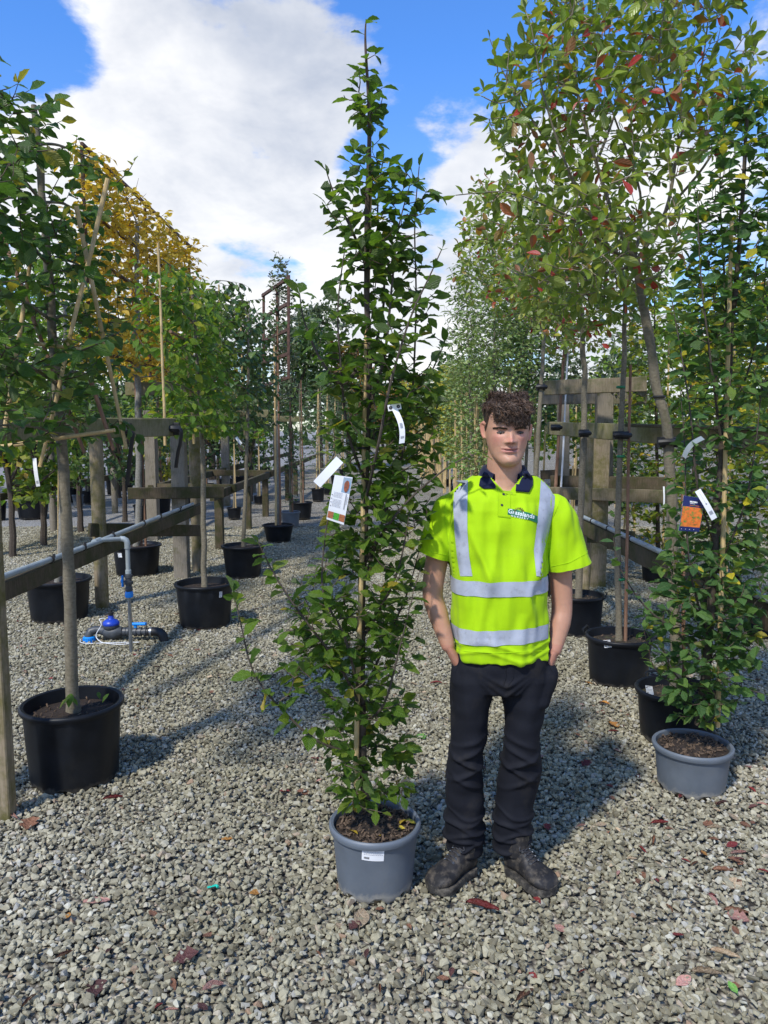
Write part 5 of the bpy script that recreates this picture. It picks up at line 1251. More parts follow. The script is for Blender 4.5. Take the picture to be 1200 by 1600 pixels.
def remesh(mb, voxel, smooth=4, factor=.5):
    me = mb.mesh('tmp', M['skin']); o = bpy.data.objects.new('tmp', me); COL.objects.link(o)
    m = o.modifiers.new('r', 'REMESH'); m.mode = 'VOXEL'; m.voxel_size = voxel; m.use_smooth_shade = True
    if smooth: s = o.modifiers.new('s', 'SMOOTH'); s.iterations = smooth; s.factor = factor
    bpy.context.view_layer.update()
    dg = bpy.context.evaluated_depsgraph_get(); ev = bpy.data.meshes.new_from_object(o.evaluated_get(dg), depsgraph=dg)
    bpy.data.objects.remove(o)
    ev.materials.clear()
    return ev
def getv(me): a = np.empty(len(me.vertices)*3, dtype=np.float32); me.vertices.foreach_get('co', a); return a.reshape(-1, 3).astype(float)
def getn(me): a = np.empty(len(me.vertices)*3, dtype=np.float32); me.vertices.foreach_get('normal', a); return a.reshape(-1, 3).astype(float)
def setv(me, V): me.vertices.foreach_set('co', np.asarray(V, dtype=np.float32).ravel()); me.update()
def link(me, name, mat, parent, off):
    setv(me, getv(me)-np.array(off)); me.materials.clear(); me.materials.append(mat)
    me.polygons.foreach_set('use_smooth', np.ones(len(me.polygons), bool))
    o = bpy.data.objects.new(name, me); COL.objects.link(o); o.parent = parent; return o
def q(px, py, dy=0.0): return P(px, py, PY+dy)

# head frame: chin and crown read off, slight tilt
chin = q(793, 728); crown = q(793, 617)
HZ0 = chin.z; HH = crown.z-chin.z; HXc = q(793, 670).x; HYc = PY+.015
TT = [0, .02, .06, .12, .20, .30, .42, .52, .60, .70, .80, .88, .94, .98, 1.0]
WW = [.020, .029, .040, .0515, .0605, .0675, .0725, .0755, .0770, .0785, .0750, .0640, .048, .026, .006]
FF = [.074, .082, .088, .088, .085, .088, .089, .088, .090, .092, .086, .070, .050, .028, .006]
BB = [-.030, -.015, .015, .045, .062, .080, .092, .100, .104, .104, .096, .078, .055, .030, .006]
mb = MB()
rings = []
for t in np.linspace(0, 1, 44):
    rings.append(((HXc, HYc, HZ0+t*HH), np.interp(t, TT, WW), np.interp(t, TT, FF), max(.004, np.interp(t, TT, BB)+.0)))
V0 = []; seg = 48
for c, w, f, b in rings:
    t = (c[2]-HZ0)/HH; bb = np.interp(t, TT, BB); yc = -(f-bb)/2+0   # centre of the ring so that front/back are right
    for a in np.arange(seg)*2*np.pi/seg:
        ca, sa = math.cos(a), math.sin(a); mid = (bb-f)/2; hd = (bb+f)/2
        ex = .88
        V0.append((c[0]+math.copysign(abs(ca)**ex, ca)*w, c[1]+mid+math.copysign(abs(sa)**.95, sa)*hd, c[2]))
n = len(rings); ii = np.arange(n-1)[:, None]*seg; jj = np.arange(seg)[None]; j2 = (jj+1) % seg
mb.add(V0, [np.stack([ii+jj, ii+j2, ii+seg+j2, ii+seg+jj], -1).reshape(-1, 4)]); mb.F.append(np.array([[j for j in range(seg-1, -1, -1)], [(n-1)*seg+j for j in range(seg)]]))
# ears
for s in (-1, 1):
    ez = HZ0+HH*(.50 if s < 0 else .47); ex_ = HXc+s*.0775
    ptube(mb, [(ex_+s*.001, HYc+.004, ez-.026), (ex_+s*.007, HYc+.010, ez-.012), (ex_+s*.0105, HYc+.016, ez+.008), (ex_+s*.0115, HYc+.014, ez+.020), (ex_+s*.006, HYc+.004, ez+.028), (ex_+s*.001, HYc-.002, ez+.022)], [.0050, .0048, .0048, .0048, .0045, .004], 10)
    ptube(mb, [(ex_-s*.004, HYc+.008, ez-.018), (ex_+s*.002, HYc+.012, ez+.004), (ex_+s*.001, HYc+.010, ez+.018)], [.0055, .007, .006], 10)
# neck, shoulders, trunk, legs under the clothes
nk = [q(790, 745), q(790, 715), q(791, 690)]
ptube(mb, [(nk[0].x, PY+.045, q(0, 775).z), (nk[0].x, PY+.035, q(0, 745).z), (nk[1].x, PY+.025, q(0, 715).z), (nk[2].x, PY+.02, q(0, 690).z)], [.080, .0625, .0595, .058], 28)
def rg(py, xl, xr, f, b, dy=.03):
    a, b2 = q(xl, py), q(xr, py); return (((a.x+b2.x)/2, PY+dy, a.z), (b2.x-a.x)/2, f, b)
loft(mb, [rg(1055, 732, 846, .075, .09), rg(1040, 724, 850, .09, .10), rg(960, 722, 846, .09, .09), rg(880, 716, 848, .10, .10), rg(820, 712, 850, .105, .11), rg(782, 716, 850, .080, .095), rg(764, 732, 842, .06, .075), rg(752, 745, 832, .05, .06)], 40, .92)
for s, sh, el, wr in ((-1, (700, 790), (672, 925), (701, 1012)), (1, (868, 800), (880, 945), (866, 1018))):
    ds = .04; S = q(sh[0], sh[1], ds); 
    mid = q(sh[0]*.45+el[0]*.55, sh[1]*.45+el[1]*.55, ds+.02); E = q(el[0]+(4 if s < 0 else -2), el[1], .055); Wp = q(wr[0], wr[1], .0)
    F1 = q((el[0]*.6+wr[0]*.4)+(1 if s < 0 else 1), el[1]*.6+wr[1]*.4, .035)
    ptube(mb, [S, mid, E, F1, Wp], [.044, .042, .0375, .0365, .0235], 20)
    hx = (722, 1048) if s < 0 else (852, 1052)
    H = q(hx[0], hx[1], .012); H2 = q(hx[0]+(9 if s < 0 else -9), hx[1]+14, .005)
    ptube(mb, [Wp, Wp.lerp(H, .5)+Vector((0, 0, 0)), H, H2], [.023, .026, .027, .022], 16, ell=(1, .7))
    dn = (H2-H).normalized()
    for k in range(4):                                # fingers, down inside the pocket
        b0 = H2+Vector((0, (k-1.5)*.015, 0)); ln = (.050, .060, .056, .042)[k]
        ptube(mb, [b0-dn*.02, b0+dn*ln*.5+Vector((-s*.004, 0, 0)), b0+dn*ln+Vector((-s*.014, 0, 0))], [.0082, .0075, .0065], 8)
    ptube(mb, [H+Vector((0, -.016, .008)), H+Vector((-s*.008, -.026, -.012)), H+Vector((-s*.012, -.024, -.034))], [.009, .008, .007], 8)
for s, tp in ((-1, [(745, 1060), (736, 1180), (729, 1260), (729, 1318)]), (1, [(822, 1060), (817, 1180), (808, 1260), (804, 1318)])):
    pts = [q(x, y, (.04, .045, .06, .07)[i]) for i, (x, y) in enumerate(tp)]
    ptube(mb, pts, [.062, .043, .038, .032], 18)
me = remesh(mb, .0032, 5, .5)
V = getv(me)
# facial relief, on the remeshed skin
x = (V[:, 0]-HXc); tz = (V[:, 2]-HZ0); front = (V[:, 1] < HYc-.03) & (tz > -.01)
x = x - (tz-.12)*.03                      # the head leans a little
def g2(cx, cz, sx, sz): return np.exp(-((x-cx)/sx)**2-((tz-cz)/sz)**2)
EZ = HH*.475; ex_ = .0335
d = np.zeros(len(V))
br = np.clip((tz-.080)/(EZ+.004-.080), 0, 1)
ridge = np.where((tz > .080) & (tz < EZ+.012), .021*(1-br)**1.05+.005, 0)*np.exp(-(x/(.0078+.003*(1-br)))**2)
fade = np.clip((tz-.076)/.006, 0, 1)*np.clip((EZ+.012-tz)/.01, 0, 1)
d += ridge*fade
d += .009*g2(0, .0870, .0105, .0075) + .0075*(g2(-.0150, .0835, .0064, .0065)+g2(.0150, .0835, .0064, .0065))
d -= .0105*(g2(-ex_*.92, EZ+.001, .0165, .0095)+g2(ex_*.92, EZ+.001, .0165, .0095))
d += .0045*(g2(-ex_, EZ-.001, .012, .0052)+g2(ex_, EZ-.001, .012, .0052))            # lids
d += .0048*(g2(-.031, EZ+.0165, .022, .0055)+g2(.031, EZ+.0165, .022, .0055))+.002*g2(0, EZ+.016, .012, .007)
d += .0060*g2(0, .0610, .0240, .0042)+.0074*g2(0, .0510, .0215, .0050)
d -= .0075*np.exp(-((tz-(.0563+.10*x*x/.02))/.0017)**2)*np.exp(-(x/.0275)**4)
d -= .0040*g2(0, .0410, .016, .0045); d += .0065*g2(0, .0215, .0190, .0130)
d -= .0018*g2(0, .071, .0035, .006)
d += .0035*(g2(-.048, .100, .016, .017)+g2(.048, .100, .016, .017)) - .0030*(g2(-.046, .062, .013, .020)+g2(.046, .062, .013, .020))
d -= .0022*(g2(-.026, .073, .005, .013)+g2(.026, .073, .005, .013)) 
V[:, 1] -= np.where(front, d, 0)
setv(me, V)
nrm = getn(me)
# skin tone, plus shade painted into mouth line, eye sockets and nostrils
col = np.tile(np.array([.52, .30, .205]), (len(V), 1))
def blend(w, c):
    w = np.clip(w, 0, 1)[:, None]; return col*(1-w)+np.array(c)*w
fr = front.astype(float)
col = blend(fr*.65*(g2(-.045, .095, .022, .024)+g2(.045, .095, .022, .024)), (.56, .235, .19))
col = blend(fr*.6*g2(0, .088, .014, .016), (.56, .22, .18))
col = blend(fr*.9*np.exp(-((tz-.0560)/.0078)**4)*np.exp(-(x/.0275)**4), (.44, .135, .13))
col = blend(fr*.95*np.exp(-((tz-(.0563+.10*x*x/.02))/.0016)**2)*np.exp(-(x/.0300)**6), (.12, .03, .03))  # crease shade between the lips, painted into the colour
col = blend(fr*.45*(g2(-ex_, EZ, .015, .009)+g2(ex_, EZ, .015, .009)), (.33, .165, .12))  # sockets painted darker to deepen their shading
col = blend(fr*.9*(g2(-.0075, .0795, .0036, .0024)+g2(.0075, .0795, .0036, .0024)), (.10, .03, .025))  # nostril shade as dark spots in the colour, no holes modelled
col = blend(fr*.35*np.clip(g2(0, .030, .05, .03)-g2(0, .022, .02, .015)*.8, 0, 1), (.40, .235, .17))
blot = np.array([noise.noise(Vector(v)*45)*.6+noise.noise(Vector(v)*130)*.4 for v in V]); col = col*(1+.16*blot)[:, None]
ear = (np.abs(V[:, 0]-HXc) > .078) & (tz > .05)
col = blend(ear*.6, (.55, .22, .17))
arm = (V[:, 2] < q(0, 860).z)
col = blend(arm*.6, (.44, .235, .155))
hand = (V[:, 2] < q(0, 1005).z)
col = blend(hand*.5, (.46, .20, .15))
ca = me.color_attributes.new('tone', 'FLOAT_COLOR', 'POINT'); ca.data.foreach_set('color', np.concatenate([col, np.ones((len(col), 1))], 1).astype(np.float32).ravel())
body = link(me, 'body', M['skin'], man, MO); print('body', len(V))
bodybvh = BVHTree.FromPolygons([tuple(v) for v in V], [tuple(p.vertices) for p in body.data.polygons])
def onface(xx, tz_, out=.001):
    xx = xx + (tz_-.12)*.03
    hit = bodybvh.ray_cast(Vector((HXc+xx, HYc-.3, HZ0+tz_)), Vector((0, 1, 0)))
    y = hit[0].y if hit[0] else HYc-.085
    return Vector((HXc+xx, y-out, HZ0+tz_))
for s in (-1, 1):
    mbw = MB(); V_ = []; F_ = []; nn = 9
    for i in range(nn):
        u = (i/(nn-1)-.5)*.0235; hgt = .0022*(1-(u/.0118)**2)**.6 if abs(u) < .0118 else 0
        for v in (-1, 0, 1): V_.append(tuple(onface(s*ex_+u, EZ-.0015+v*hgt+(.03*abs(u) if v == 0 else 0), .0014+(.0012 if v == 0 else 0))))
    F_ = [(i*3+j, (i+1)*3+j, (i+1)*3+j+1, i*3+j+1) for i in range(nn-1) for j in range(2)]
    mbw.add(V_, [np.array(F_)]); eye = mbw.build('eye', M['eye_white'], man)
    mbi = MB(); c = onface(s*ex_+.0006, EZ-.0012, .0034); mbi.lathe([(.0001, .0012), (.0034, .0008), (.0044, 0)], c, 14, capb=False, ax=(0, -1, .05), sq=1); mbi.build('iris', M['iris'], eye)
    ml = MB(); ml.tube([onface(s*ex_+u, EZ+.0006+.0022*(1-(u/.013)**2)-.0006*(u*s > .006), .0028) for u in np.linspace(-.0125, .0135, 9)], [.0007, .0013, .0016, .0017, .0018, .0018, .0017, .0014, .0008], 6)
    ml.tube([onface(s*ex_+u, EZ-.0046+.0016*(u/.013)**2, .0016) for u in np.linspace(-.011, .012, 7)], .0004, 5); ml.build('eyelashes', M['hair'], eye)
    me_ = MB(); rr = np.random.default_rng(5+s)
    for k in range(170):
        f = rr.random(); u = -.019+.040*f; zz_ = EZ+.0115+.0040*math.sin(min(1, f*1.15)*2.3)+rr.normal(0, .0016)*(1-.5*f)
        a = onface(s*(ex_+u-.002), zz_, .0012); b_ = onface(s*(ex_+u+.005), zz_+.0012-.002*f, .0022)
        me_.tube([a, b_], [.0011, .0005], 4, cap=False)
    me_.build('eyebrow', M['hair'], man)
# hair: short at the sides, a curly mass on top that falls on the forehead
hb = MB(); V_ = []; nu, nv = 64, 26
def scalp(th, ph, lift):      # th around, ph from the crown downwards (0..1)
    t = 1-ph*.62; t = max(t, .0)
    w = np.interp(t, TT, WW); f = np.interp(t, TT, FF); b_ = np.interp(t, TT, BB); mid = (b_-f)/2; hd = (b_+f)/2
    ca, sa = math.cos(th), math.sin(th)
    p = Vector((HXc+math.copysign(abs(ca)**.88, ca)*w, HYc+mid+math.copysign(abs(sa)**.95, sa)*hd, HZ0+t*HH)); p.x += (t*HH-.12)*.03
    nrm_ = Vector((ca/w*.08, sa/hd*.08, (t-.62)*2.2)).normalized()
    return p+nrm_*lift, nrm_
def hairline(th):             # how far down the hair goes, by direction (front = -y)
    sa = math.sin(th); c = abs(math.cos(th))
    if sa < 0:
        if c < .80: return .40
        return .40+(c-.80)/.20*.42
    return .82+.18*sa
for i in range(nv):
    for j in range(nu):
        th = 2*math.pi*j/nu; ph = (i/(nv-1))**.8*hairline(th)
        top = max(0, 1-ph/.5)
        p, nn_ = scalp(th, ph, .002+.012*min(1, top*1.2)); p += nn_*.003*noise.noise(p*70)
        V_.append(tuple(p))
F_ = [(i*nu+j, i*nu+(j+1) % nu, (i+1)*nu+(j+1) % nu, (i+1)*nu+j) for i in range(nv-1) for j in range(nu)]
hb.add(V_, [np.array(F_)]); hair = hb.build('hair', M['hair'], man)
rr = np.random.default_rng(17); c1, c2 = MB(), MB()
for k in range(1150):
    th = rr.uniform(0, 2*math.pi); ph = rr.random()**.62*.46
    if abs(math.cos(th)) > .62 and ph > .27: ph = rr.uniform(0, .27)
    frontal = math.sin(th) < -.25
    if frontal and ph > .40: ph = rr.uniform(.22, .40)
    p, nn_ = scalp(th, ph, (.003+.016*max(0, 1-ph/.20))*rr.uniform(.5, 1.1)*(1.25-.9*min(1, abs(math.cos(th))*min(1, ph/.10))))
    flat = .45 if abs(math.cos(th)) > .6 and ph > .10 else 1.0
    down = Vector((0, -.35 if frontal else .1, -1)) if ph > .16 else Vector((rr.normal(0, .5), -.8+rr.normal(0, .4), -.1))
    tdir = (down-nn_*down.dot(nn_)); tdir = tdir.normalized() if tdir.length > .05 else nn_.orthogonal().normalized()
    tdir = (tdir+Vector(rr.normal(0, .35, 3))).normalized(); sd = tdir.cross(nn_).normalized()
    ln = rr.uniform(.018, .034)*(1.15 if frontal and ph > .25 else 1); turns = rr.uniform(.6, 1.3); cr_ = rr.uniform(.0040, .0075); ph0 = rr.uniform(0, 6.28)
    pts = []
    for i in range(10):
        u = i/9; a = ph0+turns*2*math.pi*u
        pts.append(p+tdir*ln*u+nn_*(.003+.008*math.sin(u*2.4))*flat+(sd*math.cos(a)+nn_*math.sin(a)*.8)*cr_*(.6+.4*flat))
    for _s in range(3):
        of = Vector(rr.normal(0, .0012, 3))
        (c1 if rr.random() < .6 else c2).tube([p_+of*(1+i_*.15) for i_, p_ in enumerate(pts)], [.0006, .0009, .0010, .0010, .0010, .0010, .0009, .0008, .0006, .0003], 4, cap=False)
# fringe
for k in range(190):
    xx = rr.uniform(-.056, .060); z0 = .168+rr.uniform(-.008, .02)-abs(xx)*.25
    p = onface(xx, min(z0, .175), .010)
    low_ = EZ+.0265-.006*(xx > .0)+rr.uniform(-.003, .022)+max(0, (-xx-.022))*.75+.006*math.sin(xx*210+.8)
    pts = []; turns = rr.uniform(.8, 1.5); ph0 = rr.uniform(0, 6.28); cr_ = rr.uniform(.003, .0055); dr = rr.normal(0, .008)
    for i in range(11):
        u = i/10; a = ph0+turns*2*math.pi*u; zz_ = z0+(low_-z0)*u
        b_ = onface(xx+dr*u, zz_, .0065+.006*math.sin(u*3.1)); pts.append(b_+Vector((math.cos(a)*cr_, -abs(math.sin(a))*cr_*.6, math.sin(a)*cr_*.7)))
    for _s in range(3):
        of = Vector(rr.normal(0, .0013, 3))
        (c1 if rr.random() < .65 else c2).tube([p_+of*(1+i_*.15) for i_, p_ in enumerate(pts)], [.0007, .0010, .0011, .0011, .0011, .0010, .0010, .0009, .0007, .0005, .0003], 4, cap=False)
c1.build('dark_curls', M['hair'], hair)['kind'] = 'stuff'; c2.build('light_curls', M['hair2'], hair)['kind'] = 'stuff'

# polo shirt
mb = MB()
loft(mb, [rg(1028, 712, 860, .128, .125), rg(1000, 709, 859, .128, .122), rg(960, 706, 858, .126, .120), rg(910, 705, 857, .128, .120), rg(860, 702, 857, .132, .125), rg(825, 700, 858, .132, .13), rg(795, 697, 864, .122, .128), rg(774, 702, 866, .100, .112), rg(758, 718, 858, .076, .095), rg(747, 735, 846, .064, .080), rg(738, 752, 828, .060, .068)], 56, .86)
for s, a, b_, hw in ((-1, (704, 790), (677, 863), 27), (1, (870, 795), (889, 880), 34)):
    A_ = q(a[0], a[1], .04); B_ = q(b_[0], b_[1], .05); r1 = hw/pxm(PY)
    ptube(mb, [A_+Vector((-s*.06, 0, -.004)), A_, A_.lerp(B_, .5), B_, B_+(B_-A_)*.6], [.042, .050, .5*(.052+r1)+.001, r1, r1*1.06], 28)
me = remesh(mb, .0042, 7, .6); V = getv(me)
# open the sleeve and hem ends: cut what lies beyond the cuff planes
bm = bmesh.new(); bm.from_mesh(me)
for co, no, cond in ((q(677, 866, .05), (q(677, 866, .05)-q(704, 790, .04)), lambda p: p.x < q(703, 860).x), (q(889, 883, .05), (q(889, 883, .05)-q(870, 795, .04)), lambda p: p.x > q(856, 880).x), (q(786, 1027), Vector((0, 0, -1)), lambda p: True)):
    no = no.normalized(); geom = [v for v in bm.verts if cond(v.co)]; gs = set(geom)
    ed = [e for e in bm.edges if e.verts[0] in gs and e.verts[1] in gs]; fc = [f for f in bm.faces if all(v in gs for v in f.verts)]
    bmesh.ops.bisect_plane(bm, geom=geom+ed+fc, plane_co=co, plane_no=no, clear_outer=True)
xn = q(788, 760).x; zv = q(0, 770).z; zn = q(0, 744).z
dead = [f for f in bm.faces if (f.calc_center_median().z > zn) or (f.calc_center_median().y < PY+.03 and f.calc_center_median().z > zv and abs(f.calc_center_median().x-xn) < (f.calc_center_median().z-zv)*.95)]
bmesh.ops.delete(bm, geom=dead, context='FACES')
bm.to_mesh(me); bm.free(); V = getv(me); nrm = getn(me)
X = V[:, 0]-q(783, 900).x; Z = V[:, 2]; zt = q(0, 760).z; zb = q(0, 1027).z; vv = (zt-Z)/(zt-zb)
def folds(V, sx, sz, off, amp, n_=1):
    return np.array([noise.noise(Vector((v[0]*sx+off, v[1]*sx*.6+off, v[2]*sz))) for v in V])*amp
ff = folds(V, 15, 4.5, 3.3, .016) + folds(V, 34, 10, 7.1, .008) + folds(V, 9, 20, 9.4, .0025)
# pulled folds: from the armpits towards the navel, and from the chest down
for (x0, z0, x1, z1, amp, wd) in ((-.13, .20, -.02, .62, .010, .016), (.14, .22, .06, .70, .011, .017), (-.05, .30, -.10, .95, .007, .016), (.03, .34, .13, .95, .008, .018), (.15, .30, .10, .55, .008, .012), (-.02, .15, -.07, .75, .006, .014)):
    u = np.clip((vv-z0)/(z1-z0), 0, 1); xc = x0+(x1-x0)*u; ff += 1.5*amp*np.exp(-((X-xc)/wd)**2)*np.sin(np.pi*u)*(V[:, 1] < PY+.03)
for zc_, amp in ((.90, .0045), (.955, .004)): ff += amp*np.exp(-((vv-zc_-.03*np.sin(X*22))/.012)**2)
arm_ = (X < -.175) | (X > .165)
ff = np.where(arm_, folds(V, 20, 7, 1.1, .015)+folds(V, 45, 12, 6.1, .005), ff)*np.clip((vv+.02)/.10, .25, 1)
V += nrm*ff[:, None]; setv(me, V)
shirt = link(me, 'polo_shirt', M['hivis'], man, MO); print('shirt', len(V))
pol = [tuple(p.vertices) for p in shirt.data.polygons]
sb = BVHTree.FromPolygons([tuple(v) for v in V], pol)
def onshirt(px, py, out=.002):
    o_ = Vector((0, 0, CAMZ)); tgt = q(px, py); hit = sb.ray_cast(Vector((tgt.x, tgt.y-.6, tgt.z)), Vector((0, 1, 0)))
    # the pixel is read at the shirt's front: correct for its distance
    for _ in range(3):
        if not hit[0]: break
        tgt = P(px, py, hit[0].y); hit2 = sb.ray_cast(Vector((tgt.x, tgt.y-.6, tgt.z)), Vector((0, 1, 0)))
        if hit2[0]: hit = hit2
        else: break
    if hit[0] is None: return None
    return hit[0]+Vector((0, -out, 0))+hit[1]*.0
def ribbon(name, left, right, n, k, out=.0022, mat='reflect', parent=None):
    """strip between two pixel lines laid on the shirt's front"""
    V_ = []; ok = []; last = None
    for i in range(n):
        t = i/(n-1); a = pl(left, t); b_ = pl(right, t)
        for j in range(k):
            u = j/(k-1); p = onshirt(a[0]+(b_[0]-a[0])*u, a[1]+(b_[1]-a[1])*u, out)
            if p is None: p = last if last else q(a[0]+(b_[0]-a[0])*u, a[1]+(b_[1]-a[1])*u, -.05)
            last = p; ok.append(True); V_.append(tuple(p))
    F_ = [f for f in ((i*k+j, i*k+j+1, (i+1)*k+j+1, (i+1)*k+j) for i in range(n-1) for j in range(k-1)) if all(ok[v] for v in f)]
    mb = MB(); mb.add(V_, [np.array(F_)]); o = mb.build(name, M[mat], parent or shirt); return o
def pl(L_, t):
    t = t*(len(L_)-1); i = min(int(t), len(L_)-2); u = t-i; return (L_[i][0]*(1-u)+L_[i+1][0]*u, L_[i][1]*(1-u)+L_[i+1][1]*u)
ribbon('reflective_braces', [(711, 751), (708, 790), (710, 830), (714, 870), (719, 900)], [(731, 746), (730, 790), (730, 830), (733, 870), (738, 900)], 44, 8)
ribbon('reflective_braces', [(845, 750), (843, 780), (839, 820), (834, 860), (838, 900)], [(868, 757), (866, 790), (858, 830), (847, 870), (848, 900)], 44, 8)
def hoop(py0l, py0r, h, name='reflective_band'):
    c = Vector((q(782, 900).x, PY+.03, 0)); V_ = []; n_ = 110; k = 6
    zl = q(706, py0l).z; zr = q(856, py0r).z; hz = h/pxm(PY)
    for i in range(n_):
        a = 2*math.pi*i/n_; f = (math.cos(a)+1)/2; zc = zl*(1-f)+zr*f
        # pixel rows are read on the near side: the hoop stays level
        for j in range(k):
            z = zc-hz*j/(k-1); d_ = Vector((math.cos(a), math.sin(a), 0)); hit = sb.ray_cast(c+Vector((0, 0, z)), d_, .19)
            r_ = (hit[0]-c-Vector((0, 0, z))).length if hit[0] else .15
            # keep to the torso where the sleeve would be hit
            V_.append((c+Vector((0, 0, z))+d_*(min(r_, .176)+.0028))[:])
    F_ = [(i*k+j, i*k+j+1, ((i+1) % n_)*k+j+1, ((i+1) % n_)*k+j) for i in range(n_) for j in range(k-1)]
    mb = MB(); mb.add(V_, [np.array(F_)[:, ::-1]]); return mb.build(name, M['reflect'], shirt)
hoop(902, 898, 23); hoop(977, 970, 23)
# placket, seams, buttons
pm_ = ribbon('placket', [(778, 762), (778, 785), (778, 806)], [(797, 762), (797, 785), (797, 808)], 12, 5, .0016, 'hivis')
for (x0, y0) in ((786.5, 772), (784, 789)):
    p = onshirt(x0, y0, .0030); mb = MB(); mb.lathe([(.0001, .0016), (.0038, .0014), (.0044, 0)], p, 12, capb=False, ax=(0, -1, .1)); mb.build('button', M['ink'], shirt)
for L_ in ([(778, 764), (778, 807)], [(797, 764), (797, 809)], [(778, 807), (797, 809)], [(700, 768), (694, 795), (697, 830), (700, 850)], [(879, 766), (872, 790), (862, 812), (857, 840), (857, 868)]):
    pts = [onshirt(*pl(L_, t), .0012) for t in np.linspace(0, 1, 12)]; pts = [p for p in pts if p]
    if len(pts) > 2: MB().tube(pts, .0012, 5, cap=False).build('seam', M['hivis'], shirt)
for L_ in ([(652, 852), (676, 863), (701, 868)], [(858, 886), (890, 879), (921, 862)], [(716, 1017), (780, 1021), (856, 1016)]):
    pts = [onshirt(*pl(L_, t), .0008) for t in np.linspace(0, 1, 16)]; pts = [p for p in pts if p]
    if len(pts) > 3: MB().tube(pts, .0011, 5, cap=False).build('hem_seam', M['hivis'], shirt)
# collar: two leaves and a stand round the neck
mb = MB(); c = Vector((nk[0].x, PY+.035, 0)); V_ = []; n_ = 40
for i in range(n_+1):
    a = math.radians(-52)+math.radians(284)*i/n_            # gap at the front
    d_ = Vector((math.cos(a), math.sin(a)*1.0, 0)); fr_ = max(0, -math.sin(a))
    edge_ = min(i, n_-i)/n_; 
    z0 = q(0, 727).z-.004-.034*fr_; z1 = z0-.040-.014*max(0, 1-edge_*4.0)
    r0 = .0660; r1 = .092+.018*fr_
    V_ += [tuple(c+d_*(r0-.004)+Vector((0, 0, z0-.028))), tuple(c+d_*r0+Vector((0, 0, z0))), tuple(c+d_*(r0+.006)+Vector((0, 0, z0+.001))), tuple(c+d_*((r0+r1)/2+.004)+Vector((0, 0, (z0+z1)/2+.004))), tuple(c+d_*r1+Vector((0, 0, z1)))]
mb.add(V_, [np.array([(i*5+j, (i+1)*5+j, (i+1)*5+j+1, i*5+j+1) for i in range(n_) for j in range(4)])])
# the two collar points, laid on the chest
for L_, R_ in (([(756, 737), (750, 748), (748, 758), (755, 763)], [(762, 739), (768, 750), (774, 758), (774, 763)]), ([(818, 737), (811, 748), (806, 757), (805, 767)], [(824, 735), (832, 746), (832, 758), (826, 769)])):
    V_ = []; k = 6; n2 = 10
    for i in range(n2):
        t = i/(n2-1); a = pl(L_, t); b_ = pl(R_, t)
        for j in range(k):
            u = j/(k-1); p = onshirt(a[0]+(b_[0]-a[0])*u, a[1]+(b_[1]-a[1])*u, .007)
            g_ = q(a[0]+(b_[0]-a[0])*u, a[1]+(b_[1]-a[1])*u, -.045)
            V_.append(tuple(p if p else g_))
    mb.add(V_, [np.array([(i*k+j, i*k+j+1, (i+1)*k+j+1, (i+1)*k+j) for i in range(n2-1) for j in range(k-1)])])
col_ = mb.build('collar', M['navy'], shirt); sm = col_.modifiers.new('thick', 'SOLIDIFY'); sm.thickness = .003; sm.offset = 0
# chest logo: green strip, white lettering, little sun
ribbon('logo_strip', [(793.0, 803.5), (803, 806.5), (815, 809.5), (828, 812.5), (840, 817.5)], [(793.5, 794.5), (803, 795.5), (815, 798), (828, 801.5), (840, 806.5)], 20, 4, .0024, 'logo_green')
def text_on(txt, size, x0, y0, ang, mat, name, squeeze=1.0, out=.0034, bold=.0):
    fc = bpy.data.curves.new(name, 'FONT'); fc.body = txt; fc.size = size; fc.offset = bold; fc.resolution_u = 3; fc.space_character = 1.05
    fo = bpy.data.objects.new(name, fc); COL.objects.link(fo); bpy.context.view_layer.update()
    dg = bpy.context.evaluated_depsgraph_get(); m_ = bpy.data.meshes.new_from_object(fo.evaluated_get(dg)); bpy.data.objects.remove(fo)
    V_ = getv(m_); res = []; ca, sa = math.cos(ang), math.sin(ang)
    for v in V_:
        u, w = v[0]*squeeze, v[1]; p = onshirt(x0+u*ca+w*sa, y0+u*sa-w*ca, out); res.append(tuple(p if p else q(x0+u, y0-w, -.11)))
    setv(m_, np.array(res)); return link(m_, name, M[mat], shirt, MO)
text_on('Grasslands', 9.4, 793.2, 801.0, .22, 'logo_white', 'logo_lettering', .98, .0042, .22)
text_on('N U R S E R Y', 3.8, 798, 806.6, .20, 'logo_white', 'logo_small_lettering', 1.15, .0042, .10)
mb = MB()
for k in range(9):
    a = math.pi*(k+.5)/9; c0 = (809.5, 800.5)
    a0 = onshirt(c0[0]+math.cos(a)*4.6+.6, c0[1]-math.sin(a)*5.0, .0038); a1 = onshirt(c0[0]+math.cos(a)*8.8+1.2, c0[1]-math.sin(a)*8.6, .0038)
    if a0 and a1: mb.tube([a0, a0.lerp(a1, .6), a1], [.0007, .0016, .0006], 5)
mb.build('logo_sun_rays', M['logo_brown'], shirt)

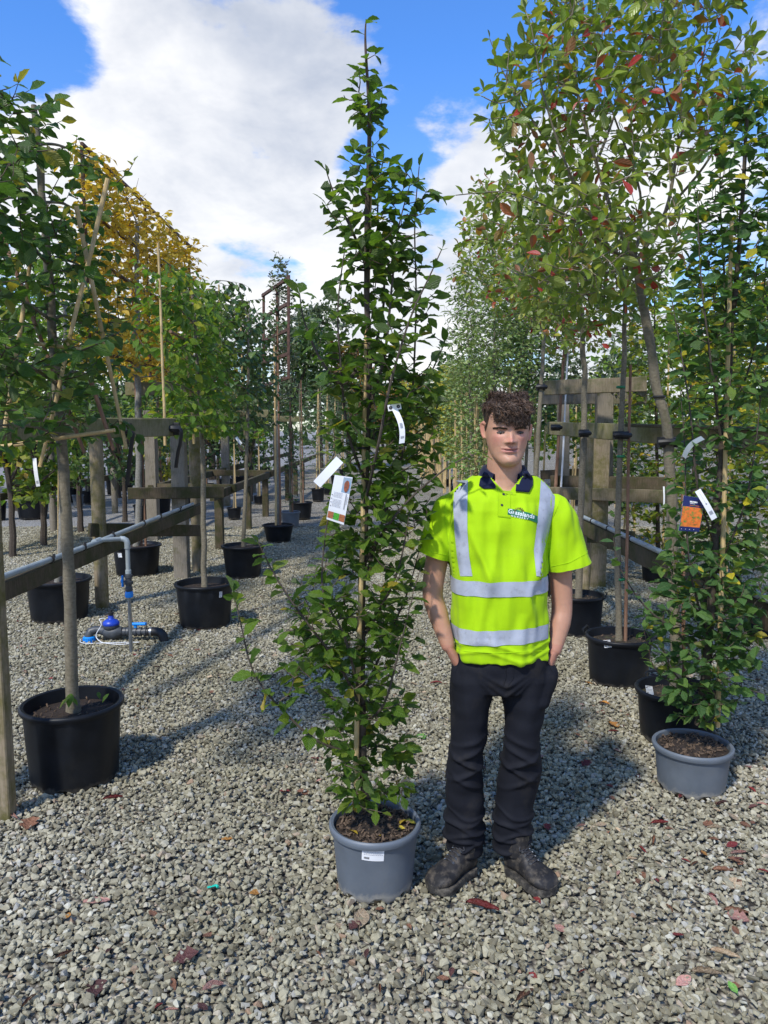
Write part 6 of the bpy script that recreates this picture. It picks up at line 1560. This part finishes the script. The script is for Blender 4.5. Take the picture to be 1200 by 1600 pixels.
# trousers
mb = MB()
loft(mb, [rg(1078, 716, 856, .105, .13, .035), rg(1060, 706, 863, .118, .13, .035), rg(1040, 706, 862, .120, .125, .035), rg(1020, 712, 858, .118, .118, .035), rg(1000, 716, 855, .11, .11, .035)], 48, .9)
def leg(sd, rows):
    R_ = []
    for py, xl, xr, f, b_, dy in rows:
        R_.append(rg(py, xl, xr, f, b_, dy))
    loft(mb, R_, 36, .95)
leg(-1, [(1346, 704, 758, .070, .080, .075), (1300, 700, 758, .072, .085, .07), (1250, 698, 757, .072, .088, .06), (1204, 701, 755, .075, .082, .05), (1161, 707, 762, .083, .082, .04), (1107, 704, 767, .092, .100, .035), (1060, 706, 779, .105, .12, .035), (1040, 712, 782, .10, .11, .035)])
leg(1, [(1344, 777, 828, .070, .080, .075), (1300, 776, 834, .072, .085, .07), (1250, 779, 842, .072, .088, .06), (1210, 787, 851, .075, .082, .05), (1161, 792, 846, .083, .082, .04), (1107, 789, 854, .092, .100, .035), (1060, 782, 862, .105, .12, .035), (1040, 780, 858, .10, .11, .035)])
for s, hx in ((-1, (722, 1060)), (1, (851, 1062))): ptube(mb, [q(hx[0]+(2 if s < 0 else -2), hx[1]-20, .012), q(hx[0]+(4 if s < 0 else -4), hx[1], .005), q(hx[0]+(14 if s < 0 else -14), hx[1]+36, -.005)], [.044, .050, .046], 14)
me = remesh(mb, .0050, 6, .6)
bm = bmesh.new(); bm.from_mesh(me)
bmesh.ops.bisect_plane(bm, geom=bm.verts[:]+bm.edges[:]+bm.faces[:], plane_co=q(780, 1343, .07), plane_no=(0, 0, -1), clear_outer=True)
bm.to_mesh(me); bm.free(); V = getv(me); nrm = getn(me)
xm = q(775, 1200).x; left = V[:, 0] < xm; legx = np.where(left, q(730, 1200).x, q(812, 1200).x); lx = V[:, 0]-legx
ff = folds(V, 20, 9, 2.2, .008)+folds(V, 9, 22, 5.5, .004)
zk = q(0, 1188).z; zh = q(0, 1335).z
for k, (dz, amp, sl) in enumerate(((.030, .010, .5), (-.005, .013, -.45), (-.045, .011, .55), (-.085, .008, -.5), (.075, .006, .35))):
    ff += amp*np.exp(-((V[:, 2]-(zk+dz)-sl*lx*np.where(left, 1, -1))/.011)**2)*np.clip(1.1-np.abs(lx)/.09, 0, 1)
for k in range(6):
    zc_ = zh+.012+k*.026; w = np.exp(-((V[:, 2]-zc_-.25*lx*(-1)**k-.01*np.sin(lx*40+k))/.0075)**2); ff += w*(.0085-.0008*k)
for sgn, cx_ in ((1, 748), (-1, 824)):
    for k in range(3): ff += .006*np.exp(-((V[:, 2]-q(0, 1062+k*16).z+sgn*(V[:, 0]-q(785, 1060).x)*(.5+.25*k))/.009)**2)*np.exp(-((V[:, 0]-q(785, 1060).x)/.075)**2)*((V[:, 0]-q(785, 1060).x)*sgn < 0)*(V[:, 1] < PY+.02)
V += nrm*ff[:, None]; setv(me, V)
tro = link(me, 'trousers', M['trouser'], man, MO); print('trousers', len(V))
tb = BVHTree.FromPolygons([tuple(v) for v in V], [tuple(p.vertices) for p in tro.data.polygons])
mb = MB()
def ontro(px, py, out=.001):
    t_ = q(px, py); h_ = tb.ray_cast(Vector((t_.x, t_.y-.6, t_.z)), Vector((0, 1, 0))); return h_[0]+Vector((0, -out, 0)) if h_[0] else None
for L_ in ([(784, 1028), (785, 1045), (781, 1058)], [(796, 1030), (796, 1048), (788, 1058)], [(718, 1028), (710, 1048)], [(852, 1028), (861, 1046)], [(707, 1080), (708, 1105)]):
    pts = [ontro(*pl(L_, t)) for t in np.linspace(0, 1, 8)]; pts = [p for p in pts if p]
    if len(pts) > 2: MB().tube(pts, .0015, 5).build('seam', M['trouser'], tro)

# work boots
def boot(heel, toe, lift, side):
    """heel, toe: ground points"""
    heel = Vector(heel); toe = Vector(toe); ax = (toe-heel); Ln = ax.length; ax.normalize(); sx = Vector((-ax.y, ax.x, 0))
    broot = MB(); n_ = 22; k = 20; V_ = []
    u_ = [0, .05, .15, .3, .45, .6, .72, .84, .93, .98, 1]; wd = [.024, .035, .040, .040, .042, .050, .056, .055, .045, .031, .012]; tp_ = [.090, .112, .125, .128, .112, .088, .076, .070, .058, .044, .030]
    for i in range(n_):
        u = i/(n_-1); w = np.interp(u, u_, wd); h_ = np.interp(u, u_, tp_)
        for j in range(k):
            a = 2*math.pi*j/k; ca, sa = math.cos(a), math.sin(a)
            y = math.copysign(abs(ca)**.8, ca)*w; z = .024+(h_-.024)*(.5+.5*math.copysign(abs(sa)**.75, sa))
            y *= 1-.32*max(0, (z-.045)/.08)
            cr_ = .0025*math.sin(u*85)*math.exp(-((u-.62)/.10)**2)*(sa > 0)
            V_.append(heel+ax*(u*Ln)+sx*y+Vector((0, 0, z+cr_+.002*noise.noise(Vector((u*14, ca*2, side*5+sa*2))))))
    F_ = [(i*k+j, i*k+(j+1) % k, (i+1)*k+(j+1) % k, (i+1)*k+j) for i in range(n_-1) for j in range(k)]
    broot.add([tuple(v) for v in V_], [np.array(F_)]); broot.F.append(np.array([[j for j in range(k-1, -1, -1)], [(n_-1)*k+j for j in range(k)]]))
    sh = [heel+ax*Ln*.20+Vector((0, 0, z)) for z in (.09, .13, .17)]
    broot.tube(sh, [.047, .046, .045], 18)
    bo = broot.build('boot', M['boot'], man)
    s_ = MB(); V_ = []; m_ = 40
    lay = [(0, .96, 0), (.006, 1.0, 0), (.018, 1.02, 0), (.024, 1.04, 0), (.030, 1.0, 0)]
    for z, k_, _ in lay:
        for j in range(m_):
            a = 2*math.pi*j/m_; u = .5-.5*math.cos(a); w = np.interp(u, u_, wd)*1.08+.003; sgn = 1 if math.sin(a) >= 0 else -1
            w = (w*.96)*min(1, abs(math.sin(a))*1.55)**.8; tread = -.0 if (j % 3) else .004
            arch = .008*math.exp(-((u-.33)/.07)**2) if z < .01 else 0
            V_.append(heel+ax*((u*1.015-.005)*Ln)+sx*sgn*w*k_+Vector((0, 0, z+arch+(tread if z < .012 else 0)+.006*max(0, u-.85)/.15)))
    F_ = [(i*m_+j, i*m_+(j+1) % m_, (i+1)*m_+(j+1) % m_, (i+1)*m_+j) for i in range(len(lay)-1) for j in range(m_)]
    s_.add([tuple(v) for v in V_], [np.array(F_)]); s_.F.append(np.array([[j for j in range(m_-1, -1, -1)], [(len(lay)-1)*m_+j for j in range(m_)]]))
    s_.build('sole', M['sole'], bo)
    l_ = MB(); e_ = MB()
    for i in range(5):
        u = .34+.062*i; z = np.interp(u, u_, tp_)+.003; c = heel+ax*(u*Ln)+Vector((0, 0, z)); w = .017
        l_.tube([c-sx*w+Vector((0, 0, -.004)), c+Vector((0, 0, .004))+ax*.004, c+sx*w+Vector((0, 0, -.004))-ax*.004], .0024, 6)
        if i < 4: l_.tube([c-sx*w, c+sx*w+ax*Ln*.062-Vector((0, 0, .012))], .0022, 6)
        for s in (-1, 1): e_.lathe([(.0045, 0), (.0045, .002), (.002, .002)], c+sx*s*(w+.003)+Vector((0, 0, -.004)), 10, capb=False, ax=(sx*s*.6+Vector((0, 0, .8))))
    c = heel+ax*(.36*Ln)+Vector((0, 0, np.interp(.36, u_, tp_)+.006))
    for s in (-1, 1):
        l_.tube(smooth_path([c, c+sx*s*.018+Vector((0, 0, .012)), c+sx*s*.032+ax*.006+Vector((0, 0, -.004)), c+sx*s*.012+ax*.012+Vector((0, 0, .0))], 5), .0022, 6)
    l_.build('laces', M['ink'], bo); e_.build('eyelets', M['steel'], bo)
    tg = MB(); V_ = []
    for i in range(8):
        u = .30+.36*i/7; z = np.interp(u, u_, tp_)+.0015; 
        for j in range(5): yy = (j/4-.5)*.040; V_.append(tuple(heel+ax*(u*Ln)+sx*yy+Vector((0, 0, z-.3*abs(yy)**1.2*2))))
    tg.add(V_, [np.array([(i*5+j, i*5+j+1, (i+1)*5+j+1, (i+1)*5+j) for i in range(7) for j in range(4)])]); tg.build('tongue', M['boot'], bo)
    return bo
gz = .006
lh = G(740, 1366); lt = G(675, 1401); rh = G(794, 1366); rt = G(864, 1405)
boot((lh.x, lh.y+.02, gz), (lt.x-.004, lt.y+.005, gz), 0, 0); boot((rh.x, rh.y+.02, gz), (rt.x+.004, rt.y+.005, gz), 0, 1)

# ------------------------------------------------------------------ labels tied to the trees
def strip(name, label, cat, p0, p1, w, Y, bend=0.0, mat='white', marks=None, group=None, thick=.0012, head=None):
    """a plastic strip from pixel p0 to p1 at distance Y"""
    a = P(p0[0], p0[1], Y); b = P(p1[0], p1[1], Y-.01); t = (b-a); Ln = t.length; t.normalize(); sd = Vector((0, 1, 0)).cross(t).normalized(); nn_ = t.cross(sd).normalized()
    if nn_.y > 0: nn_ = -nn_
    root = thing(name, label, cat, a, group); n = 10; V_ = []
    for side_ in (0, 1):
        for i in range(n):
            u = i/(n-1); c = a+t*Ln*u+sd*bend*math.sin(math.pi*u*.9)+nn_*.006*math.sin(u*3)
            for s in (-.5, .5): V_.append(tuple(c+sd*s*w+nn_*(thick if side_ == 0 else 0)))
    F_ = [(i*2, i*2+1, i*2+3, i*2+2) for i in range(n-1)]+[(2*n+i*2, 2*n+i*2+2, 2*n+i*2+3, 2*n+i*2+1) for i in range(n-1)]
    F_ += [(i*2, i*2+2, 2*n+i*2+2, 2*n+i*2) for i in range(n-1)]+[(i*2+1, 2*n+i*2+1, 2*n+i*2+3, i*2+3) for i in range(n-1)]+[(0, 2*n, 2*n+1, 1), (2*n-2, 2*n-1, 4*n-1, 4*n-2)]
    mb = MB(); mb.add(V_, [np.array(F_)]); st = mb.build('strip', M[mat], root, smooth=False)
    if marks:
        ib = MB()
        for (u0, u1, v0, v1) in marks:
            V_ = []
            for u, v in ((u0, v0), (u0, v1), (u1, v1), (u1, v0)):
                c = a+t*Ln*u+sd*bend*math.sin(math.pi*u*.9)+nn_*(.006*math.sin(u*3)+thick+.0008); V_.append(tuple(c+sd*v*w))
            ib.add(V_, [np.array([(0, 1, 2, 3)])])
        ib.build('print', M['ink_grey'], st, smooth=False)['kind'] = 'stuff'
    if head:
        hb_ = MB(); c = a-t*.008; hb_.box(c+nn_*.0005, (w*2.4, .0015, w*1.1), M=Matrix([[sd.x, nn_.x, t.x], [sd.y, nn_.y, t.y], [sd.z, nn_.z, t.z]])); hb_.build('strip_head', M[mat], root, smooth=False)
        e_ = MB()
        for s in (-1, 1): e_.lathe([(.001, .001), (.006, .001), (.006, 0)], c+sd*s*w*.7+nn_*.0012, 10, capb=False, ax=nn_)
        e_.build('hole', M['ink'], st)
    return root
bar = [(.72+.012*i, .72+.012*i+.007, -.3, .3) for i in range(10)]
Ym = P(0, 0, 2.48).y
strip('tree_label', 'plain white plastic strip poking out left of the tall hornbeam', 'label', (531, 718), (495, 757), .030, 2.50)
strip('tree_label', 'curved white strip with two holes hanging in the tall hornbeam', 'label', (617, 640), (626, 693), .018, 2.50, -.012, marks=[(.42+.02*i, .43+.02*i, -.25, .25) for i in range(8)]+[(.80, .86, -.3, .3)], head=True)
strip('tree_label', 'white strip with a small barcode hanging over the orange picture card', 'label', (1090, 766), (1116, 811), .026, 3.28, marks=bar+[(.1, .5, -.02, .02), (.45, .5, -.15, .1)])
strip('tree_label', 'narrow white strip hanging under the left dark crown', 'label', (54, 716), (60, 760), .017, 3.45, marks=[(.8, .9, -.3, .3)])
strip('tree_label', 'small white tag hanging in the darker pleached tree', 'label', (369, 683), (377, 694), .03, 8.2)
strip('tree_label', 'thin white tag beside the leaning trunk near the picture card', 'label', (1037, 760), (1037, 795), .008, 3.9)
MB  # keep
# silver-grey folded tag on the right hornbeam
strip('tree_label', 'grey folded plastic tie in the right hornbeam below the beam', 'label', (1098, 684), (1070, 716), .022, 3.3, .02, mat='pvc')

def card(name, label, px4, Y, paint):
    """flat printed card with four corners given as pixels (tl, tr, br, bl)"""
    c4 = [P(x, y, Y+.004*i) for i, (x, y) in enumerate(px4)]
    root = thing(name, label, 'plant card', c4[0]); nrm_ = (c4[1]-c4[0]).cross(c4[3]-c4[0]).normalized()
    if nrm_.y > 0: nrm_ = -nrm_
    def at(u, v, out=0): return (c4[0].lerp(c4[1], u)).lerp(c4[3].lerp(c4[2], u), v)+nrm_*(out+.004*math.sin(v*3.1))
    def quad(mb, u0, u1, v0, v1, out, n=4):
        V_ = [];
        for i in range(n+1):
            v = v0+(v1-v0)*i/n; V_ += [tuple(at(u0, v, out)), tuple(at(u1, v, out))]
        mb.add(V_, [np.array([(i*2, i*2+1, i*2+3, i*2+2) for i in range(n)])])
    mb = MB(); quad(mb, 0, 1, 0, 1, .0008, 10); quad(mb, 0, 1, 0, 1, 0, 10); cd_ = mb.build('card', M['white'], root, smooth=False)
    for k, (nm, mt, rects) in enumerate(paint):
        mb = MB()
        for rc in rects: quad(mb, *rc, .0014+.0004*k)
        o_ = mb.build(nm, M[mt], cd_, smooth=False)
        if len(rects) > 1: o_['kind'] = 'stuff'
    return root, at, cd_
def photo_mat(name, c1, c2, c3, sc):
    m, t, bs = newmat(name); t.links.new(ramp(t, noi(t, sc, 3, .6), [(.35, c1), (.5, c2), (.65, c3)]), bs.inputs['Base Color']); bs.inputs['Roughness'].default_value = .4; return m
M['ph_tree'] = photo_mat('print_rust_tree', (.40, .10, .04), (.30, .08, .03), (.16, .07, .04), 90)
M['ph_sky'] = photo_mat('print_sky', (.22, .36, .50), (.26, .38, .50), (.34, .36, .36), 30)
M['ph_rust'] = photo_mat('print_rust', (.45, .13, .05), (.38, .15, .06), (.28, .08, .04), 160)
M['ph_green'] = photo_mat('print_green', (.05, .30, .03), (.10, .42, .04), (.03, .18, .02), 160)
M['ph_flower'] = photo_mat('print_orange_flowers', (.10, .26, .04), (.72, .16, .03), (.80, .24, .04), 55)
M['ph_navy'] = simple('print_navy', (.012, .022, .12), .4, .1, 5, 0)
txt = []
rr = np.random.default_rng(3)
for v in np.arange(.36, .70, .030):
    u = .14
    while u < .60:
        l = rr.uniform(.04, .10)
        if v < .42 or (v-.36) % .11 > .02: txt.append((u, min(u+l, .62), v, v+.009))
        u += l+.02
side = [(.80, .86, .36+.022*i, .372+.022*i) for i in range(15)]+[(.90, .93, .42+.02*i, .43+.02*i) for i in range(8)]
icons = [(.04, .09, v, v+.016) for v in (.42, .50, .58, .66)]
root_, at_, cd_ = card('plant_card', 'white care card with small pictures hanging in the tall hornbeam', [(523, 742), (551, 746), (537, 820), (510, 811)], 2.47,
     [('picture_sky', 'ph_sky', [(.52, .98, .02, .34)]), ('picture_leaves', 'ph_rust', [(.02, .33, .80, .95), (.67, .98, .80, .95)]), ('picture_green', 'ph_green', [(.345, .655, .80, .95)]), ('small_print', 'ink_grey', txt), ('title', 'ink', side+icons)])
mb = MB(); V_ = [tuple(at_(.76+.15*math.cos(a)*(1 if math.sin(a) < 0 else .9), .20+.125*math.sin(a), .0032)) for a in np.arange(16)*math.pi/8]; mb.add(V_, [np.array([list(range(16))])]); mb.build('picture_tree', M['ph_tree'], cd_, smooth=False)
root_, at_, cd_ = card('plant_card', 'dark blue plant card with an orange flower picture beside the right hornbeam stem', [(1068, 774), (1101, 779), (1092, 831), (1060, 829)], 3.31,
     [('blue_ground', 'ph_navy', [(0, 1, 0, 1)]), ('flower_picture', 'ph_flower', [(.02, .98, .29, .87)]), ('qr_free_panel', 'ink_grey', []), ('white_print', 'white', [(.32, .70, .13, .17), (.36, .62, .19, .205)]+[(.10+.2*i, .12+.2*i, .93, .95) for i in range(4)]), ('orange_line', 'ph_flower', [(.35, .85, .235, .245)])][:2]+[('white_print', 'white', [(.32, .70, .12, .165), (.34, .58, .185, .20)]+[(.10+.2*i, .13+.2*i, .93, .95) for i in range(4)]), ('orange_line', 'ph_flower', [(.34, .88, .235, .25)])])

# ------------------------------------------------------------------ fallen leaves
def leaf3(name, curl, wid, lobes=0, seed=0):
    """a dry leaf: bent, curled blade with a stalk"""
    r_ = np.random.default_rng(seed); V_ = []; n = 9; k = 7
    for i in range(n):
        t = i/(n-1); w = wid*.5*math.sin(math.pi*(t*.96+.02))**.8
        if lobes: w *= .55+.6*abs(math.cos(t*math.pi*lobes))
        for j in range(k):
            u = j/(k-1)*2-1; a = u*curl; x = w*math.sin(a)/max(curl, .01) if curl > .05 else w*u
            z = w*(1-math.cos(a))/max(curl, .01)*1.2+.05*math.sin(t*3+seed)+.02*r_.normal()
            V_.append((x, t, z))
    F_ = [(i*k+j, i*k+j+1, (i+1)*k+j+1, (i+1)*k+j) for i in range(n-1) for j in range(k-1)]
    UV = np.array([(j/(k-1), i/(n-1)) for i in range(n) for j in range(k)])
    V_ += [(-.012, 0, .02), (.012, 0, .02), (.004, -.28, .05), (-.004, -.28, .05)]; UV = np.vstack([UV, [(.5, 0)]*4])
    F_.append((n*k, n*k+3, n*k+2, n*k+1))
    return V_, [np.array(F_)], UV
DRY = {}
def drymat(nm, c1, c2, c3):
    m, t, bs = newmat(nm); c = ramp(t, noi(t, 3.5, 6, .65), [(.3, c1), (.5, c2), (.72, c3)])
    oi = nd(t, 'ShaderNodeObjectInfo'); hs = nd(t, 'ShaderNodeHueSaturation'); t.links.new(c, hs.inputs['Color']); t.links.new(mth(t, 'ADD', mth(t, 'MULTIPLY', oi.outputs['Random'], .7), .65), hs.inputs['Value'])
    t.links.new(hs.outputs[0], bs.inputs['Base Color']); bs.inputs['Roughness'].default_value = .6; bump(t, bs, noi(t, 9, 5), .5, .05); return m
DM = {'red': drymat('dry_red_leaf', (.13, .016, .016), (.20, .024, .022), (.11, .03, .02)), 'brown': drymat('dry_brown_leaf', (.10, .04, .022), (.19, .085, .045), (.26, .14, .08)),
      'tan': drymat('dry_tan_leaf', (.34, .24, .14), (.48, .37, .24), (.30, .17, .08)), 'orange': drymat('dry_orange_leaf', (.42, .16, .03), (.55, .26, .05), (.30, .08, .03)),
      'pink': drymat('dry_pink_leaf', (.34, .15, .12), (.46, .24, .19), (.30, .20, .17)), 'green': drymat('dry_green_leaf', (.08, .22, .04), (.14, .32, .06), (.3, .34, .08)), 'dark': drymat('dry_dark_leaf', (.05, .02, .018), (.10, .035, .03), (.13, .06, .045))}
SHAPES = {'oval': leaf3('a', .9, .48, 0, 1), 'curl': leaf3('b', 2.2, .42, 0, 2), 'flat': leaf3('c', .35, .55, 0, 3), 'lobed': leaf3('d', .5, .9, 3, 4)}
def dry_mesh(sh, cl):
    if (sh, cl) not in DRY:
        V_, F_, UV = SHAPES[sh]; DRY[(sh, cl)] = arr_mesh('fallen_leaf', V_, F_, uv=UV, mats=(DM[cl],), smooth=True)
    return DRY[(sh, cl)]
def fallen(px, py, size, sh, cl, ang, label, group='fallen leaves on the gravel', z=.016, cat='fallen leaf'):
    o = bpy.data.objects.new('fallen_leaf', dry_mesh(sh, cl)); COL.objects.link(o); g = G(px, py); o.location = (g.x, g.y, z)
    o.scale = (size,)*3; o.rotation_euler = (random.uniform(-.15, .15), random.uniform(-.25, .25), ang); tag(o, label, cat, group); return o
FL = [(728, 1418, .12, 'curl', 'red', -2.0, 'long curled dark red leaf lying in front of the man\'s feet'), (844, 1419, .05, 'oval', 'red', .3, 'small dark red leaf at the tip of the man\'s left boot'),
 (316, 1556, .07, 'oval', 'pink', -.9, 'pinkish brown oval leaf at the bottom left of centre'), (562, 1455, .10, 'flat', 'tan', -.1, 'pale tan leaf lying below the front grey pot'), (839, 1540, .045, 'oval', 'red', .4, 'small crimson leaf alone in the foreground below the man'),
 (1135, 1328, .055, 'flat', 'red', -1.2, 'bright red leaf near the right edge below the right grey pot'), (1104, 1343, .035, 'flat', 'orange', .2, 'small yellow leaf just left of the bright red one'), (1140, 1341, .07, 'curl', 'pink', -1.4, 'pinkish curled leaf under the bright red one'),
 (1007, 1380, .06, 'oval', 'brown', 0, 'brown oval leaf standing out right of the man\'s left boot'), (1112, 1367, .09, 'curl', 'brown', -1.4, 'curled brown leaf left of the star-shaped one'), (1158, 1396, .08, 'lobed', 'tan', .4, 'pale star-shaped leaf near the right edge'),
 (1078, 1527, .10, 'curl', 'tan', -1.5, 'cream folded leaf in the lower right foreground'), (1108, 1493, .09, 'curl', 'tan', -2.1, 'thin cream leaf above the cream folded one'), (1056, 1546, .06, 'flat', 'pink', -1.1, 'pink-grey leaf left of the cream folded one'),
 (1151, 1560, .045, 'flat', 'green', .1, 'fresh green leaf in the lower right corner'), (1170, 1445, .07, 'lobed', 'pink', .9, 'ragged pink-grey leaf below the pale star-shaped leaf'), (1130, 1430, .09, 'curl', 'brown', -1.5, 'slim brown curled leaf below the star-shaped one'),
 (1051, 1433, .05, 'curl', 'brown', .1, 'slim upright brown leaf in the right foreground'), (1020, 1326, .07, 'curl', 'brown', -.4, 'brown curled leaf left of the bright red one'), (1016, 1293, .08, 'curl', 'red', -1.4, 'dark red curled leaf between the man and the right grey pot'),
 (1105, 1300, .08, 'curl', 'tan', -1.2, 'cream strip-like leaf below the right grey pot'), (1152, 1288, .06, 'flat', 'tan', .2, 'tan leaf right below the right grey pot'), (1120, 1262, .06, 'curl', 'dark', -1.2, 'dark brown leaf tucked behind the right grey pot'),
 (1060, 1252, .05, 'oval', 'red', -.8, 'red leaf leaning on the base of the right grey pot'), (925, 1072, .07, 'flat', 'orange', .4, 'yellow and brown leaf beside the two-handled black pot'), (952, 1105, .06, 'oval', 'orange', .8, 'orange leaf below the two-handled black pot'),
 (965, 1140, .08, 'lobed', 'orange', .3, 'bright orange leaf between the man and the black pots'), (950, 1148, .06, 'curl', 'red', -1.4, 'dark red leaf touching the bright orange one'), (944, 1165, .08, 'flat', 'tan', -1.2, 'cream leaf left of the pink one by the black pots'), (938, 1176, .06, 'oval', 'tan', .9, 'pale leaf with a torn tip beside the man\'s leg'),
 (968, 1179, .06, 'flat', 'pink', .1, 'pink leaf beside the cream one'), (910, 1201, .06, 'lobed', 'red', -.9, 'small crimson star-shaped leaf right of the man\'s knee'), (958, 1237, .05, 'oval', 'red', .5, 'wine-red leaf half way to the right grey pot'), (1000, 1221, .05, 'oval', 'red', .2, 'wine-red leaf just left of the right grey pot'),
 (857, 1302, .04, 'lobed', 'red', .1, 'tiny crimson leaf right of the man\'s trouser hem'), (900, 1298, .05, 'curl', 'pink', -1.1, 'dull pink leaf right of the man\'s trouser hem'), (930, 1294, .05, 'flat', 'tan', -1.4, 'small cream leaf right of the dull pink one'),
 (672, 1072, .08, 'oval', 'red', -1.5, 'red leaf between the front hornbeam and the man'), (486, 1189, .06, 'flat', 'red', -1.3, 'red leaf left of the front hornbeam\'s lowest leaves'), (663, 1158, .07, 'lobed', 'green', .5, 'yellow-green leaves lying right of the front hornbeam'),
 (346, 1317, .05, 'flat', 'orange', -1.2, 'small orange leaf left of the front grey pot'), (390, 1402, .05, 'flat', 'orange', -1.1, 'orange-tan leaf lower left of the front grey pot'), (346, 1424, .05, 'curl', 'brown', .4, 'brown crumpled leaf left of the tan leaf'), (104, 1441, .03, 'flat', 'orange', 0, 'tiny orange leaf in the left foreground'),
 (160, 1255, .09, 'curl', 'red', -1.1, 'dark red leaf in front of the large left black pot'), (42, 1300, .09, 'lobed', 'brown', .2, 'crumpled brown leaf by the foot of the near post'), (28, 1285, .07, 'curl', 'pink', .9, 'pinkish leaf leaning on the foot of the near post'), (130, 1415, .09, 'flat', 'pink', -1.4, 'faded grey-pink leaf in the left foreground'),
 (88, 1505, .06, 'curl', 'brown', -.6, 'slim brown leaf low in the left foreground'), (150, 1562, .07, 'lobed', 'dark', .3, 'dark crumpled leaf at the bottom left'), (270, 1508, .08, 'lobed', 'dark', -1.2, 'dark frilled leaf left of the pinkish oval one'), (805, 1575, .09, 'curl', 'brown', -.8, 'brown curled leaf at the bottom edge below the man'), (212, 1027, .05, 'flat', 'red', .6, 'red leaf by the foot of the standpipe')]
for px, py, s, sh, cl, an, lb in FL: fallen(px, py, s, sh, cl, an, lb)
r = np.random.default_rng(44)
spots = [(x, y) for x, y in zip(r.uniform(900, 1190, 70), r.uniform(1010, 1420, 70))] + [(x, y) for x, y in zip(r.uniform(20, 330, 48), r.uniform(960, 1110, 48))] + [(x, y) for x, y in zip(r.uniform(640, 900, 22), r.uniform(1000, 1250, 22))] + [(x, y) for x, y in zip(r.uniform(380, 520, 16), r.uniform(900, 1300, 16))]+[(x, y) for x, y in zip(r.uniform(20, 1180, 26), r.uniform(1420, 1590, 26))]
nmc = {'red': 'dark red', 'brown': 'brown', 'tan': 'pale tan', 'orange': 'orange', 'pink': 'faded pink', 'dark': 'blackish brown', 'green': 'green'}
nsh = {'oval': 'oval', 'curl': 'curled', 'flat': 'flat', 'lobed': 'ragged'}
for (x, y) in spots:
    cl = ['brown', 'brown', 'brown', 'tan', 'pink', 'dark', 'tan', 'red'][r.integers(8)]; sh = ['oval', 'curl', 'flat', 'lobed'][r.integers(4)]
    if y > 1420: zn_ = 'along the bottom foreground' + (' at left' if x < 400 else ' in the middle' if x < 800 else ' at right')
    elif x > 900: zn_ = ('far off ' if y < 1100 else 'half way down ' if y < 1220 else 'low down ') + ('beside the man' if x < 1000 else 'in front of the right grey pot' if x < 1090 else 'at the right edge')
    elif x < 340: zn_ = ('left' if x < 130 else 'right') + ' of the leaning trunk ' + ('near the valve' if y > 1030 else 'just beyond the valve')
    elif x < 560: zn_ = 'on the path left of the tall hornbeam ' + ('far off' if y < 1050 else 'nearer')
    else: zn_ = 'on the stones ' + ('beyond' if y < 1120 else 'beside') + ' the man\'s legs'
    fallen(x, y, r.uniform(.028, .052), sh, cl, r.uniform(-3, 3), 'small %s %s leaf %s' % (nmc[cl], nsh[sh], zn_), 'small %s %s leaves %s' % (nmc[cl], nsh[sh], zn_), z=.014)
# a scrap of turquoise tape
g = G(331, 1394); mb = MB(); mb.beam((g.x-.016, g.y, .018), (g.x+.014, g.y+.012, .020), .010, .002, .0005); mb.tube([(g.x+.014, g.y+.012, .02), (g.x+.022, g.y+.002, .018)], [.004, .006], 5)
m, t, bs = newmat('turquoise_tape'); bs.inputs['Base Color'].default_value = (.01, .5, .36, 1); M['turq'] = m
tag(mb.build('tape_scrap', m, None, loc=g), 'tiny turquoise scrap of tape in the left foreground gravel', 'tape scrap')
sp_ = bpy.data.objects['potted_pleached_tree']; so2 = Vector(sp_.location)
for k, (dx, dy, an, s) in enumerate(((.02, -.09, .2, .075), (-.02, -.10, -.9, .065), (.05, -.06, 1.2, .05), (.15, -.02, -.6, .05), (.12, .03, .6, .04))):
    o = bpy.data.objects.new('young_leaf', single_leaf_mesh('oval2', M['leaf_lime'])); COL.objects.link(o); o.parent = sp_
    o.location = (dx, dy, .375); o.scale = (s,)*3; o.rotation_euler = (R(55), 0, an)
# two young leaves sprouting beside the leaning trunk in the large left pot
print('objects', len(bpy.data.objects), 'tris', sum(len(me.polygons) for me in bpy.data.meshes))
